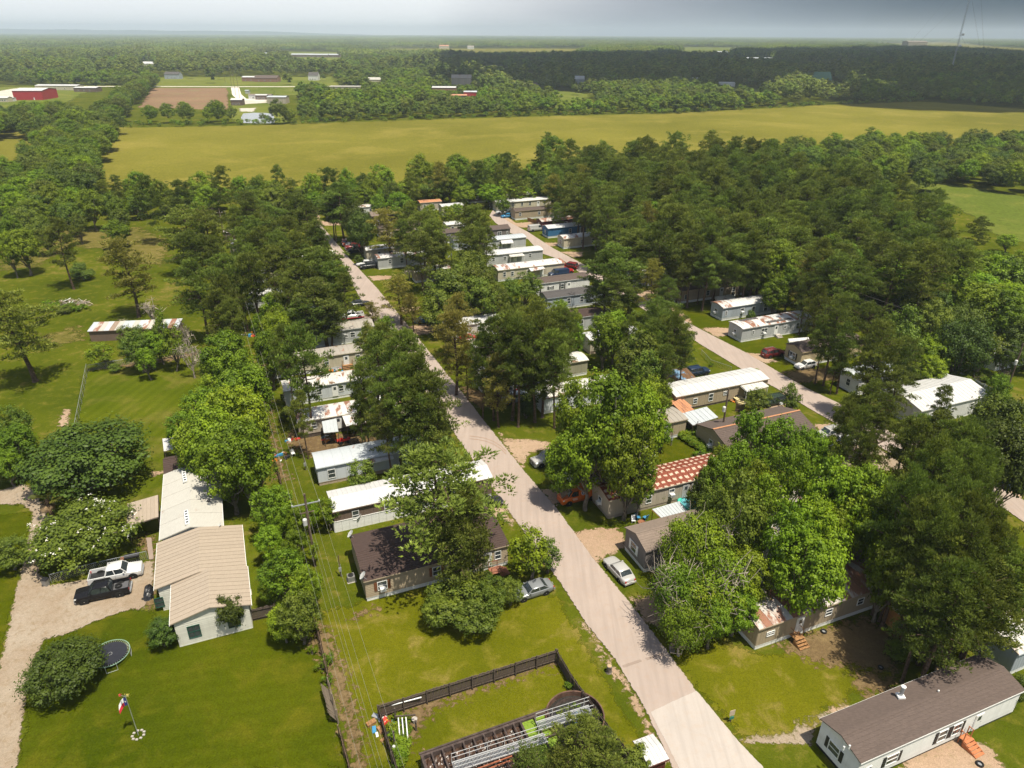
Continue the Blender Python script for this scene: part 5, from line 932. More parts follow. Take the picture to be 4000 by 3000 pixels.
# brush pile
p=GC('4',590,1310); t=thing('debris_pile','heap of dead branches and broken boards on the meadow','debris',p,0,None,'the debris heap'); rs=np.random.RandomState(8)
m=MB()
for i in range(260):
    a=rs.random()*6.283; r_=rs.random()**.6*4.6; h=1.5*(1-r_/5)*rs.random(); c=Vector((r_*math.cos(a)*1.15,r_*math.sin(a)*.7,h)); d=Vector(unit(rs,1)[0]); d.z*=.35; m.tube(c-d*(.5+rs.random()),c+d*(.5+rs.random()),.035+.03*rs.random(),.02,4,0,False)
m.build('branches', DEADW, t)['kind']='stuff'
for i in range(26):
    a=rs.random()*6.283; r_=rs.random()*4.4; o=MB().box(-1.1*rs.random()-.4,1.0,-.09,.09,0,.04).build('board', [WOODB,WHITE,WOOD,plain('pale_board',(.5,.4,.3),.8)][i%4], t); o.location=(r_*math.cos(a)*1.2,r_*math.sin(a)*.6,.3+1.2*rs.random()*(1-r_/5)); o.rotation_euler=(rs.normal()*.3,rs.normal()*.35,rs.random()*3)
def junk(label,p,n,r,seed,cols):
    t=thing('junk_heap',label,'junk',p); rs=np.random.RandomState(seed)
    for i in range(n):
        a=rs.random()*6.283; q=rs.random()**.5*r; s=.15+.35*rs.random(); o=MB().box(-s,s,-s*.5,s*.5,0,s*.8*rs.random()+.05).build('scrap', cols[i%len(cols)], t); o.location=(q*math.cos(a),q*math.sin(a),.02); o.rotation_euler=(rs.normal()*.15,rs.normal()*.15,rs.random()*6)
    return t
PCOL=[WHITE,BLU,plain('red_plastic',(.45,.04,.03),.5),WOODB,BLACKP,plain('orange_plastic',(.6,.2,.03),.5),STEEL]
for i,(k,x,y,n,r,lb) in enumerate([('A2',1030,600,14,1.6,'toys and clutter beside the cream trailer steps'),('A2',960,1270,14,1.6,'black and green clutter under the patchwork trailer canopy'),('A2',600,1280,9,1.4,'bent metal scrap in the brown yard'),('A2',455,1440,16,1.8,'white planks and scraps leaning on the back fence'),('A5',1800,1110,18,2.4,'heap of household junk at the end of the large double wide'),('6',940,1035,16,2.0,'clutter under the rust ended trailer canopy'),('6',640,800,12,1.8,'clutter under the porch pole canopy'),('6',690,930,12,1.8,'clutter under the square canopy'),('4',2165,1560,14,1.8,'blue and white scraps by the back fence'),('5',1700,560,10,3.0,'scattered odds and ends at the far end of the park'),('A4',970,1260,9,2.0,'flower pots and seats by the bright roofed trailer'),('B4',1360,1290,16,1.6,'white pipes and scraps in the fence corner'),('7',440,1200,8,1.2,'blue and brown things by the silver shed trailer'),('5',1040,1590,12,2.2,'odds and ends in front of the blue porch')]): junk(lb,GC(k,x,y),n,r,i,PCOL[i%3:]+PCOL[:i%3])
# ------------------------------------------------------------------ vehicles
def paint(name,c,metal=.1,rough=.28):
    k=('car',name)
    if k not in _mc:
        t=NT(name+'_car_paint'); t.col(t.mix(t.mr(t.noise(6,t.pos(kind='obj'),3),.3,.7,0,.25),c,tuple(x*.75 for x in c))); t.rough(.2 if max(c)<.05 else rough); t.b.inputs['Metallic'].default_value=metal; t.spec(.22 if max(c)<.05 else .5); t.b.inputs['Coat Weight'].default_value=0 if max(c)<.05 else .25; t.b.inputs['Coat Roughness'].default_value=.08; _mc[k]=t.m
    return _mc[k]
PA=dict(black=(.012,.012,.014),white=(.62,.62,.61),silver=(.42,.41,.39),orange=(.62,.13,.015),grey=(.20,.21,.22),dred=(.16,.012,.012),red=(.36,.012,.012),navy=(.015,.03,.07),blue=(.02,.18,.36),dark=(.03,.032,.036),lblue=(.28,.33,.38),green=(.03,.045,.035),jeep=(.36,.07,.03))
LAMPW=plain('clear_headlamp',(.6,.62,.62),.1,0,.05,.9); LAMPR=plain('red_tail_lamp',(.4,.01,.01),.2,0,.05,.8); CARGL=plain('tinted_car_glass',(.028,.036,.04),.05,0,.2,1.0); ARCH=plain('wheel_well_black',(.006,.006,.006),.9)
# stations: x, z_low, z_top, half width at belt ; x=0 centre, front is -x
SPEC=dict(
 sedan=dict(L=4.8,W=.91,st=[(-2.42,.45,.60,.48),(-2.34,.3,.70,.70),(-2.15,.22,.77,.82),(-1.8,.2,.84,.88),(-1.1,.2,.93,.91),(-.85,.2,.96,.91),(1.35,.2,.98,.91),(1.85,.22,1.03,.89),(2.2,.27,1.01,.83),(2.36,.38,.92,.72),(2.42,.45,.78,.58)],cab=[(-1.0,1.85),(-.3,1.12)],zr=1.45,wb=(-1.45,1.33),wr=.32),
 hatch=dict(L=4.3,W=.88,st=[(-2.12,.42,.66,.6),(-2.05,.25,.78,.78),(-1.75,.2,.86,.86),(-.95,.2,.98,.88),(1.6,.2,1.02,.88),(1.95,.25,1.02,.84),(2.12,.35,.9,.76)],cab=[(-.95,2.0),(-.2,1.45)],zr=1.52,wb=(-1.3,1.28),wr=.32),
 suv=dict(L=4.7,W=.94,st=[(-2.35,.5,.85,.7),(-2.28,.35,1.0,.86),(-1.9,.3,1.06,.93),(-1.0,.3,1.12,.94),(1.9,.3,1.14,.94),(2.2,.35,1.12,.9),(2.34,.45,1.0,.84)],cab=[(-1.0,2.28),(-.45,1.95)],zr=1.78,wb=(-1.42,1.4),wr=.38),
 van=dict(L=5.6,W=1.0,st=[(-2.8,.5,.95,.8),(-2.72,.35,1.1,.93),(-2.3,.3,1.2,.99),(-1.75,.3,1.3,1.0),(2.5,.3,1.35,1.0),(2.8,.35,1.3,.97)],cab=[(-1.8,2.78),(-1.15,2.72)],zr=2.1,wb=(-1.8,1.7),wr=.38),
 pickup=dict(L=5.7,W=1.0,st=[(-2.85,.55,.95,.78),(-2.78,.4,1.08,.93),(-2.4,.34,1.14,.99),(-1.35,.34,1.2,1.0),(.95,.34,1.22,1.0)],cab=[(-1.35,.98),(-.75,.72)],zr=1.86,wb=(-1.85,1.75),wr=.42,bed=(.98,2.8)),
 jeep=dict(L=4.0,W=.85,st=[(-2.0,.55,1.0,.6),(-1.95,.5,1.08,.64),(-.85,.45,1.12,.70),(-.8,.4,1.12,.80),(1.85,.4,1.15,.80)],cab=[(-.8,1.85),(-.55,1.8)],zr=1.78,wb=(-1.35,1.25),wr=.42))
def car_parts(kind,col):
    S=SPEC[kind]; P=paint(col,PA[col]); W=S['W']; parts=[]
    def sec(x,zl,zt,hw): return [(x,-hw*.88,zl),(x,-hw*.99,zl+(zt-zl)*.25),(x,-hw,zl+(zt-zl)*.6),(x,-hw*.97,zt-(zt-zl)*.1),(x,-hw*.88,zt),(x,0,zt+.03),(x,hw*.88,zt),(x,hw*.97,zt-(zt-zl)*.1),(x,hw,zl+(zt-zl)*.6),(x,hw*.99,zl+(zt-zl)*.25),(x,hw*.88,zl)]
    body=MB(); body.loft([sec(*s) for s in S['st']])
    if 'bed' in S:
        a,b=S['bed']; zl,zt=.42,1.2
        for y0,y1 in ((-W,-W+.12),(W-.12,W)): body.hexa([(a,y0,zl),(b,y0*.99,zl),(b,y1*.99,zl),(a,y1,zl),(a,y0,zt),(b,y0*.98,zt),(b,y1*.98,zt),(a,y1,zt)])
        body.box(a,b,-W+.12,W-.12,zl,.66); body.box(a,a+.06,-W+.12,W-.12,.66,zt); body.box(b-.07,b,-W+.1,W-.1,.5,zt)
        parts.append(('bed_floor',MB().box(a+.06,b-.07,-W+.13,W-.13,.66,.69),[BLACKP],None))
    parts.append(('body',body,[P],None))
    (b0,b1),(t0,t1)=S['cab']; zb=S['st'][4 if kind=='sedan' else 3][2]-.03; zr=S['zr']; hb=W*.92; ht=W*.79
    g=MB().hexa([(b0,-hb,zb),(b1,-hb,zb),(b1,hb,zb),(b0,hb,zb),(t0,-ht,zr-.05),(t1,-ht,zr-.05),(t1,ht,zr-.05),(t0,ht,zr-.05)]); parts.append(('glasshouse',g,[CARGL],None))
    rf=MB(); rf.loft([[(t0-.06,-ht*.9,zr-.06),(t0-.06,ht*.9,zr-.06),(t0+.06,ht*.9,zr-.02),(t0+.06,-ht*.9,zr-.02)],[(t0+.08,-ht-.03,zr-.07),(t0+.08,ht+.03,zr-.07),(t0+.15,ht*.9,zr+.02),(t0+.15,-ht*.9,zr+.02)],[(t1-.1,-ht-.03,zr-.07),(t1-.1,ht+.03,zr-.07),(t1-.15,ht*.9,zr+.02),(t1-.15,-ht*.9,zr+.02)],[(t1+.05,-ht*.92,zr-.08),(t1+.05,ht*.92,zr-.08),(t1,ht*.85,zr-.03),(t1,-ht*.85,zr-.03)]]); parts.append(('roof',rf,[P],None))
    pl=MB()
    def pil(x0,x1,w=.05):
        for s in (-1,1): pl.hexa([(x0-w,s*(hb+.012),zb),(x0+w,s*(hb+.012),zb),(x0+w,s*(hb-.06),zb),(x0-w,s*(hb-.06),zb),(x1-w,s*(ht+.012),zr-.04),(x1+w,s*(ht+.012),zr-.04),(x1+w,s*(ht-.06),zr-.04),(x1-w,s*(ht-.06),zr-.04)])
    pil(b0,t0,.045); pil(b1,t1,.07); m0=.5*(b0+b1)+.1; m1=.5*(t0+t1)+.08; pil(m0,m1,.05)
    if kind in('suv','van'): pil(b0*.15+b1*.85-.1,t0*.12+t1*.88-.1,.07 if kind=='suv' else .0)
    parts.append(('pillars',pl,[P],None))
    if kind=='van':
        for s in (-1,1):
            m=MB().hexa([(-.35,s*(hb+.02),zb),(2.7,s*(hb+.02),zb),(2.7,s*(hb-.05),zb),(-.35,s*(hb-.05),zb),(-.35,s*(ht+.03),zr-.04),(2.65,s*(ht+.03),zr-.04),(2.65,s*(ht-.05),zr-.04),(-.35,s*(ht-.05),zr-.04)]); parts.append(('side_panel',m,[P],None))
    # door seams, bumpers, lamps, mirrors
    f=S['st'][1]; bk=S['bed'][1] if 'bed' in S else S['st'][-1][0]; zf=S['st'][1][2]
    for s in (-1,1):
        parts.append(('headlight',MB().hexa([(f[0]-.03,s*f[3]*.62,zf-.2),(f[0]+.0,s*f[3]*1.02,zf-.22),(f[0]+.3,s*W*.955,zf-.16),(f[0]+.05,s*f[3]*.6,zf-.16),(f[0]-.02,s*f[3]*.62,zf-.04),(f[0]+.03,s*f[3]*1.01,zf-.04),(f[0]+.3,s*W*.94,zf-.02),(f[0]+.1,s*f[3]*.6,zf+.0)]),[LAMPW],None))
        tz=.95 if 'bed' in S else S['st'][-2][2]-.16; w2=W*.98 if 'bed' in S else S['st'][-2][3]
        parts.append(('tail_light',MB().box(bk-.14,bk+.025,min(s*w2*.74,s*w2*1.0),max(s*w2*.74,s*w2*1.0),tz-.12,tz+.1),[LAMPR],None))
        parts.append(('mirror',MB().box(b0+.25,b0+.4,min(s*(hb+.0),s*(hb+.2)),max(s*(hb+.0),s*(hb+.2)),zb+.05,zb+.2),[P],None))
    sm=MB()
    for s in (-1,1):
        for x in ([b0+.45,m0,m0+.9] if kind!='pickup' else [b0+.1,m0,.95]): sm.box(x-.008,x+.008,min(s*(W-.05),s*(W+.004)),max(s*(W-.05),s*(W+.004)),S['st'][3][1]+.12,zb-.05)
    parts.append(('door_seams',sm,[ARCH],None))
    bm=BLACKP if kind in('jeep',) else (STEEL if kind=='pickup' else P)
    parts.append(('bumper',MB().hexa([(f[0]-.14,-f[3]*.8,.36),(f[0]+.1,-f[3]*1.04,.36),(f[0]+.1,f[3]*1.04,.36),(f[0]-.14,f[3]*.8,.36),(f[0]-.14,-f[3]*.8,.58),(f[0]+.1,-f[3]*1.04,.58),(f[0]+.1,f[3]*1.04,.58),(f[0]-.14,f[3]*.8,.58)]),[bm],None))
    parts.append(('bumper',MB().box(bk-.05,bk+.12,-W*.86,W*.86,.4,.6),[bm],None))
    parts.append(('grille',MB().box(f[0]-.06,f[0]+.02,-f[3]*.5,f[3]*.5,zf-.3,zf-.1),[BLACKP],None))
    parts.append(('number_plate',MB().box(bk+.12,bk+.135,-.2,.2,.68,.8),[WHITE],None))
    r=S['wr']; wh=[]
    for x in S['wb']:
        for s in (-1,1):
            ar=MB().tube((x,s*(W-.32),r),(x,s*(W+.004),r),r*1.2,None,16); parts.append(('wheel_arch',ar,[ARCH],None)); wh.append((x,s*(W-.1),r,s))
    out=[(n,m.mesh(n,mt)) for n,m,mt,_ in parts]
    for n,me in out:
        if n in('body','roof','bumper'): me.shade_smooth(); me.set_sharp_from_angle(angle=math.radians(38))
    ty=MB().lathe([(r*.62,-.11),(r*.95,-.12),(r,-.08),(r,.08),(r*.95,.12),(r*.62,.11)],18).mesh('tyre',RUBBER)
    rm=MB(); rm.lathe([(r*.62,.04),(r*.58,.1),(r*.5,.06)],14)
    for i in range(5):
        a=i*2*math.pi/5; c,s_=math.cos(a),math.sin(a); n=(-s_*.05,c*.05); rm.hexa([(n[0],n[1],.05),(-n[0],-n[1],.05),(r*.56*c-n[0]*.8,r*.56*s_-n[1]*.8,.05),(r*.56*c+n[0]*.8,r*.56*s_+n[1]*.8,.05),(n[0],n[1],.1),(-n[0],-n[1],.1),(r*.56*c-n[0]*.8,r*.56*s_-n[1]*.8,.09),(r*.56*c+n[0]*.8,r*.56*s_+n[1]*.8,.09)])
    rm.lathe([(.001,.115),(.07,.1),(.07,.05)],8)
    if kind=='pickup' and col=='black' or 1:
        pass
    rim=rm.mesh('rim',ALLOY); return out,ty,rim,wh
_cars={}
def vehicle(kind,col,k,x,y,deg,label,name='parked_car',cat='car',group='vehicles parked in the trailer park',ref=None,extra=None):
    p=GC(k,x,y); t=thing(name,label,cat,p,math.radians(deg+180),group,ref)   # model front is -x, heading = deg
    if (kind,col) not in _cars: _cars[kind,col]=car_parts(kind,col)
    out,ty,rim,wh=_cars[kind,col]
    for n,me in out: link(n,me,t)
    for (wx,wy,wz,s) in wh:
        w=link('wheel',ARCHDISC(wz),t,(wx,wy,wz),(math.pi/2 if s<0 else -math.pi/2,0,0)); link('tyre',ty,w); link('rim',rim,w)
    if extra: extra(t)
    return t
def ARCHDISC(r): return cached(('wd',round(r,2)),lambda: MB().lathe([(r*.62,.0),(.001,.0)],12).mesh('wheel',ARCH))
V=vehicle
def blackbed(t):
    MB().box(1.05,2.72,-.86,.86,.69,.76).build('bed_liner', plain('grey_bed_liner',(.09,.09,.095),.6), t); o=MB().lathe([(.2,.0),(.24,.2),(.38,.2),(.4,.05),(.2,.0)],14).build('spare_tyre', RUBBER, t); o.location=(1.6,.1,.82)
def bullbar(t):
    m=MB(); 
    for z in (.5,.85,1.15): m.tube((-3.05,-.8,z),(-3.05,.8,z),.045)
    for y in (-.8,-.3,.3,.8): m.tube((-3.05,y,.4),(-3.05,y,1.15),.045)
    m.build('bull_bar', BLACKP, t)
def rack(t):
    m=MB(); 
    for y in (-.6,.6): m.tube((-.3,y,1.84),(1.8,y,1.84),.025)
    for x in (-.1,.7,1.5): m.tube((x,-.6,1.84),(x,.6,1.84),.02)
    m.build('roof_rack', STEEL, t)
def vanlogo(t):
    for s in (-1,1):
        m=MB(); m.lathe([(.001,0),(.34,0)],16); o=m.build('emblem', WHITE, t); o.location=(.35,s*(.915),1.62); o.rotation_euler=(s*-1.42 if s>0 else 1.42,0,0)
        m=MB(); m.lathe([(.14,0),(.26,0)],12); o=m.build('emblem_ring', NAVY, t); o.location=(.35,s*(.925),1.62); o.rotation_euler=(s*-1.42 if s>0 else 1.42,0,0)
        for r_ in range(3): MB().box(-1.35+.05*r_,-.55,s*1.004-.004,s*1.004+.004,1.05-r_*.14,1.1-r_*.14).build('lettering', WHITE, t)
def redlow(t): MB().box(-2.5,2.75,-1.015,1.015,.4,.55).build('lower_trim', RED, t)
V('pickup','black','A6',905,1275,200,'black crew cab pickup with chrome wheels on the gravel drive','pickup_truck','pickup',ref='the black pickup',extra=blackbed)
V('pickup','white','A6',1015,1120,20,'white crew cab pickup beside the black one on gravel','pickup_truck','pickup',ref='the white crew cab pickup')
V('sedan','silver','A8',1362,1195,116,'silver saloon parked on the grass by the main street','parked_car','car',ref='the silver saloon')
V('pickup','silver','A8',765,235,206,'silver pickup with black bull bar on the sandy pull-off','pickup_truck','pickup',ref='the silver pickup',extra=bullbar)
V('van','orange','A8',1010,555,202,'orange van with round emblem parked under the leafy tree','parked_van','van',ref='the orange van',extra=vanlogo)
V('sedan','grey','A8',620,1370,204,'grey saloon half hidden by the thin leafy tree','parked_car','car',ref='the grey saloon'); V('sedan','dark','A8',215,615,22,'black saloon nosing out from under the foreground pine','parked_car','car')
V('suv','dred','A4',1430,805,202-180,'dark red estate car on the dirt drive by the right street','parked_car','car',ref='the dark red estate car',extra=rack); V('hatch','white','A4',1780,930,202,'small white saloon in front of the yellow tan home','parked_car','car',ref='the small white car')
V('suv','navy','A4',615,1005,20,'dark blue off-roader behind the blue carport','parked_car','car'); V('suv','green','A4',1425,1325,202,'dark green off-roader behind the roadside sapling','parked_car','car'); V('suv','silver','B1',2030,300,202,'silver off-roader beside the right street junction','parked_car','car',extra=rack,ref='the silver off-roader'); V('sedan','white','B2',235,380,200,'white saloon under the leaning pine by the gravel','parked_car','car')
V('sedan','dred','A5',520,1130,210,'left dark red car under the right street pines','parked_car','car'); V('sedan','dred','A5',620,1185,205,'right dark red car under the right street pines','parked_car','car'); V('sedan','navy','B2',2110,825,22,'dark blue saloon at the right edge of the park','parked_car','car',ref='the dark blue saloon')
V('sedan','red','A3',330,325,22,'bright red car glimpsed behind the yellowish pine','parked_car','car',ref='the bright red car'); V('suv','grey','A3',650,835,200,'grey car behind the double pine trunks','parked_car','car'); V('suv','lblue','A3',770,905,202,'pale blue off-roader between the pine trunks and the round bush','parked_car','car')
V('sedan','blue','5',1680,1455,202,'dark teal car in the shade beyond the main street','parked_car','car'); V('pickup','white','5',1045,1425,202,'white pickup with red lower trim on the grey drive','pickup_truck','pickup',extra=redlow,ref='the white and red pickup'); V('sedan','dark','5',1120,1315,22,'dark car just under the broad pine by the main street','parked_car','car')
V('sedan','white','5',1165,965,202,'white car behind the small black off-roader','parked_car','car'); V('suv','dark','5',1195,990,202,'small black off-roader beside the white car','parked_car','car',ref='the small black off-roader'); V('pickup','dark','5',1090,855,202,'black pickup nearest in the row of three','pickup_truck','pickup'); V('pickup','dred','5',1075,825,202,'dark red pickup in the middle of the row of three','pickup_truck','pickup'); V('pickup','grey','5',1075,800,202,'grey pickup farthest in the row of three','pickup_truck','pickup')
V('jeep','jeep','5',990,795,285,'orange red open off-roader standing by the far street','parked_car','car'); V('suv','silver','5',887,568,202,'silver people carrier near the far end of the main street','parked_car','car'); V('suv','white','5',2003,385,202,'white car by the brown cabin like home','parked_car','car')
V('hatch','blue','6',620,553,202,'light blue hatchback in front of the tan brown roofed home','parked_car','car'); V('sedan','white','6',580,518,202,'white car behind the light blue hatchback','parked_car','car'); V('sedan','dark','6',650,528,202,'dark car behind the light blue hatchback','parked_car','car'); V('sedan','silver','6',525,455,202,'silver car at the corner of the long cream trailer','parked_car','car'); V('van','silver','6',875,668,22,'silver people carrier beside the bright blue home','parked_van','van')
V('suv','dred','6',1160,990,150,'maroon estate car parked at the right street kerb','parked_car','car'); V('suv','red','6',1120,1035,22,'bright red off-roader beside the maroon estate','parked_car','car'); V('van','navy','6',1065,1062,202,'dark blue van below the red off-roader','parked_van','van'); V('sedan','dark','A2',1290,325,202,'dark car in front of the blue porch home','parked_car','car'); V('suv','dark','A2',1300,535,202,'black off-roader beside the cream trailer deck','parked_car','car')
V('suv','white','A5',1430,60,202,'white vehicle in deep shade on the far right yard','parked_car','car')
# quad bike
p=GC('A2',1095,1300); t=thing('quad_bike','red quad bike in the brown yard','quad bike',p,ANG); QR=paint('red',PA['red'])
for x in (-.6,.6):
    for y in (-.42,.42):
        w=MB().tube((x,y-.12,.28),(x,y+.12,.28),.28,None,12).build('wheel', RUBBER, t)
MB().loft([[(x,-w,z0),(x,w,z0),(x,w*.8,z1),(x,-w*.8,z1)] for x,w,z0,z1 in ((-1,.25,.5,.62),(-.7,.5,.5,.72),(-.35,.3,.4,.85),(0,.22,.4,.75),(.35,.3,.4,.8),(.7,.52,.5,.74),(.95,.35,.55,.68))]).build('body', QR, t); MB().box(-.15,.5,-.16,.16,.78,.9).build('seat', BLACKP, t); MB().tube((-.4,-.38,1.05),(-.4,.38,1.05),.025).tube((-.45,0,.8),(-.4,0,1.05),.03).build('handlebar', BLACKP, t)
# ------------------------------------------------------------------ fences
def fence_line(name,label,pts,h=1.75,mat=None,pk=.15,inside=1,post=2.4,kind='picket',cat='fence',ref=None,rails=2,lean=0,maxp=290):
    """pts: world ground points; pickets outside, posts and rails inside"""
    mat=mat or WOODG; P=[Vector((p[0],p[1],0)) for p in pts]; t=thing(name,label,cat,P[0],0,None,ref); o0=P[0]; rs=random.Random(len(label)); np_=0
    pm=[cached(('pk',mat.name,pk,h,k),lambda k=k: MB().hexa([(-pk/2+.006,0,.05),(pk/2-.006,0,.05),(pk/2-.006,.025,.05),(-pk/2+.006,.025,.05),(-pk/2+.006,0,h-.03*k-.05),(pk/2-.006,0,h-.03*k-.05),(pk/2-.006,.025,h-.03*k),(-pk/2+.006,.025,h-.03*k)]).mesh('picket',mat)) for k in range(3)]
    om=cached(('pp',mat.name,h),lambda: MB().box(-.055,.055,-.055,.055,0,h+.18).mesh('post',mat)); extra=MB()
    for a,b in zip(P[:-1],P[1:]):
        d=b-a; L=d.length; d.normalize(); an=math.atan2(d.y,d.x); n=Vector((-d.y,d.x,0))*inside
        if kind=='picket':
            k=int(L/pk)
            for i in range(k):
                q=a+d*(i+.5)*pk-o0
                if np_<maxp: o=link('picket',pm[rs.randrange(3)],t,(q.x,q.y,0),(rs.gauss(0,.012)+lean,0,an)); np_+=1
                else:
                    m_=Matrix.Translation(q)@Matrix.Rotation(an,4,'Z'); extra.add([m_@Vector(v) for v in [(-pk/2,0,.05),(pk/2,0,.05),(pk/2,.025,.05),(-pk/2,.025,.05),(-pk/2,0,h),(pk/2,0,h),(pk/2,.025,h),(-pk/2,.025,h)]],[(0,3,2,1),(4,5,6,7),(0,1,5,4),(1,2,6,5),(2,3,7,6),(3,0,4,7)])
        for r_ in range(rails):
            z=.35+(h-.6)*r_/max(1,rails-1); s0=a-o0-n*.05; s1=b-o0-n*.05; m=MB(); m.hexa([s0-n*.04+Vector((0,0,z)),s1-n*.04+Vector((0,0,z)),s1+Vector((0,0,z)),s0+Vector((0,0,z)),s0-n*.04+Vector((0,0,z+.09)),s1-n*.04+Vector((0,0,z+.09)),s1+Vector((0,0,z+.09)),s0+Vector((0,0,z+.09))]); m.build('rail',mat,t)
        k=max(1,int(round(L/post)))
        for i in range(k+1): q=a+d*(L*i/k)-o0-n*.13; link('post',om,t,(q.x,q.y,0),(0,0,an))
    if extra.v: extra.build('pickets',mat,t)['kind']='stuff'
    return t
Z=1.8; g=lambda pts,z=Z: [Vector((p.x,p.y,0)) for p in [G(*q,z) for q in pts]]
gc=lambda k,pts,z=0: [Vector((p.x,p.y,0)) for p in [GC(k,*q,z) for q in pts]]
fence_line('picket_fence','dark wooden fence along the back of the treatment plant yard',g([(1479,2754),(2176,2536)]),ref='the plant yard fence')
fence_line('picket_fence','dark wooden fence on the street side of the plant yard',g([(2176,2536),(2235,2636),(2381,2836),(2470,2950)]))
fence_line('picket_fence','dark wooden fence on the left side of the plant yard',g([(1480,2756),(1512,2870),(1556,3010)]))
fence_line('picket_fence','brown plank fence between the pale house and the back lane',gc('B4',[(110,410),(395,345)]),1.7)
fence_line('picket_fence','long dark back fence seen edge on beside the power lines',[*g([(1075,1795),(1091,1852),(1121,1960),(1167,2128),(1182,2200)],1.5)],1.5,WOOD,.16)
fence_line('picket_fence','back fence stretch along the front lawn',g([(1225,2395),(1244,2462),(1284,2640)],1.5),1.5,WOOD,.16)
t=fence_line('picket_fence','leaning grey fence panel sagging over the lawn',gc('B4',[(868,1000),(945,1275)]),1.8,plain('grey_fence_boards',(.20,.16,.12),.9,0,.3),.15,lean=.5)
fence_line('picket_fence','last stretch of back fence at the bottom edge',g([(1325,2835),(1345,2910),(1372,3010)],1.5),1.5,WOOD,.16)
fence_line('picket_fence','curved grey plank fence beside the white sheet carport',gc('A4',[(385,1560),(440,1590),(500,1625),(555,1650)]),1.8)
fence_line('picket_fence','short brown fence by the sapling near the right street',gc('A4',[(1030,1400),(1120,1420)]),1.6,WOOD); fence_line('picket_fence','low brown fence behind the tan brown roofed trailer',gc('6',[(800,585),(890,612)]),1.3,WOODB)
fence_line('rail_fence','dark horizontal rail fence in the bright right yard',gc('A5',[(1640,820),(1830,805),(1940,775),(2030,760)]),1.5,WOODG,kind='rail',rails=4)
fence_line('metal_fence','long grey sheet fence behind the large white double wide',gc('A5',[(1410,760),(1600,850),(1760,935),(1870,985)]),1.9,plain('dull_grey_sheet',(.25,.27,.27),.6),.45,post=3)
def chain_link(label,pts,h=1.5,ref=None):
    P=[Vector((p[0],p[1],0)) for p in pts]; t=thing('chain_link_fence',label,'fence',P[0],0,None,ref); o0=P[0]; m=MB(); rl=MB()
    pm=cached(('clp',h),lambda: MB().tube((0,0,0),(0,0,h+.05),.035,None,6).mesh('post',STEEL))
    for a,b in zip(P[:-1],P[1:]):
        d=b-a; L=d.length; d.normalize(); n=Vector((-d.y,d.x,0)); k=int(L/.22)
        for i in range(k):
            for s in (-1,1):
                x0=(i+.5)*.22; x1=min(max(x0+s*h*.5,0),L); q0=a-o0+d*x0+Vector((0,0,.05)); q1=a-o0+d*x1+Vector((0,0,.05+abs(x1-x0)*2)); u=Vector((0,0,.012)); w=d*.012; m.add([q0-w,q0+w,q1+w,q1-w],[(0,1,2,3)])
        rl.tube(a-o0+Vector((0,0,h)),b-o0+Vector((0,0,h)),.03,None,6); kk=max(1,int(round(L/3)))
        for i in range(kk+1): q=a-o0+d*(L*i/kk); link('post',pm,t,(q.x,q.y,0))
    m.build('wire_mesh',STEEL,t)['kind']='stuff'; rl.build('top_rail',STEEL,t); return t
chain_link('green grey wire fence running away across the left lawn',gc('A1',[(660,1095),(762,555)]),1.6,'the wire fence'); chain_link('wire fence in front of the saplings at the lawn edge',gc('A1',[(762,555),(1100,500),(1500,440),(1700,395)]),1.3)
chain_link('wire fence behind the white crew cab pickup',gc('A6',[(450,1170),(760,1085),(1280,965)]),1.3); chain_link('low wire fence before the bright roofed tan trailer',gc('A4',[(560,1345),(700,1310),(900,1270)]),1.1); chain_link('thin wire fence in the grass near the right street',gc('A4',[(660,790),(760,900),(980,975)]),1.1)
# ------------------------------------------------------------------ power poles and wires
POLES=[]
def power_pole(label,base,h,arm=None,arm2=True,trans=True,rz=ANG,ref=None):
    b=G(*base) if len(base)==2 else Vector(base); t=thing('power_pole',label,'power pole',b,rz,'wooden power poles',ref); MB().tube((0,0,0),(0,0,h),.17,.12,8).build('pole', POLE, t)
    if arm:
        MB().box(-arm/2,arm/2,-.06,.06,h*.86,h*.86+.12).build('crossarm', STEEL if arm>2 else POLE, t)
        for s in (-1,0,1) if arm>2 else (-1,1): MB().lathe([(.05,h*.86+.12),(.07,h*.86+.2),(.03,h*.86+.32),(.001,h*.86+.33)],8,0,(s*(arm/2-.08),0)).build('insulator', WHITE, t)
        if arm2: MB().box(-arm*.26,arm*.26,-.05,.05,h*.75,h*.75+.1).build('crossarm', POLE, t)
    if trans: MB().lathe([(.001,h*.6-.02),(.24,h*.6),(.26,h*.6+.75),(.2,h*.6+.85),(.001,h*.6+.88)],12,0,(-.38,-.1)).build('transformer', plain('pale_transformer',(.52,.52,.50),.5), t); MB().tube((-.2,-.05,h*.6+.5),(0,0,h*.6+.5),.04).build('bracket', STEEL, t)
    POLES.append((b,h)); return t
power_pole('tall power pole with wide crossarm beside the tan double wide',(1231,2212),10.6,3.2,ref='the tall power pole'); power_pole('dark power pole with transformer beside the cream trailer',(1036,1508),8.8,None,ref='the dark power pole with the transformer'); power_pole('thin power pole by the back fence near the dense pines',(877,941),10.0,1.6)
power_pole('power pole with grey transformer at the large brown roofed house',(2814,1728),9.5,None); power_pole('power pole in front of the dark wood above the blue home',(2241,812),10.0,1.2); power_pole('power pole right of the spreading pine',(2493,898),9.5,1.2,trans=False); power_pole('power pole with T shaped arm among the far trees',(1510,790),10.5,2.4); power_pole('power pole with white transformer by the bright right yard',(3928,1540),10,None)
power_pole('utility pole at the end of the tan home',(2873,1145),6.5,None,trans=False)
WIRE=plain('bare_wire',(.16,.15,.14),.5,.4); WIREL=plain('aluminium_wire',(.26,.25,.22),.6,.2)
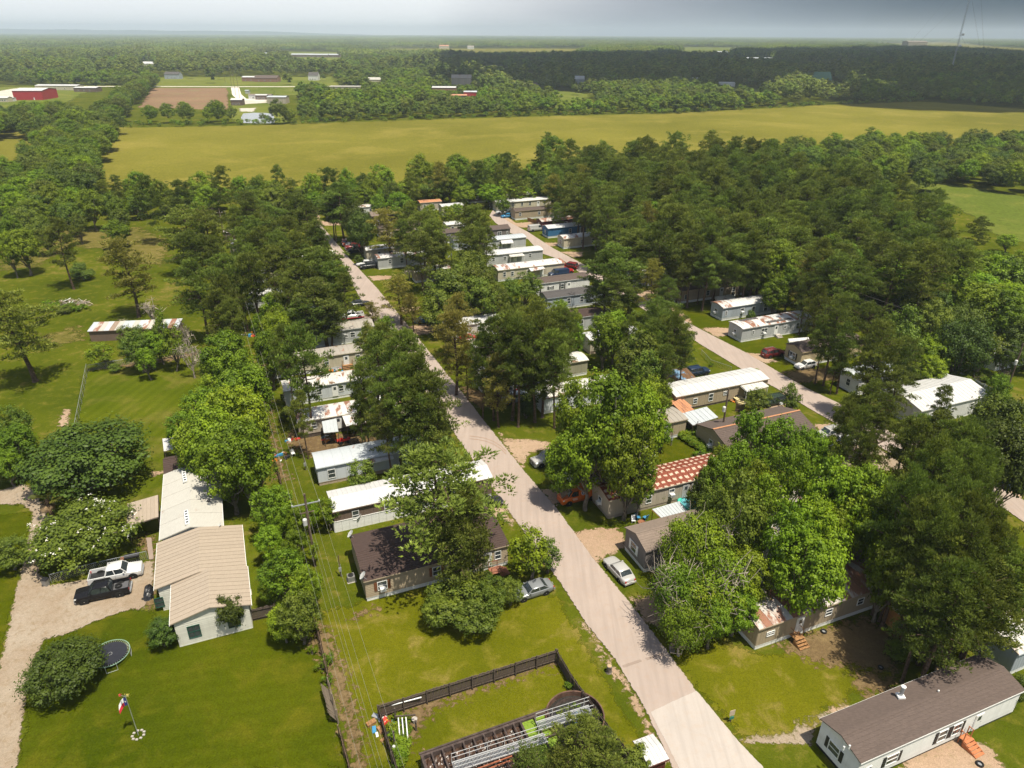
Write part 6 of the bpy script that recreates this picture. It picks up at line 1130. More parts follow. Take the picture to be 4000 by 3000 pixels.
def wires(label,a,b,offs,sag=.7,r=.018,mat=None,n=14):
    t=thing('power_line',label,'wires',Vector((a[0],a[1],0))); o0=Vector((a[0],a[1],0))
    for dx0,dz0,dx1,dz1 in offs:
        A=Vector(a)+AX*dx0+Vector((0,0,dz0)); B=Vector(b)+AX*dx1+Vector((0,0,dz1)); pts=[]
        for i in range(n+1): f=i/n; q=A.lerp(B,f); q.z-=sag*4*f*(1-f); pts.append(q-o0)
        MB().path(pts,r,3).build('wire', mat or WIREL, t)
    return t
P1=G(1231,2212); P2=G(1036,1508); P3=G(877,941); D1=(P1-P2).normalized(); P0=P1+D1*46
o3=[(-1.5,0,-1.5,0),(0,.1,0,.1),(1.5,0,1.5,0),(-.7,-1.2,-.7,-1.2),(.7,-1.2,.7,-1.2),(0,-3.2,0,-3.2)]
wires('bundle of wires from the tall power pole towards the viewer',(P1.x,P1.y,9.3),(P0.x,P0.y,9.3),o3,.9,.009)
wires('wires between the tall power pole and the dark one',(P1.x,P1.y,9.2),(P2.x,P2.y,8.4),o3[:4],.8,.017); wires('wires from the dark power pole up along the back fence',(P2.x,P2.y,8.3),(P3.x,P3.y,9.3),o3[:3],1.0,.02)
power_pole('next power pole towards the viewer',(P0.x,P0.y,0),10.6,3.2)
Q4=G(2814,1728); Q5=Q4+AY*48+AX*-10; Q6=G(2241,812); Q7=G(2493,898); Q8=G(3928,1540)
wires('two wires crossing above the brown trimmed trailer',(Q4.x,Q4.y,9),(G(2240,1240).x,G(2240,1240).y,8.5),[(0,0,0,0),(.3,-.8,.3,-.8)],.8,.02,WIREL); wires('wires along the edge of the dark wood',(Q6.x,Q6.y,9),(Q7.x,Q7.y,8.6),[(0,0,0,0),(.4,-1.2,.4,-1.2)],.6,.02,WIRE); wires('wires from the wood edge to the right yard pole',(Q7.x,Q7.y,8.6),(Q8.x,Q8.y,9),[(0,0,0,0),(.4,-1.2,.4,-1.2)],1.6,.022,WIRE)
# ------------------------------------------------------------------ sewage treatment plant at the bottom
RUSTY=plain('weathered_dark_steel',(.085,.062,.055),.75,.2,.35,.3,2); SLUDGE=plain('brown_foamy_sludge',(.075,.042,.028),.35,0,.6,.5,3); DUCK=plain('green_duckweed',(.16,.24,.03),.9,0,.2,.1,6); ORR=plain('rust_orange_pipe',(.30,.10,.05),.85,0,.3)
zt=1.6; A_=G(1641,2947,zt); B_=G(2099,2785,zt); Ld=(B_-A_); Ld.z=0; Lt=Ld.length+1.0; an=math.atan2(Ld.y,Ld.x); Wt=5.2; ux=Vector((math.cos(an),math.sin(an),0)); uy=Vector((-ux.y,ux.x,0)); org=A_-uy*Wt; org.z=0
t=thing('treatment_tank','long open steel treatment tank full of brown foamy water','tank',org,an,None,'the treatment tank')
for a in (MB().box(0,Lt,Wt-.25,Wt,0,zt),MB().box(0,Lt,0,.25,0,zt),MB().box(0,.25,.25,Wt-.25,0,zt),MB().box(Lt-.25,Lt,.25,Wt-.25,0,zt),MB().box(Lt*.76,Lt*.76+.2,.25,Wt-.25,0,zt)): a.build('tank_wall', RUSTY, t)
MB().box(-.1,Lt+.1,Wt-.05,Wt+.1,zt,zt+.12).box(-.1,Lt+.1,-.1,.05,zt,zt+.12).build('rim', RUSTY, t)
rs=np.random.RandomState(2); nx,ny=60,24; vs=[(.25+(Lt*.76-.25)*i/nx,.25+(Wt-.5)*j/ny,zt-.55+.05*rs.normal()) for j in range(ny+1) for i in range(nx+1)]; MB().add(vs,[(j*(nx+1)+i,j*(nx+1)+i+1,(j+1)*(nx+1)+i+1,(j+1)*(nx+1)+i) for j in range(ny) for i in range(nx)]).build('sludge', SLUDGE, t)
m=MB()
for i in range(170): x=.4+rs.random()*(Lt*.74-.4); y=.4+rs.random()*(Wt-.9); s=.03+.05*rs.random(); m.add([(x-s,y,zt-.46),(x,y-s*.7,zt-.46),(x+s*1.3,y,zt-.44),(x,y+s,zt-.45)],[(0,1,2,3)])
m.build('foam_flecks', plain('pale_foam',(.45,.42,.40),.6), t)['kind']='stuff'
MB().box(Lt*.76+.2,Lt-.25,.25,Wt-.25,zt-.4,zt-.25).build('duckweed', DUCK, t)
for i in range(9): link('crossbar', cached('cb',lambda: MB().box(-.07,.07,.1,Wt-.1,zt-.12,zt+.02).mesh('crossbar',RUSTY)), t, ((i+1)*Lt*.76/9.6,0,0))
MB().box(Lt*.88-.06,Lt*.88+.06,.25,Wt-.25,zt-.1,zt+.02).build('crossbar', RUSTY, t); MB().box(.2,Lt-.2,Wt*.5-.08,Wt*.5+.08,zt-.1,zt+.04).build('long_beam', RUSTY, t)
for k,y in enumerate((1.6,1.95)): MB().tube((2.0,y,zt+.15),(Lt*.6,y,zt+.15),.06,None,6).build('pipe', ORR, t)
for k in range(3): MB().tube((.1+k*.2,Wt*.3,zt+.2),(.1+k*.2,-.3,.9),.07,None,6,0).build('white_pipe', WHITE, t)
# second parallel tank half hidden
t=thing('treatment_tank','second steel tank under the walkway near the bottom edge','tank',org-uy*5.4,an); 
for a in (MB().box(2,Lt+2,4.7,4.9,0,zt-.2),MB().box(2,Lt+2,0,.25,0,zt-.2),MB().box(2,2.25,.25,4.7,0,zt-.2),MB().box(Lt+1.75,Lt+2,.25,4.7,0,zt-.2)): a.build('tank_wall', plain('grey_tank_steel',(.22,.21,.21),.7,.2), t)
for i in range(6): MB().box(3+i*1.9,3.15+i*1.9,.2,4.7,zt-.3,zt-.16).build('crossbar', RUSTY, t)
MB().box(2.25,Lt+1.75,.25,4.7,.1,zt-.8).build('sludge', SLUDGE, t)
GAL=plain('galvanised_rail',(.55,.55,.54),.4,.35,.1)
def walkway(label,p0,p1,w=.95,z=2.0,gap=None):
    d=p1-p0; d.z=0; L=d.length; t=thing('walkway',label,'walkway',Vector((p0.x,p0.y,0)),math.atan2(d.y,d.x)); MB().box(0,L,0,.06,z-.12,z).box(0,L,w-.06,w,z-.12,z).build('stringer', GAL, t)
    gm=cached(('gr',w,z),lambda: MB().box(0,.05,.06,w-.06,z-.05,z-.01).mesh('grating_bar',STEEL)); k=min(280,int(L/.12))
    for i in range(k): link('grating_bar',gm,t,(i*L/k,0,0))
    for y in (0,w):
        for zz in (z+.55,z+1.05): MB().tube((0,y,zz),(L,y,zz),.028,None,6).build('handrail', GAL, t)
        for i in range(int(L/1.6)+1): MB().tube((i*1.6,y,z-.1),(i*1.6,y,z+1.05),.028,None,6).build('rail_post', GAL, t)
    for i in range(int(L/4)+1): MB().tube((i*4,w/2,0),(i*4,w/2,z-.1),.06,None,6).build('leg', RUSTY, t)
wz=2.0; w0=GC('B5',640,1045,wz); w1=GC('B5',1262,845,wz); walkway('long galvanised walkway over the brown treatment tank',w0,w1); w2=GC('B5',1205,770,wz); w3=GC('B5',1560,655,wz); walkway('short galvanised walkway reaching over the round tank',w2,w3)
c=GC('B5',1440,668,1.6); c.z=0; t=thing('round_clarifier','round rusty clarifier tank with weeds growing on its rim','tank',c); R_=2.75; MB().lathe([(R_,0),(R_,1.6),(R_-.12,1.6),(R_-.12,.9)],36).build('tank_wall', plain('brown_rust_steel',(.13,.075,.055),.85,.1,.3,.2,2), t); MB().lathe([(R_-.12,1.0),(.001,1.0)],32).build('water', plain('dark_tank_water',(.03,.028,.025),.1,0,.3,.8), t); MB().lathe([(R_-.55,1.3),(R_-.6,1.35),(R_-.65,1.0)],32).build('weir', RUSTY, t); MB().lathe([(.45,.9),(.45,1.5),(.4,1.5)],16).build('centre_well', BLU, t)
for lb,(x,y) in (('weeds on the left rim of the round tank',(1345,640)),('weeds on the far rim of the round tank',(1450,608))):
    q=GC('B5',x,y,1.2); add_tree('k',(q.x,q.y),1.3,.55,lb)
t=thing('pipe_rack','wooden frame holding white pipes in the yard corner','rack',GC('B4',1420,1470),.1); 
for x,y,hh in ((0,0,2.0),(0,2.4,2.0),(1.9,1.4,1.4)): MB().tube((x,y,0),(x,y,hh),.09,None,5).build('post', WOODG, t)
MB().box(0,1.9,2.0,2.1,1.3,1.42).build('beam', WOODG, t)
for i in range(3): MB().tube((.5+i*.35,.2,.35),(.3+i*.35,2.0,1.2),.055,None,8).build('pipe', WHITE, t)
MB().tube((-.6,3.4,1.2),(2.4,4.0,1.3),.06,None,8).build('pipe', WHITE, t)
MB().tube((.0,-.6,0),(.0,-.6,.8),.14,None,8).build('cylinder', plain('pale_cylinder',(.5,.5,.5),.5), t)
# ------------------------------------------------------------------ far buildings
def far_b(label,base,L,W_,h,wall,roof,rise=1.2,ang=0.0,nm='farm_building',cat='building',ref=None,wins=True,door=None):
    p=G(*base); w=[('S',L*f,1.0,1.2,1.1) for f in (.2,.45,.7)] if wins and L>8 else []
    return building(nm,label,p,L,W_,WA[wall] if isinstance(wall,str) else wall,RM[roof],cat,ang,h,skirt=0,rise=rise,oh=.3,pw=2.2,auto=False,detail=1,sidingk='v',wins=w,doors=door or (),ref=ref)
BRED=plain('barn_red',(.36,.025,.03),.6); BRICK=plain('brown_brick',(.24,.13,.09),.9)
far_b('big red metal barn with white roof at the left edge',(56,391),26,30,8,BRED,'white',1.6,math.radians(6),'barn','barn','the red barn',False,[('S',18)])
far_b('long low white shed behind the red barn',(140,352),46,14,4.5,'cream','white',1,0,'barn','shed','the long white shed'); far_b('smaller white roofed shed right of the long one',(290,359),24,12,4,'brown','white',.8,0,'barn','shed')
far_b('small pale hut at the far left edge',(-6,399),9,7,3.5,'cream','white',1,0,'shed','shed'); far_b('tiny white tank shed beside the red barn',(38,396),4,4,3,'white','white',.4,0,'shed','shed')
far_b('grey metal workshop above the pond',(1045,405),17,11,5.5,'beige','silver',.8,0,'shed','shed','the grey workshop'); far_b('long white trailer by the gravel yard above the pond',(972,388),22,7,4,'white','taupe',.6,0,'mobile_home','mobile home'); far_b('brown barn like cabin in front of the white trailer',(999,390),11,6,4,'brown','white',.8,0,'cabin','cabin'); far_b('dark hut with white roof beside the far power poles',(903,412),10,7,4.5,'brown','white',1.2,0,'shed','shed'); far_b('tiny grey tool shed on the far lawn',(958,366),4,4,3,'grey','silver',.5,0,'shed','shed')
far_b('low brick house with white roof beyond the country road',(946,318),26,14,5,BRICK,'white',1.2,0,'house','house','the low brick house'); far_b('brown roofed brick house right of the white roofed one',(994,320),30,16,4.5,BRICK,'brown',3.2,0,'house','house'); far_b('white house with steep grey roof beyond the scrub',(1205,314),13,12,6,'white','dgrey',4,0,'house','house','the steep roofed house')
far_b('pink and blue low building by the country road',(1290,353),34,10,4,'beige','creamw',.6,0,'shop','building'); far_b('small white house with pale tower far behind the trees',(556,268),22,16,8,'white','white',3,0,'house','house'); far_b('white roofed house among far roadside trees',(1075,268),16,12,4,'white','white',1,0,'house','house'); far_b('blue grey house behind the roadside trees',(644,309),20,12,6,'bgrey','dgrey',3,0,'house','house')
far_b('two storey cream house with hipped grey roof',(1764,338),24,16,9.5,'beige','greyflat',3.5,0,'house','house','the two storey house'); far_b('red and white long house in the scrub',(1688,360),26,12,4.5,BRICK,'white',1.2,0,'house','house','the long red and white house'); far_b('dark red shed near the scrub clearing',(1812,383),13,8,5.5,BRED,'silver',1,0,'shed','shed'); far_b('low red roofed shed beside the dark red one',(1760,386),16,8,3,'brown','copper',1,0,'shed','shed'); far_b('cream house with orange gable beyond the road',(1437,328),18,12,5,'cream','creamw',2.5,0,'house','house')
far_b('white and brown house at the far yellow field',(1716,190),40,25,10,'cream','copper',4,0,'house','house'); far_b('small pale house at the far edge of the yellow field',(1826,192),26,20,9,'white','greyflat',4,0,'house','house'); far_b('far house with orange roof near the horizon fields',(2336,190),50,25,10,'beige','copper',5,0,'house','house'); far_b('far cluster house with red roof on the horizon plain',(2600,192),60,25,8,'red','copper',4,0,'house','house')
far_b('pale blue gable house right of the bright meadow',(2243,330),13,12,6,'bgrey','bgrey' if 'bgrey' in RM else 'silver',4,0,'house','house'); far_b('brown long house behind the bright meadow trees',(2000,344),30,14,4,BRICK,'brown',2,0,'house','house'); far_b('white low sheds in the dark woods',(2808,338),20,14,4,'white','white',1,0,'shed','shed'); far_b('small white hut at the edge of the bushy trees',(2700,318),10,8,4,'white','white',.6,0,'shed','shed'); far_b('tall house with steep green roof in the dark woods',(3172,335),24,18,7,'grey','green',9,0,'house','house','the green roofed house')
far_b('white and red low buildings beside the green roofed house',(3218,340),20,10,4,'beige','white',1,0,'shed','shed'); far_b('small white roofed shed by the green roofed house',(3245,346),14,8,3.5,'white','creamw',1,0,'shed','shed'); far_b('pale blocky building rising above the far wood',(3543,196),85,60,34,'beige','greyflat',4,0,'hospital_block','building','the pale blocky building'); far_b('long low white greenhouse in the dark woods',(2915,236),70,15,5,'white','silver',2,0,'shed','shed'); far_b('far pale roof in the patchy right fields',(2795,215),40,18,8,'cream','silver',3,0,'house','house'); far_b('far white house on the right plain',(2925,222),24,16,8,'white','white',5,0,'house','house')
for i,(x,y,L) in enumerate([(1138,223,60),(1207,224,50),(1275,224,36),(1018,219,60)]): far_b(['first','second','third','leftmost'][i]+' long poultry shed with pale roof near the horizon',(x,y),L,14,6,'brown','silver',2.5,0,'poultry_shed','shed')
# radio mast with guys
b=G(3705,318); t=thing('radio_mast','thin lattice radio mast rising out of the picture on the right','mast',b,0,None,'the radio mast'); MH=150; w=1.0; m=MB(); pts=[Vector((w*math.cos(a),w*math.sin(a),0)) for a in (0,2.09,4.19)]
for p in pts: m.tube(p,p+Vector((0,0,MH)),.14,None,4)
m.build('leg', STEEL, t); m=MB(); k=int(MH/3)
for i in range(k):
    for j in range(3): m.tube(pts[j]+Vector((0,0,i*3)),pts[(j+1)%3]+Vector((0,0,i*3+3)),.09,None,3,0,False); m.tube(pts[j]+Vector((0,0,i*3)),pts[(j+1)%3]+Vector((0,0,i*3)),.08,None,3,0,False)
m.build('lattice', STEEL, t)['kind']='stuff'
for a in (.5,2.6,4.7):
    for z_ in (60,110,148): MB().tube((0,0,z_),(90*math.cos(a),90*math.sin(a),0),.05,None,3).build('guy_wire', WIRE, t)
for z_ in (46,60): MB().lathe([(.001,z_-1.6),(2.0,z_-1),(2.0,z_+1),(.001,z_+1.6)],8,0,(2.4,-2)).build('antenna', WHITE, t)
for i,(x,y,hh) in enumerate([(905,337,24),(921,372,22),(938,395,22),(880,322,20)]): power_pole(['tall far pole by the country road','far pole beside the white track','far pole above the pond lot','far pole left of the brick house'][i],(x,y),hh,3,False,False,0)
for i,(x,y) in enumerate([(1795,362),(1812,392),(1650,366),(88,388),(1262,350)]): vehicle('suv',['white','red','white','white','red'][i],'S',x,y,0,['white vehicle by the long red and white house','red vehicle beside the dark red shed','white vehicle left of the long red and white house','white vehicle behind the red barn','red vehicle by the pink and blue building'][i],group='vehicles far beyond the field')
# ------------------------------------------------------------------ trees placed from the photograph
T('4',[(990,150,85,15,'p'),(870,225,60,12,'p'),(1165,170,70,13,'b'),(1240,235,215,19,'p','broad dark pine with a thick ivy clad trunk'),(1350,205,80,14,'b'),(1530,155,110,17,'p'),(1740,112,120,15,'b','very bright green tree at the hay field edge'),(1890,128,90,17,'p'),(2060,180,80,13,'b'),(2190,185,60,13,'b'),
 (90,310,110,12,'b'),(240,380,120,12,'b'),(420,268,110,13,'b'),(575,300,110,12,'b'),(740,285,120,14,'b','leafy tree on a clear stem in the left meadow'),(180,450,130,12,'g'),(50,510,90,12,'b'),(140,630,140,13,'b'),(20,650,80,13,'b'),(330,520,100,12,'g'),(560,420,100,11,'g'),(640,500,70,10,'g'),
 (455,535,150,18.5,'p','dark pine with a thick leaning trunk in the left meadow'),(960,560,110,9,'b'),(1000,470,80,9,'g'),(1035,695,200,19,'y','loose olive pine with ivy on its lower trunk'),(900,330,70,12,'g'),(990,360,80,12,'b'),
 (1560,430,200,19,'p'),(1740,440,170,19,'p'),(1700,360,80,15,'b'),(1600,640,150,18,'p'),(1780,700,120,16,'p'),(1660,880,200,18.5,'p','big dark pine spreading over the left meadow edge'),(1880,860,150,17,'p'),(1900,1020,140,18,'p'),(1840,1130,150,16,'p'),(1960,1220,110,15,'p'),
 (2080,310,150,19,'p'),(2000,430,110,18,'p'),(2170,520,150,19,'p'),(2120,760,120,17,'p'),(2000,880,90,15,'p'),
 (30,1150,290,18.5,'p','large dark pine standing at the left edge'),(700,985,90,3.2,'s'),(660,930,70,4,'s'),(540,1320,55,1.8,'s','small green bush in front of the debris heap'),(1290,1260,90,6,'n'),(1350,1330,40,7,'t'),(1060,1430,90,3,'n'),(1590,1470,60,5,'n'),
 (350,-20,160,12,'b'),(180,30,120,11,'g'),(500,10,120,12,'b'),(700,10,130,12,'g'),(400,130,130,12,'b'),(620,160,130,12,'g'),(150,190,140,12,'g'),(50,260,120,12,'b'),(300,230,120,12,'g'),(760,80,80,13,'g'),(720,190,70,13,'g'),(470,60,90,11,'b'),(560,120,90,12,'b')])
T('A1',[(850,300,115,5.5,'t','leafy young tree at the left end of the long open shed'),(1150,180,130,9,'g'),(1190,140,90,9,'g'),(1260,200,120,8,'b'),(1440,150,110,9.5,'t','tall slender tree right of the long open shed'),(1330,120,60,9,'t'),(980,480,50,2,'s'),(1610,270,50,8,'n'),(1700,330,50,6,'n'),(1560,120,45,6,'n'),(1240,330,80,7,'t'),(1080,140,90,7,'t'),
 (1890,200,200,12.5,'b'),(1840,340,130,10,'b'),(2010,360,190,13,'b'),(1800,560,150,10,'b'),(2060,500,220,13.5,'b','tall leafy tree in the bright row along the back fence'),(1720,680,170,10.5,'b'),(1960,650,240,14,'b'),(2100,760,180,12,'b'),(1540,880,150,9,'b','low outer tree of the bright row left of the fence'),(1780,840,240,13.5,'b','large central tree of the bright row along the fence'),(1660,1000,210,11,'b'),(2050,960,250,14.5,'b'),(1900,1060,240,13,'b'),(1700,1080,170,9,'b'),(2130,1080,190,12,'b'),
 (660,1085,460,9,'d','big round dark tree on the lawn left of the carport'),(30,840,140,9,'g'),(60,1020,160,8,'b','sunlit tree at the left edge above the gravel drive'),(10,1230,130,6,'b')])
T('A6',[(650,520,385,6.6,'w','wide bush with white blossom beside the gravel drive'),(30,790,160,4.5,'g','green bush at the left edge beside the drive'),(50,100,120,4,'g')])
T('B3',[(1380,370,125,3.6,'h','small round dark bush left of the front gable'),(1945,150,115,5.2,'h','upright dark bush in front of the right gable window'),(500,645,300,5.2,'d','broad dark bush like tree left of the flagpole')])
T('A7',[(320,425,170,8.5,'b','bright tree just left of the tall power pole'),(430,540,110,7,'b'),(560,590,90,7,'b'),(680,540,60,5.5,'b'),(830,520,110,5.5,'t','small leafy tree at the end of the white ribbed roof'),(300,780,110,6,'b'),(530,800,110,6.5,'b'),(430,990,190,8,'b','bright tree at the foot of the tall power pole'),(600,1120,150,7.5,'b'),(330,1150,100,6,'b'),(560,1330,170,7.5,'g'),(430,1480,130,5,'b'),(700,900,50,4,'t'),(1110,200,115,6.5,'t','bright small tree in front of the silver trailer'),
 (1180,240,60,5,'t')])
T('B4',[(1960,30,330,5.5,'g','big rounded bush beside the tan double wide'),(2180,60,160,6,'g'),(1780,190,140,4.2,'g'),(2100,240,200,4,'g'),(700,600,40,1.2,'k','left tall weeds against the back fence'),(840,660,50,1.6,'k','tallest weeds against the back fence'),(780,730,60,1.3,'k'),(830,850,50,1.3,'k'),(1480,1400,90,.9,'k'),(1450,1550,80,.9,'k')])
T('A8',[(610,800,170,8,'t','slender bright tree leaning over the main street'),(760,900,120,5,'t'),(430,1230,110,4,'g'),(250,1220,160,4.5,'g'),(1750,470,30,2,'k'),(1800,1100,90,4,'b')])
T('A7',[(1760,35,520,18.8,'p','huge foreground pine shading the tan double wide'),(2060,480,230,15,'p'),(1950,690,230,12.5,'p')])
T('A2',[(640,110,230,20,'p','tall pine with bare lower trunk by the patchwork trailer'),(650,780,110,12,'p'),(480,120,80,17,'p'),(430,20,80,14,'b','bright tree between the dense pines and the cream trailer'),(330,200,70,12,'b'),(260,40,60,8,'b'),
 (1400,200,200,18,'p'),(1640,230,220,20,'p'),(1560,420,230,19,'p'),(1830,400,250,20,'p','big dark pine left of the main street bend'),(1700,640,260,17,'p'),(1950,640,210,17,'p'),(1250,560,140,16,'p'),(1480,830,170,14,'p'),(1870,900,240,13,'p'),(1220,760,100,13,'p'),(1260,860,90,11,'p'),
 (530,960,75,2.2,'s','clump of tall reedy grass by the flaking white trailer'),(1940,60,130,13,'y'),(1700,60,90,9,'y'),(1320,120,100,12,'y'),(1480,60,90,11,'b')])
T('A3',[(180,-20,200,17,'y','wide yellowish pine behind the double pine'),(300,340,110,11,'y','short olive pine beside the street bend'),(560,60,200,19,'p'),(760,-10,240,20.2,'p','left stem of the tall double pine'),(800,50,220,20,'p','right stem of the tall double pine'),(1050,10,240,19.5,'p'),(1180,180,200,18,'p'),(950,300,220,15,'p'),(1250,60,150,17,'p'),(600,400,160,14,'y'),(450,250,140,16,'p'),(130,200,150,15,'y'),
 (888,830,88,4.6,'h','dense round dark green bush before the grey trailer'),(1690,555,330,20.8,'b','largest leafy green tree in the middle of the park'),(1380,640,230,16,'b'),(2020,720,230,17,'b'),(1500,950,270,16,'b'),(1900,1000,260,16,'b'),(1250,1230,200,11,'b'),(1700,1270,240,11,'b'),(2000,1330,150,10,'b'),
 (1640,30,150,12,'b'),(1980,210,230,13.5,'g','dense mid green tree right of the brown trimmed trailer'),(2060,380,180,11,'g'),(1360,140,70,9,'b'),(1750,120,60,8,'b'),(2100,60,110,13,'p'),(1870,60,110,12,'p')])
T('A4',[(200,180,190,16,'p'),(380,260,200,17,'p'),(120,380,170,15,'p'),(500,600,150,13,'p'),(280,640,170,14,'p'),(120,700,150,13,'g'),(80,900,150,11,'g'),(100,1020,160,10,'b'),(280,1140,110,8,'b'),(1300,1140,130,5.5,'g','small roadside tree hiding the dark green off-roader'),(1650,1080,120,7.2,'t','slender sapling beside the right street'),(1250,1350,190,14,'b','bright tree rising before the large brown roofed house'),(1560,1430,130,13,'b'),(1790,1540,130,12,'b'),(1210,290,45,4,'h','small dark conifer before the blue grey trailer'),(250,1480,120,6,'b'),(1240,930,45,1.6,'k'),(50,1200,150,9,'b'),(770,870,30,1,'k')])
T('B1',[(1080,330,130,11,'b'),(900,360,120,9,'b'),(1330,420,200,14,'b'),(1700,450,190,14,'b'),(1050,480,160,12,'b'),(850,580,160,11,'b'),(1150,620,250,15,'g','broad feathery green tree right of the squared roof'),(1400,700,200,14,'b'),(700,720,130,9,'g'),(800,830,180,11,'g'),(1050,880,230,12,'g'),(560,1080,120,7,'b'),(1550,620,190,15,'b'),(1800,660,180,15,'b'),(1950,880,230,14,'b'),(1750,900,220,14,'b'),(1650,1370,240,13,'b'),(2050,1290,180,12,'b'),(1250,1230,150,9,'b'),(1200,1430,120,7,'b'),(2000,1500,180,9,'b'),(1880,380,150,11,'b'),(2070,420,110,9,'b'),(500,1150,170,10,'x','bushy tree with bare grey twigs beside the taupe home'),(800,1200,180,10.5,'x'),
 (440,200,90,.9,'k'),(560,320,90,.9,'k'),(650,430,90,1,'k'),(200,50,70,5,'b')])
T('B6',[(200,60,130,9,'x'),(480,50,110,8,'b'),(330,150,130,8,'x'),(230,250,110,7.5,'x','low leafy tree with bare twigs beside the street repairs'),(370,280,90,7,'b'),(760,-60,150,12,'b'),(900,-70,170,12.5,'b','bright tree over the tan trailer roof'),(1040,-90,180,13,'b'),(1180,-80,170,13.5,'b')])
T('S',[(2830,2120,115,10,'x'),(2930,2180,90,9,'b'),(2760,2050,100,10,'b'),(3030,2100,120,11,'b'),(3130,2170,120,11,'b'),(2890,2300,80,6.5,'b'),(2660,2200,95,8,'x')])
T('5',[(60,180,70,13,'b'),(235,165,85,13,'b'),(400,125,75,14,'p'),(520,195,90,14,'p'),(690,150,80,14,'b'),(845,82,75,16,'p'),(1000,108,75,14,'b'),(1130,125,80,14,'p'),(1290,75,110,15,'b'),(1220,170,90,13,'b'),(1390,225,80,12,'g'),(1560,90,90,17,'p'),(1620,30,110,16,'b'),(1800,0,125,19,'y','tall brownish pine beside the far parked white car'),(1960,15,90,15,'b'),(2110,5,110,18,'p'),
 (180,340,120,17,'p'),(330,410,130,17,'p'),(570,320,120,17,'p'),(640,400,130,18,'p'),(260,490,140,18,'p'),(480,510,130,18,'p'),(100,620,120,18,'p'),(250,640,140,18,'p'),(400,640,130,18,'p'),(560,640,140,19,'p'),(700,560,120,16,'p'),(760,640,100,14,'p'),(160,830,150,18,'p'),(320,820,130,17,'p'),(60,960,100,15,'p'),(420,740,120,17,'p'),(620,760,110,16,'p'),
 (930,235,160,19,'p','tall pine over the far silver people carrier'),(860,350,110,15,'p'),(1020,330,110,15,'p'),(1110,470,130,14,'d','dense dark tree beside the row of three pickups'),(1060,420,90,13,'d'),(1270,345,70,9,'b'),(1290,330,60,8,'b'),(1450,320,120,12,'b'),(1350,455,160,16,'y','thin olive pine with a long bare trunk'),(1540,410,120,17,'p'),(1660,470,140,17,'p'),(1740,560,140,17,'p'),(1640,660,170,16,'p'),(1800,700,110,13,'p'),(1500,560,90,14,'p'),
 (1720,420,80,12,'b'),(1870,440,60,8,'b'),(1950,420,70,8,'b'),(2080,420,150,18,'p','round headed pine between the two streets'),(2130,620,120,15,'p'),(2080,820,140,12,'g'),(1900,980,210,13,'g','broad mid green tree in the middle block'),(2080,960,190,13,'g'),(1800,1160,150,11,'g'),(2150,1100,150,12,'g'),
 (700,800,240,18,'p','broad dark pine leaning over the upper main street'),(560,900,190,17,'p'),(860,900,170,16,'p'),(740,1080,240,15,'p'),(950,1040,130,14,'p'),(480,1060,140,15,'p'),(640,1250,170,12,'p'),(840,1260,150,11,'p'),(360,1180,110,12,'b','bright tree just right of the small white trailer'),(420,1300,110,11,'b'),(330,1360,90,9,'b'),(240,1420,80,6,'b'),
 (1450,1045,180,11.5,'y','light green open pine at the street side'),(1220,1270,80,7,'y'),(1560,1200,80,9,'y'),(1690,1230,50,7,'y'),(1940,1190,170,14,'y'),(1330,1440,190,14,'p'),(1180,1500,110,11,'p'),(1500,1500,150,13,'p'),(1100,870,40,3,'h'),(1540,970,50,4,'n','dull brownish shrub beside the short tan trailer'),(870,340,90,15,'p')])
T('6',[(190,5,100,15,'b'),(370,15,100,18,'p'),(530,5,90,15,'b'),(620,15,90,17,'p'),(700,75,140,18,'p','tall thin pine with a long trunk before the tan brown roofed home'),(860,55,90,13,'b'),(560,120,90,14,'p'),(480,60,80,14,'b'),(950,60,80,13,'b'),(120,100,90,15,'b'),(920,150,80,13,'g'),
 (580,370,60,7,'b'),(1030,205,130,16,'y','light green pine beside the dark red home'),(1060,380,110,12,'p'),(1560,265,200,18,'p','spreading pine over the right end of the blue home'),(1480,440,150,14,'p'),(350,425,140,18,'p'),(300,600,120,15,'p'),(430,620,90,13,'p'),
 (280,815,140,9,'g'),(400,900,110,9,'g'),(180,950,170,12,'g'),(400,1010,150,11,'g'),(70,1010,120,12,'g'),(780,1010,130,9,'g','dull olive tree in front of the rust ended trailer'),(640,1060,90,9,'g'),(520,1130,130,10,'g'),
 (1600,765,200,18,'p','big two trunk pine standing at the right street'),(1480,830,170,16,'p'),(1700,900,130,14,'p'),(1560,1020,170,13,'p'),(1400,1100,110,9,'p'),(1850,735,90,9,'b','yellow green tree beside the silver shed trailer'),(1760,800,60,7,'b'),(1900,900,130,15,'y'),(2010,1050,110,12,'p'),(1960,1220,180,14,'p'),
 (2060,770,90,7,'g'),(1980,790,70,6,'g'),(1300,150,90,11,'g'),(1880,720,60,6,'g'),(2150,800,60,6,'g'),(1080,1250,70,6,'b'),(1210,1330,60,6,'b'),(1560,1330,140,12,'b'),(1700,1170,80,7,'b'),(1850,1480,190,12,'b'),(2050,1330,140,13,'p'),(850,1210,210,18,'p','dark green pine left of the blue grey home'),(1050,1360,180,17,'p'),(640,1330,200,17,'p')])
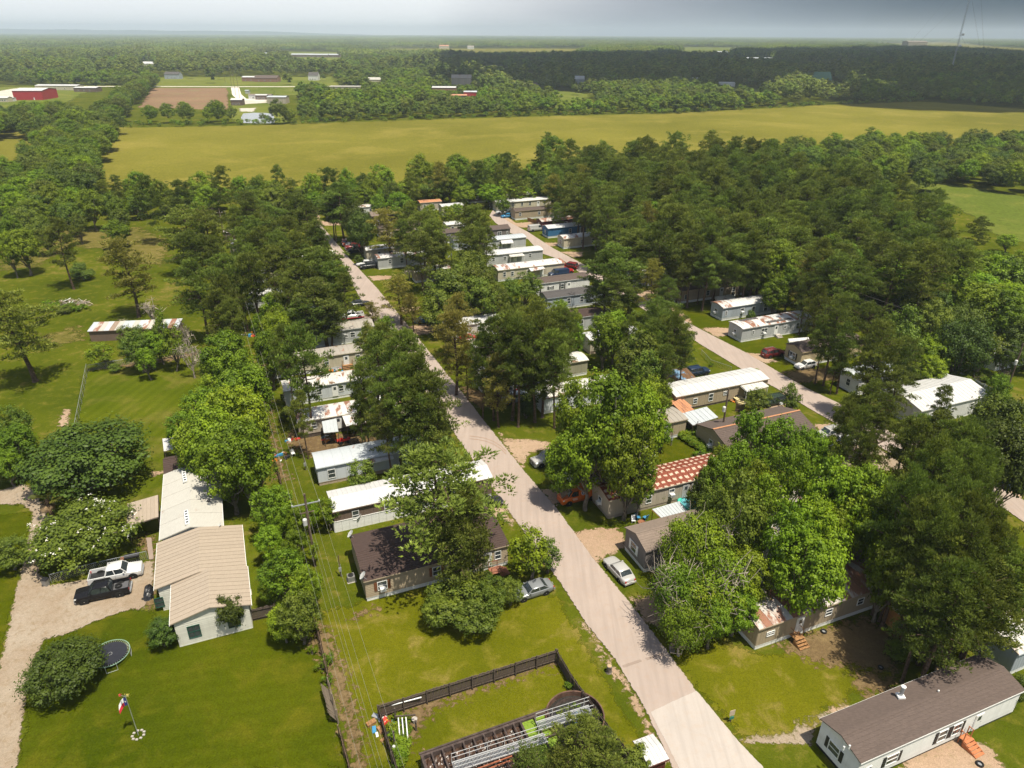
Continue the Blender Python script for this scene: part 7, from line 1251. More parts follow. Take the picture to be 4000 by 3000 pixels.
T('7',[(600,850,200,18,'p','pine with a straight bare trunk in front of the tan home'),(490,1080,130,13,'p'),(690,1100,110,12,'p'),(1560,905,190,17,'b','bright tall tree behind the blue grey trailer'),(1420,1100,130,12,'b'),(1650,1200,140,12,'b'),(1500,1320,140,10,'b'),(1920,1040,160,17,'p'),(1480,630,160,18,'p'),(870,960,70,10,'b'),(1060,1140,80,7,'b'),(900,1200,110,7,'g'),(1220,1280,100,6,'g'),(1120,1200,100,7,'g'),(2050,1150,140,16,'p'),(560,860,60,9,'b'),(1850,1250,130,14,'p'),(2000,1380,170,17,'p','wide dark pine behind the light grey trailer'),(1740,830,100,14,'b'),(1640,150,50,17,'b'),(1150,5,60,17,'b')])
T('A5',[(240,-160,200,18,'p'),(120,60,150,14,'p'),(350,150,150,14,'p'),(250,330,120,11,'p','big leaning pine beside the small white car'),(760,100,230,18.5,'p','broad pine above the white home'),(620,330,160,15,'p'),(930,300,160,14,'p'),(1020,420,160,12,'p'),(900,620,190,11,'p'),(1150,560,170,11,'p'),(640,780,210,14,'p','pine beside the two dark red cars'),(420,930,160,11,'p'),(760,960,170,11,'p'),(1380,830,100,10,'p'),
 (1300,290,220,9,'b','bright bush like tree in the bright right yard'),(1250,520,160,7,'b'),(1480,420,120,6,'b'),(1650,90,260,13,'d'),(1560,260,120,8,'b'),(1850,230,180,10,'g'),(2130,90,150,10,'b'),(2120,330,130,9,'g'),(1600,720,110,3,'s'),(1420,640,100,3,'s'),(600,-90,200,16,'p'),(1000,-60,200,15,'g'),(1300,-110,180,13,'g'),(2000,700,120,8,'b'),(2120,930,200,15,'d','dense dark tree at the right edge below the bright yard'),(2180,1180,180,15,'d'),(2050,920,100,9,'b'),
 (1620,965,220,14,'p'),(1350,1090,240,14,'p'),(1150,1110,200,13,'p'),(1650,1160,260,15,'p'),(1000,1180,180,12,'p'),(500,1200,180,17,'p'),(300,1180,130,14,'p'),(560,1330,170,14,'p','leaning pine with bare limbs over the gravel turnaround'),(1900,1180,180,13,'p')])
T('B2',[(1350,210,280,19,'p'),(1130,60,230,16,'p'),(1560,80,250,17,'p'),(1800,200,200,16,'p'),(1700,360,260,17,'p'),(1300,330,220,15,'p'),(1480,420,260,18,'p'),(1850,390,200,16,'p'),(1780,560,220,17,'p'),(1600,680,280,18,'p'),
 (1060,570,260,20,'p','tall blue green pine nearest the gravel turnaround'),(900,850,250,17,'p'),(1250,740,260,18,'p'),(1480,880,280,19,'p'),(1750,820,260,18,'p','outermost pine towards the dark blue saloon'),(1900,1000,240,17,'p'),(1150,960,260,18,'p'),(1350,1080,280,19,'p'),(1680,1080,300,19,'p'),(2000,1180,240,17,'p'),(2120,1350,240,16,'p'),(1250,1260,260,16,'p'),(1550,1320,300,17,'p'),(1850,1350,280,17,'p'),(1000,1300,220,14,'p'),
 (620,530,210,16,'b','brightest leafy tree beside the tall blue green pine'),(450,600,180,14,'b'),(200,650,240,15,'b'),(380,780,240,15,'b'),(150,860,240,14,'b'),(620,860,190,14,'b'),(450,1040,260,14,'b'),(200,1100,230,13,'b'),(650,1120,200,13,'b'),(700,1510,180,12,'p'),(900,1500,220,13,'p'),(1200,1560,260,15,'p'),(1600,1560,280,16,'p'),(2000,1560,260,15,'p')])
T('B7',[(700,-60,140,15,'p'),(560,40,130,14,'p'),(640,60,150,14.5,'p','nearest pine behind the long dark roofed home'),(750,0,160,15,'p'),(850,-40,170,15,'p'),(930,-50,140,15.5,'p'),(480,20,90,11,'p'),(120,-170,150,13,'b'),(260,-150,130,13,'b'),(370,-120,110,12.5,'b'),(380,365,55,2.4,'s','green bush against the orange brown shed'),(930,560,60,4,'g'),(0,-190,140,12,'b')])
T('B5',[(1500,700,190,8.5,'p','foreground pine top beside the round tank'),(1130,890,150,6.5,'p','low pine at the bottom edge by the walkway'),(1650,760,110,7,'p'),(1380,880,160,6.5,'p'),(1600,900,170,6,'p'),(1850,880,100,3.6,'t','thin young tree beside the small red shed'),(240,700,60,1,'k'),(280,860,90,.9,'k'),(1405,440,40,.9,'k')])
# ------------------------------------------------------------------ woods filled by area
RS=np.random.RandomState(77)
def inside(poly,P): return sdist(P,poly)>0
def fill(pts,sp,kinds,H,R,group,labels,z=12,jit=.42,world=None):
    poly=np.array([tuple(G(u,v,z))[:2] for u,v in pts]); lo=poly.min(0); hi=poly.max(0); X,Y=np.meshgrid(np.arange(lo[0],hi[0],sp),np.arange(lo[1],hi[1],sp*.9)); X=X+(np.arange(X.shape[0])%2)[:,None]*sp/2
    P=np.stack([X.ravel(),Y.ravel()],1)+RS.normal(size=(X.size,2))*sp*jit*.6; P=P[inside(poly,P)]; ks=list(kinds); pr=np.array([kinds[k] for k in ks],float); pr/=pr.sum()
    for p in P:
        k=ks[RS.choice(len(ks),p=pr)]; s=.82+.36*RS.random(); add_tree(k,p,H[k]*s,R[k]*(.85+.35*RS.random()),labels.get(k),group)
fill([(2190,590),(2400,560),(2700,572),(3000,580),(3200,640),(3420,700),(3600,760),(3780,880),(3860,980),(3700,1040),(3450,1010),(3200,1050),(3050,960),(2900,990),(2700,930),(2600,960),(2500,880),(2380,850),(2250,740),(2190,690)],7.4,dict(p=.9,b=.07,y=.03),dict(p=18,b=15,y=17),dict(p=4.6,b=4.4,y=4.2),'pines packed in the dark wood',dict(p='dark pine packed in the wood right of the streets',b='bright broadleaf tree poking through the dark pine wood',y='olive pine within the dark pine wood'),16)
fill([(3000,560),(3180,548),(3400,520),(3650,540),(3800,520),(4200,490),(4200,760),(3900,730),(3700,700),(3520,668),(3350,640),(3150,600)],8.5,dict(b=.5,g=.42,d=.08),dict(b=11,g=11,d=11),dict(b=4.6,g=4.6,d=5),'broadleaf trees of the wood at the right',dict(b='bright tree in the broadleaf wood beyond the grassy clearing',g='mid green tree in the broadleaf wood beyond the clearing',d='dark tree in the broadleaf wood beyond the clearing'),9)
fill([(3870,960),(4000,1000),(4200,1050),(4200,1290),(4000,1280),(3800,1220),(3600,1140),(3450,1150),(3400,1080),(3600,1090),(3750,1030)],7.5,dict(b=.6,g=.25,d=.15),dict(b=12,g=12,d=11),dict(b=4.8,g=4.8,d=5),'trees between the bright right yard and the pine wood',dict(b='bright tree behind the bright right yard',g='mid green tree behind the bright right yard',d='dark tree behind the bright right yard'),9)
T('8',[(1350,880,140,14,'p'),(760,650,90,6,'g','bushy tree standing in the grassy clearing'),(1370,790,90,6,'b'),(1250,760,50,5,'b'),(1640,820,100,8,'g'),(980,720,100,13,'p'),(980,1290,100,6,'n','tangle of dead grey branches at the wood edge'),(1110,1290,90,6,'n'),(890,1330,80,5,'n'),(1050,1340,80,5,'n'),(660,1350,170,10,'b'),(600,1200,150,11,'g','pale greyish leafy tree before the dark wood'),(1000,1430,170,10,'b'),(1480,1230,200,13,'b'),(350,1480,120,7,'g'),(1550,1060,80,6,'b')])
fill([(2130,560),(2190,590),(2190,690),(2260,760),(2300,830),(2240,800),(2150,740),(2110,640)],7,dict(b=.5,p=.5),dict(b=14,p=16),dict(b=4.4,p=4.2),'trees at the end of the right street',dict(b='bright broadleaf tree behind the end of the right street',p='dark pine behind the end of the right street'),12)
fill([(-200,560),(60,640),(150,700),(330,760),(330,800),(100,790),(-200,760)],9,dict(b=.6,g=.4),dict(b=12,g=12),dict(b=5,g=5),'trees at the left edge before the yellow field',dict(b='bright tree at the left edge before the yellow field',g='mid green tree at the left edge before the yellow field'),9)
fill([(60,650),(140,520),(330,470),(440,455),(470,470),(395,560),(350,660),(340,720),(180,740)],8.5,dict(b=.5,g=.5),dict(b=12.5,g=12.5),dict(b=5.2,g=5.2),'hedgerow trees along the hay field',dict(b='bright tree in the hedgerow on the left of the hay field',g='mid green tree in the hedgerow on the left of the hay field'),8)
fill([(440,470),(500,400),(590,330),(620,300),(560,300),(480,360),(360,430),(330,470)],10,dict(b=.5,g=.5),dict(b=13,g=13),dict(b=5.4,g=5.4),'hedgerow trees beside the ploughed field',dict(b='bright tree in the hedgerow beside the ploughed field',g='mid green tree in the hedgerow beside the ploughed field'),8)
fill([(-200,500),(-200,440),(60,430),(260,415),(330,440),(300,500),(100,495)],10,dict(b=.3,g=.5,d=.2),dict(b=14,g=13,d=12),dict(b=6,g=6,d=6),'trees between the red barn pasture and the left field',dict(b='bright tree between the barn pasture and the left field',g='mid green tree between the barn pasture and the left field',d='dark tree between the barn pasture and the left field'),8)
fill([(380,770),(900,752),(1500,726),(2150,690),(2200,750),(1500,780),(900,800),(380,815)],8.5,dict(g=.5,b=.5),dict(g=9,b=9),dict(g=4.6,b=4.6),'low trees closing the gap to the hay field',dict(g='low mid green tree in the thicket before the hay field',b='low bright tree in the thicket before the hay field'),5)
for i,(x,y,h) in enumerate([(590,438,15),(645,440,14),(690,425,17),(735,436,15),(800,438,13),(820,420,17),(860,436,16),(895,445,12),(560,445,12),(1090,425,18),(1120,445,13),(1000,452,8),(1052,458,7)]):
    p=G(x,y+14,h) ; p=G(x,486,0); d=PX(p)[2]; add_tree('g' if i%2 else 'b',(p.x,p.y+8*(i%3)),h*.9,9.5 if h>13 else 8,None,'trees along the back of the hay field')
# ------------------------------------------------------------------ build: nearest of each kind singly, the rest as woods
def low(seed,kind,H,R,ncl,per,size,pine=False): 
    mb,V,Fc,T_,lm,bk=mk_broad(seed,kind,H,R,.12 if not pine else .3,ncl,per,size,1.6); return mb,V,Fc,T_,lm,bk
lowcol=bpy.data.collections.new('far_tree_kinds')
def lowproto(i,data,scale=1):
    mb,V,Fc,T_,lm,bk=data; me=np_mesh('far_crown_%02d'%i,V,Fc,lm,T_); n0=len(V); o=bpy.data.objects.new('far_kind_%02d'%i,me); lowcol.objects.link(o); return o
for i in range(3): lowproto(i,low(200+i,'b',12,5.2,26,22,.75))
for i in range(3): lowproto(3+i,low(210+i,'g',12,5.2,26,22,.75))
for i in range(3): lowproto(6+i,low(220+i,'p',17,4.6,26,22,.8,True))
def grove(i,kind,n,side,H,R,per,size):
    rs=np.random.RandomState(300+i); VV=[];FF=[];TT=[];o_=0
    for k in range(n):
        x,y=(rs.random(2)-.5)*side; s=.75+.5*rs.random(); N=per; u=unit(rs,N); u[:,2]=np.abs(u[:,2]); P=np.array([x,y,H*s*.45])+u*[R*s,R*s,H*s*.5]*(.7+.3*rs.random((N,1))); V,Fc=leaves(rs,P,u*.8+[0,0,.6],size,.5); VV.append(V);FF.append(Fc+o_);o_+=len(V);TT.append(np.clip(rs.random()*.6+rs.random(N)*.35,0,1))
    me=np_mesh('far_grove_%02d'%i,np.concatenate(VV),np.concatenate(FF),LM[kind],np.concatenate(TT)); o=bpy.data.objects.new('far_kind_%02d'%i,me); lowcol.objects.link(o)
grove(9,'b',40,46,13,5,26,2.6); grove(10,'g',40,46,13,5,26,2.6); grove(11,'p',44,46,17,4.8,26,2.6); grove(12,'g',60,170,16,13,22,7); grove(13,'p',60,170,18,13,22,7)
pts=[]
def vnoise(P,sc,seed=0):
    q=P/sc; i=np.floor(q).astype(int); f=q-i; f=f*f*(3-2*f)
    def h(a,b): 
        n=(a*374761393+b*668265263+seed*1274126177)&0x7fffffff; n=((n^(n>>13))*1274126177)&0x7fffffff; return (n&0xffff)/65535.
    a,b=i[:,0],i[:,1]; return (h(a,b)*(1-f[:,0])+h(a+1,b)*f[:,0])*(1-f[:,1])+(h(a,b+1)*(1-f[:,0])+h(a+1,b+1)*f[:,0])*f[:,1]
def far_scatter(y0,y1,sp,mode):
    hw=.80; X,Y=np.meshgrid(np.arange(-hw*y1,hw*y1,sp),np.arange(y0,y1,sp)); X=X+(np.arange(X.shape[0])%2)[:,None]*sp/2; P=np.stack([X.ravel(),Y.ravel()],1); P=P+RS.normal(size=P.shape)*sp*.22; P=P[(np.abs(P[:,0])<hw*P[:,1]+40)]
    keep=np.ones(len(P),bool)
    for f in FIELDS:
        lo=f.min(0)-sp; hi=f.max(0)+sp; m=((P>lo)&(P<hi)).all(1)
        if m.any(): d=sdist(P[m],f); k=keep[m]; k&=(d<(-4 if sp<20 else -sp*.4)) | ((d>0)&(RS.random(len(d))<(.004 if mode<2 else 0))&(np.abs(f[:,1]).mean()>560)); keep[m]=k
    return P[keep]
edge_px=[(-400,560),(340,560),(449,500),(900,494),(1300,481),(2000,459),(2667,444),(3200,414),(3600,398),(4200,445)]
edge=np.array([tuple(G(*q))[:2] for q in edge_px])
def beyond(P,pad=0):
    a=P[:,0]/P[:,1]; ea=edge[:,0]/edge[:,1]; o_=np.argsort(ea); r=np.hypot(edge[:,0],edge[:,1]); return np.hypot(P[:,0],P[:,1])>np.interp(a,ea[o_],r[o_])+pad
def addp(P,kinds,sc):
    for p,k,s in zip(P,kinds,sc): pts.append((p[0],p[1],k,s))
P=far_scatter(400,950,8.2,0); P=P[beyond(P,6)]
u_=np.array([PX((p[0],p[1],0))[:2] for p in P]); 
lotm=(u_[:,0]<600)&(u_[:,1]>345)&(u_[:,1]<520)                      # handled by the placed hedgerows
roadm=(np.abs(u_[:,1]-337)<4)&(u_[:,0]<1400)
gap=(u_[:,0]>600)&(u_[:,0]<1180)&(u_[:,1]>300)&(u_[:,1]<495)
P=P[~(lotm|roadm|gap)]; u_=u_[~(lotm|roadm|gap)]
n1=vnoise(P,60,1); n2=vnoise(P,140,2); thin=(vnoise(P,45,5)<.25)&(u_[:,1]<345); P,n1,n2=P[~thin],n1[~thin],n2[~thin]; u_=u_[~thin]
d_=np.hypot(P[:,0],P[:,1]); near=(d_<640)
for p,a,b,nr,dd in zip(P,n1,n2,near,d_):
    k='b' if a>.5 else 'g'
    pts.append((p[0],p[1],(0 if k=='b' else 3)+RS.randint(3) if b<.8 or dd<600 else 6+RS.randint(3),(.5+.75*RS.random())*(.85 if nr else 1.05)))
P=far_scatter(950,1900,11.5,1); b=vnoise(P,160,3); c=vnoise(P,70,4); u_=P[:,0]/P[:,1]
clr=vnoise(P*np.array([.45,1.5]),150,12)
for p,bb,cc,uu,cl in zip(P,b,c,u_,clr):
    if cl<.15: continue
    pts.append((p[0],p[1],(6 if bb+.25*(uu>.05)>.62 else (0 if cc>.55 else 3))+RS.randint(3),(.6+.85*RS.random())))
P=far_scatter(1900,6500,46,2); b=vnoise(P,420,6); c=vnoise(P,200,7); clr=vnoise(P*np.array([.5,1.6]),330,9)
for p,bb,cc,cl in zip(P,b,c,clr):
    if cl<.2: continue
    pts.append((p[0],p[1],11 if bb>.5 else (9 if cc>.6 else 10),.9+.4*RS.random()))
P=far_scatter(6500,17000,165,2); b=vnoise(P,1400,8)
for p,bb in zip(P,b): pts.append((p[0],p[1],13 if bb>.45 else 12,.95+.3*RS.random()))
CLEAR=[np.array([tuple(G(*q))[:2] for q in STREET]),np.array([tuple(GC('B6',*q))[:2] for q in [(150,400),(470,560),(600,520),(1100,330),(1269,420),(1269,700),(900,900),(400,950)]]),np.array([tuple(GC('A4',*q))[:2] for q in [(480,560),(540,460),(1160,780),(1810,1160),(2212,1350),(2212,1590),(1530,1190),(650,680)]])]
for o in list(bpy.data.objects):
    if o.type=='EMPTY' and o.get('category') in ('mobile home','house'):
        w=[c for c in o.children if c.name.startswith('wall')]
        if not w: continue
        xs=[v.co.x for v in w[0].data.vertices]; ys=[v.co.y for v in w[0].data.vertices]; M_=Matrix.Translation(o.location)@Matrix.Rotation(o.rotation_euler.z,4,'Z')
        if o.location.length<420: CLEAR.append(np.array([tuple(M_@Vector((x,y,0)))[:2] for x,y in ((min(xs)-.5,min(ys)-.6),(max(xs)+.5,min(ys)-.6),(max(xs)+.5,max(ys)+.5),(min(xs)-.5,max(ys)+.5))]))
CLEAR.append(FIELDS[14]); keep_=[]
for tr in TREES:
    if tr['kind'] in 'k' or tr['pos'].length>420 or (tr['label'] and not tr['group']): keep_.append(tr); continue
    p=np.array(tr['pos'])[:2]; d=p/np.linalg.norm(p); ok=False
    for st in (0,.7,1.4,2.1,-.7,2.8,-1.4,3.5,4.2,-2.1,5,6):
        q=(p+d*st)[None]
        if not any(sdist(q,c)[0]>0 for c in CLEAR): ok=True; break
    if ok: tr['pos']=Vector((q[0][0],q[0][1],0)); keep_.append(tr)
print('trees kept',len(keep_),'of',len(TREES)); TREES[:]=keep_
SIGHT=[]
for o in bpy.data.objects:
    if o.type=='EMPTY' and o.location.y>470 and o.get('category') in ('building','barn','shed','mobile home','house','cabin'):
        w=[c for c in o.children if c.name.startswith('wall')]; L_=max(v.co.x for v in w[0].data.vertices); SIGHT.append((o.location.x,o.location.y,L_,max(v.co.y for v in w[0].data.vertices)))
SIGHT=np.array(SIGHT); fp=[]
for x,y,k,s in pts:
    r=math.hypot(x,y); ok=True
    if r<2600:
        for bx,by,bl,bw in SIGHT:
            if y>by+bw+6 or y<by-330: continue
            xx=x*by/y
            if bx-4<xx<bx+bl+4:
                if y>by-5: ok=False; break
                lim=(2.2+(by-y)*CAMH/by)/13.
                if lim<s: s=max(.12,lim)
        if abs(PX((x,y,0))[0]-3705)<14 and 880<y<1010: pass
    if ok: fp.append((x,y,k,s))
pts=fp
counts={}; singles=[]; overflow=[]
for tr in sorted(TREES,key=lambda t:t['pos'].length):
    nm=NAMES[tr['kind']]; c=counts.get(nm,0)
    u,v,d=PX(tr['pos']+Vector((0,0,tr['H']*.7)))
    if -250<u<4250 and v<3350 and c<297: counts[nm]=c+1; singles.append(tr)
    else: overflow.append(tr)
print('trees single',counts,'overflow',len(overflow),'far points',len(pts))
NVAR={}
for k,i in PROTO: NVAR[k]=max(NVAR.get(k,0),i+1)
rt=random.Random(9); refpx=[(PX(p),ph,p) for p,ph in REFS]
used=set()
def orient(kd,lb): return lb
auto=[]
for tr in singles:
    kd=tr['kind']; i=rt.randrange(NVAR[kd]); tk,cw,h0,r0=PROTO[kd,i]; root=bpy.data.objects.new(NAMES[kd],None); COL.objects.link(root); root.location=tr['pos']; root.rotation_euler=(0,0,rt.random()*6.283)
    sz=tr['H']/h0; sx=tr['R']/r0; sx=min(max(sx,sz*.55),sz*1.7); root.scale=(sx,sx*(.94+.12*rt.random()),sz)
    if NAMES[kd]!='weed_clump' and kd not in 'sh': link('trunk',tk,root)
    else: link('stems',tk,root)
    link('crown',cw,root); root['category']=CATS[kd]
    if tr['group']: root['group']=tr['group']
    if tr['group'] and tr['label']: root['label']=tr['label']; continue
    root['group']=tr['group'] or {'pine_tree':'pines standing among the homes','broadleaf_tree':'broadleaf trees standing among the homes'}.get(NAMES[kd],'small trees and bushes of the park')
    if tr['label']: root['label']=tr['label']; used.add(tr['label'])
    else: auto.append((tr,root))
# labels for the remaining trees: kind of look, where it stands relative to the nearest landmark, and its order there
bucket={}
for tr,root in auto:
    u,v,d=PX(tr['pos']); best=min(refpx,key=lambda r:(r[2]-tr['pos']).length*(1 if abs(r[0][0]-u)<500 else 1.5)); du=u-best[0][0]; dv=v-best[0][1]
    if v<520: rel='at the far edge of the hay field'; key=rel
    else:
        rel=('left of' if du<0 else 'right of') if abs(du)>abs(dv)*1.3 else ('behind' if dv<0 else 'in front of'); key=rel+' '+best[1]
    look=LOOK[tr['kind']][0]; bucket.setdefault((look,key),[]).append((u,v,tr,root))
ORD=['','second','third','fourth','fifth','sixth','seventh','eighth','ninth','tenth','eleventh','twelfth','thirteenth','fourteenth']
for (look,key),L_ in bucket.items():
    L_.sort(key=lambda a:a[0])
    for i,(u,v,tr,root) in enumerate(L_):
        if len(L_)==1: lb=f'{look} {key}'
        elif i==0: lb=f'leftmost {look} {key}'
        elif i==len(L_)-1: lb=f'rightmost {look} {key}'
        else: lb=f'{ORD[i] if i<len(ORD) else str(i+1)+"th"} {look} from the left {key}'
        w_=lb.split()
        root['label']=' '.join(w_[:16])
# stuff: one instanced object for the woods that cannot be counted
def woods(name,label,pts,coll):
    me=bpy.data.meshes.new(name); n=len(pts); A=np.array(pts,float); co=np.zeros((n,3),np.float32); co[:,:2]=A[:,:2]; me.vertices.add(n); me.vertices.foreach_set('co',co.ravel())
    a=me.attributes.new('pick','INT','POINT'); a.data.foreach_set('value',A[:,2].astype(np.int32)); a=me.attributes.new('rot','FLOAT_VECTOR','POINT'); r=np.zeros((n,3),np.float32); r[:,2]=RS.random(n)*6.283; a.data.foreach_set('vector',r.ravel())
    a=me.attributes.new('scl','FLOAT_VECTOR','POINT'); s=np.stack([A[:,3]*(.9+.2*RS.random(n)),A[:,3]*(.9+.2*RS.random(n)),A[:,3]*(.85+.3*RS.random(n))],1).astype(np.float32); a.data.foreach_set('vector',s.ravel())
    o=link(name,me); o['kind']='stuff'; o['label']=label
    ng=bpy.data.node_groups.new(name,'GeometryNodeTree'); ng.interface.new_socket('Geometry',in_out='INPUT',socket_type='NodeSocketGeometry'); ng.interface.new_socket('Geometry',in_out='OUTPUT',socket_type='NodeSocketGeometry')
    N=ng.nodes.new; gi=N('NodeGroupInput'); go=N('NodeGroupOutput'); ip=N('GeometryNodeInstanceOnPoints'); ci=N('GeometryNodeCollectionInfo'); ci.inputs['Collection'].default_value=coll; ci.inputs['Separate Children'].default_value=True; ci.inputs['Reset Children'].default_value=True
    def na(nm,ty):
        q=N('GeometryNodeInputNamedAttribute'); q.data_type=ty; q.inputs[0].default_value=nm; return q.outputs['Attribute']
    ng.links.new(gi.outputs[0],ip.inputs['Points']); ng.links.new(ci.outputs[0],ip.inputs['Instance']); ip.inputs['Pick Instance'].default_value=True
    ng.links.new(na('pick','INT'),ip.inputs['Instance Index']); ng.links.new(na('rot','FLOAT_VECTOR'),ip.inputs['Rotation']); ng.links.new(na('scl','FLOAT_VECTOR'),ip.inputs['Scale']); ng.links.new(ip.outputs[0],go.inputs[0])
    md=o.modifiers.new('woods','NODES'); md.node_group=ng; return o
woods('far_woods','woods and scattered trees stretching from the hay field to the horizon',pts,lowcol)
if overflow:
    nc=bpy.data.collections.new('near_tree_kinds'); keys=sorted(PROTO)
    for i,k in enumerate(keys):
        ob=bpy.data.objects.new('near_kind_%02d'%i,PROTO[k][1]); nc.objects.link(ob)
    op=[]
    for tr in overflow:
        k=(tr['kind'],rt.randrange(NVAR[tr['kind']])); h0=PROTO[k][2]; op.append((tr['pos'].x,tr['pos'].y,keys.index(k),tr['H']/h0))
    woods('background_trees','more trees standing deeper in the woods',op,nc)
# undergrowth: uncountable rough grass and weeds at wood edges
ck=bpy.data.collections.new('undergrowth_kinds'); ob=bpy.data.objects.new('under_00',PROTO['k',0][1]); ck.objects.link(ob)
up=[]
def under(pts_,n,s0,s1,z=0):
    poly=np.array([tuple(G(u,v,z))[:2] for u,v in pts_]); lo=poly.min(0); hi=poly.max(0); P=lo+(hi-lo)*RS.random((n*4,2)); P=P[inside(poly,P)][:n]
    for p in P: up.append((p[0],p[1],0,s0+(s1-s0)*RS.random()))
under([(2215,740),(2260,800),(2400,860),(2520,900),(2620,980),(2700,1020),(2900,1080),(2960,1120),(3050,1100),(2900,1010),(2600,900),(2400,800),(2260,720)],420,.8,2.2)
under([cv('A4',*q) for q in [(340,1540),(440,1610),(560,1680),(800,1830),(780,1880),(600,1800),(440,1690)]],260,.4,.9)
under([cv('B4',*q) for q in [(1400,1250),(1550,1200),(1560,1400),(1520,1659),(1430,1659),(1400,1450)]],120,.2,.5)
under([(449,500),(900,494),(1300,482),(2000,460),(2667,445),(3200,415),(3600,398),(3600,390),(2667,436),(2000,450),(1300,472),(449,490)],700,1.5,3.2)
under([(160,1195),(260,1185),(330,1200),(360,1215),(260,1225),(170,1222)],60,.4,1.0)
under([cv('A5',*q) for q in [(1420,640),(1780,720),(1900,840),(1700,800),(1500,720)]],140,.5,1.2)
woods('undergrowth','rough weeds and brush along wood edges and fences',up,ck)
# palm
b=GC('A6',470,640); t=thing('palm_tree','stubby fan palm with shaggy brown skirt by the gravel drive','palm',b,0); MB().lathe([(.3,0),(.24,1.2),(.22,3.4),(.3,3.8)],9).build('trunk', BARK, t); rs=np.random.RandomState(12); PG=LM['y']; DRY=plain('dry_palm_fronds',(.22,.15,.08),.9,0,.3)
for i in range(26):
    az_=rs.random()*6.283; live=i<12; el=(.9-.9*rs.random()) if live else -(.6+.8*rs.random()); d=Vector((math.cos(az_)*math.cos(el),math.sin(az_)*math.cos(el),math.sin(el))); s=d.cross(Vector((0,0,1))).normalized(); u=s.cross(d); c=Vector((0,0,3.7)); e_=c+d*(1.1 if live else .8); m=MB(); m.tube(c,e_,.025,None,4)
    for j in range(11): a=(j-5)*.23; q=d*math.cos(a)+s*math.sin(a); n=u*.02+s*math.cos(a)*.07-d*math.sin(a)*.07; L_=1.05*(1-.035*abs(j-5)); tip=e_+q*L_-Vector((0,0,.12 if live else .3)); m.add([e_,e_+q*L_*.55+n,tip,e_+q*L_*.55-n],[(0,1,2,3)])
    m.build('frond', PG if live else DRY, t)
# blossom on the wide bush
for o in [o for o in bpy.data.objects if o.get('label','').startswith('wide bush with white')]:
    rs=np.random.RandomState(6); V=np.empty(len(PROTO['w',0][1].vertices)*3,np.float32); PROTO['w',0][1].vertices.foreach_get('co',V); V=V.reshape(-1,4,3).mean(1); top=V[V[:,2]>np.percentile(V[:,2],55)]; P=top[rs.choice(len(top),70)]+[0,0,.08]; P=np.repeat(P,7,0)+rs.normal(size=(len(P)*7,3))*.1; VV,FF=leaves(rs,P,np.tile([0,0,1.],(len(P),1)),.13,.8); me=np_mesh('blossom',VV,FF,PETAL); link('blossom',me,o)['kind']='stuff'
# cut dead trunk and vine snag near the patchwork trailer
def bare_trunk(label,base,h,r,lean=(0,0),br=0,mat=None,seed=1):
    t=thing('dead_trunk',label,'dead tree',base); rs=np.random.RandomState(seed); m=MB(); top=Vector((lean[0],lean[1],h)); limb(m,(0,0,0),top,r,r*.6,rs,7,4,.05); m.build('trunk', mat or BARK, t)
    for i in range(br): a=rs.random()*6.283; m=MB(); limb(m,top*(.5+.15*i),top*(.55+.15*i)+Vector((math.cos(a),math.sin(a),.9))*h*.35,r*.4,.03,rs,5,3,.15); m.build('branch', mat or BARK, t)
bare_trunk('vine wrapped snag by the back fence',GC('A2',400,890),4.2,.28,(-.5,0),3,plain('vine_covered_bark',(.07,.09,.03),.95),2); bare_trunk('topped bare pine trunk rising by the patchwork trailer',GC('A2',1430,1230),9.5,.33)
bare_trunk('leaning cut trunk with stubs over the gravel',GC('B2',450,640),5.5,.35,(.8,0),2)
# ------------------------------------------------------------------ low hills on the far left horizon
HM=LM['g']; m=MB(); X=np.linspace(-15500,-1500,40); 
vs=[];fs=[]
for i,x in enumerate(X):
    h=60+62*(1-i/39)**.8*(.85+.15*math.sin(i*1.7)); y=15200
    for dy,z_ in ((-900,0),(-300,h*.8),(0,h),(900,0)): vs.append((x,y+dy+.06*(x+15500)*.0,max(0,z_*(1-max(0,(i-30)/9.)))))
for i in range(39):
    for j in range(3): a=i*4+j; fs.append((a,a+4,a+5,a+1))
HILL=plain('forested_hill',(.035,.06,.03),.95,0,.3,.05,.02); o=MB().add(vs,fs).build('hills', HILL); o['kind']='structure'; o['label']='low wooded rise along the left horizon'
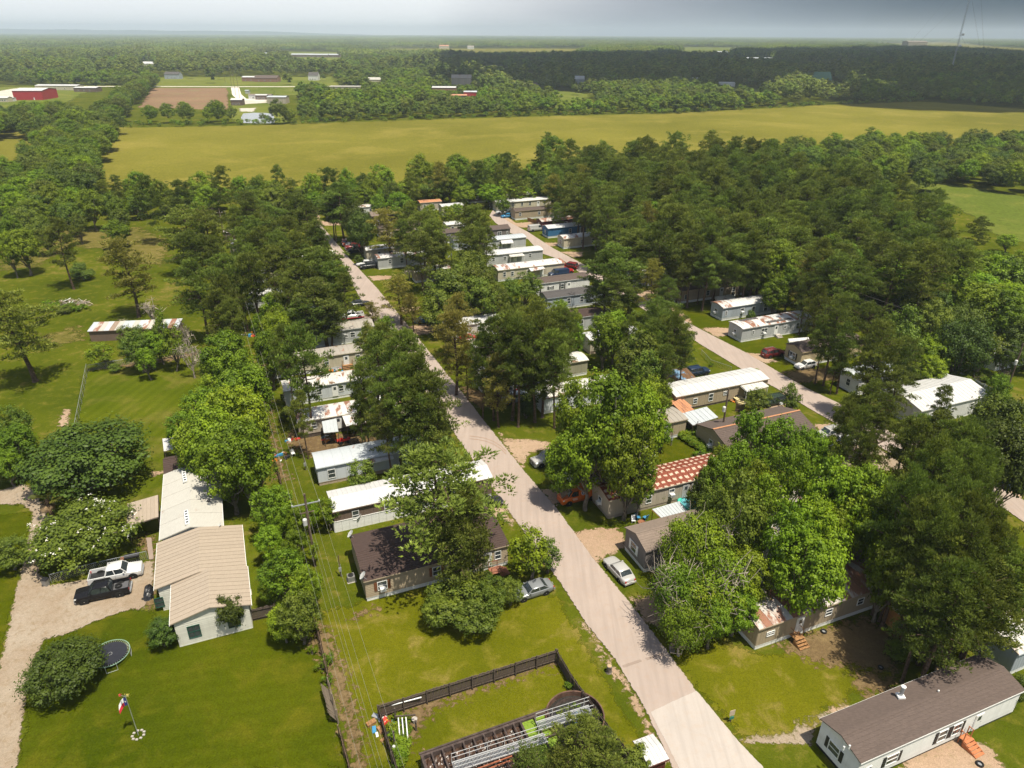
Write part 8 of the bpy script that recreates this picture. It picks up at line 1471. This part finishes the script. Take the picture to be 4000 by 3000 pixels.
# ------------------------------------------------------------------ clouds above the picture; they throw the shade that lies over the far right
t=NT('cloud_white'); t.col((.8,.8,.82)); t.rough(1); t.spec(0); CLOUD=t.m
def cloud(label,shadow_pts,z,n,r,seed):
    """cumulus bank whose underside sits at height z, above the ground it shades"""
    rs=np.random.RandomState(seed); poly=np.array(shadow_pts,float); off=np.array([SUN_TO.x,SUN_TO.y])/SUN_TO.z*z; poly=poly+off; lo=poly.min(0)-r*.3; hi=poly.max(0)+r*.3
    import mathutils
    m=MB(); c0=poly.mean(0); base=[]
    P=lo+(hi-lo)*rs.random((n*3,2)); d=sdist(P,poly); P=P[(d>0)|((d>-r*1.6)&(rs.random(len(d))<.22))][:n]; d=sdist(P,poly)
    for p,dd in zip(P,d):
        s=r*(.5+.7*rs.random())*(1 if dd>0 else .35); k=6; vs=[]; fs=[]; rings=5
        for i in range(rings+1):
            ph=math.pi*i/rings
            for j in range(9): a=2*math.pi*j/9; q=1+.18*rs.normal(); vs.append((p[0]-c0[0]+s*q*math.sin(ph)*math.cos(a),p[1]-c0[1]+s*q*math.sin(ph)*math.sin(a),(s*.55*math.cos(ph)*q if ph<math.pi/2 else s*.15*math.cos(ph))))
        for i in range(rings):
            for j in range(9): fs.append((i*9+j,(i+1)*9+j,(i+1)*9+(j+1)%9,i*9+(j+1)%9))
        m.add(vs,fs)
    o=m.build('cloud',CLOUD,None,loc=(c0[0],c0[1],z)); tag(o,label,'cloud','clouds over the right of the scene'); 
    for p_ in o.data.polygons: p_.use_smooth=True
    return o
g2=lambda pts_: [tuple(G(*q))[:2] for q in pts_]
cloud('large dark cloud bank over the far right woods',g2([(2350,352),(2700,330),(3000,350),(3300,362),(3700,365),(4300,372),(4600,300),(4400,215),(3700,200),(3200,210),(2800,222),(2350,225),(1900,235),(1850,262),(2150,300)]),950,420,150,1)
cloud('broken cloud over the right end of the hay field and its tree line',g2([(3250,392),(3500,372),(4300,385),(4500,440),(4100,432),(3700,418),(3500,415)]),900,70,42,2)
#cloud('thin cloud strip over the middle of the hay field',g2([(1900,485),(2300,480),(2700,505),(2950,545),(2500,560),(2050,525)]),850,22,16,3)
# ------------------------------------------------------------------ haze: the damp summer air
vm=bpy.data.materials.new('summer_haze'); vm.use_nodes=True; nt=vm.node_tree; nt.nodes.clear(); pv=nt.nodes.new('ShaderNodeVolumePrincipled'); pv.inputs['Color'].default_value=(.74,.85,1.0,1); pv.inputs['Density'].default_value=HAZE; pv.inputs['Anisotropy'].default_value=.2; mo=nt.nodes.new('ShaderNodeOutputMaterial'); nt.links.new(pv.outputs[0],mo.inputs['Volume'])
if HAZE>0:
    o=MB().box(-17900,17900,-17900,17900,-1,190).build('haze',vm); o['kind']='stuff'; o['label']='thin summer haze filling the air'
print('objects',len(bpy.data.objects))
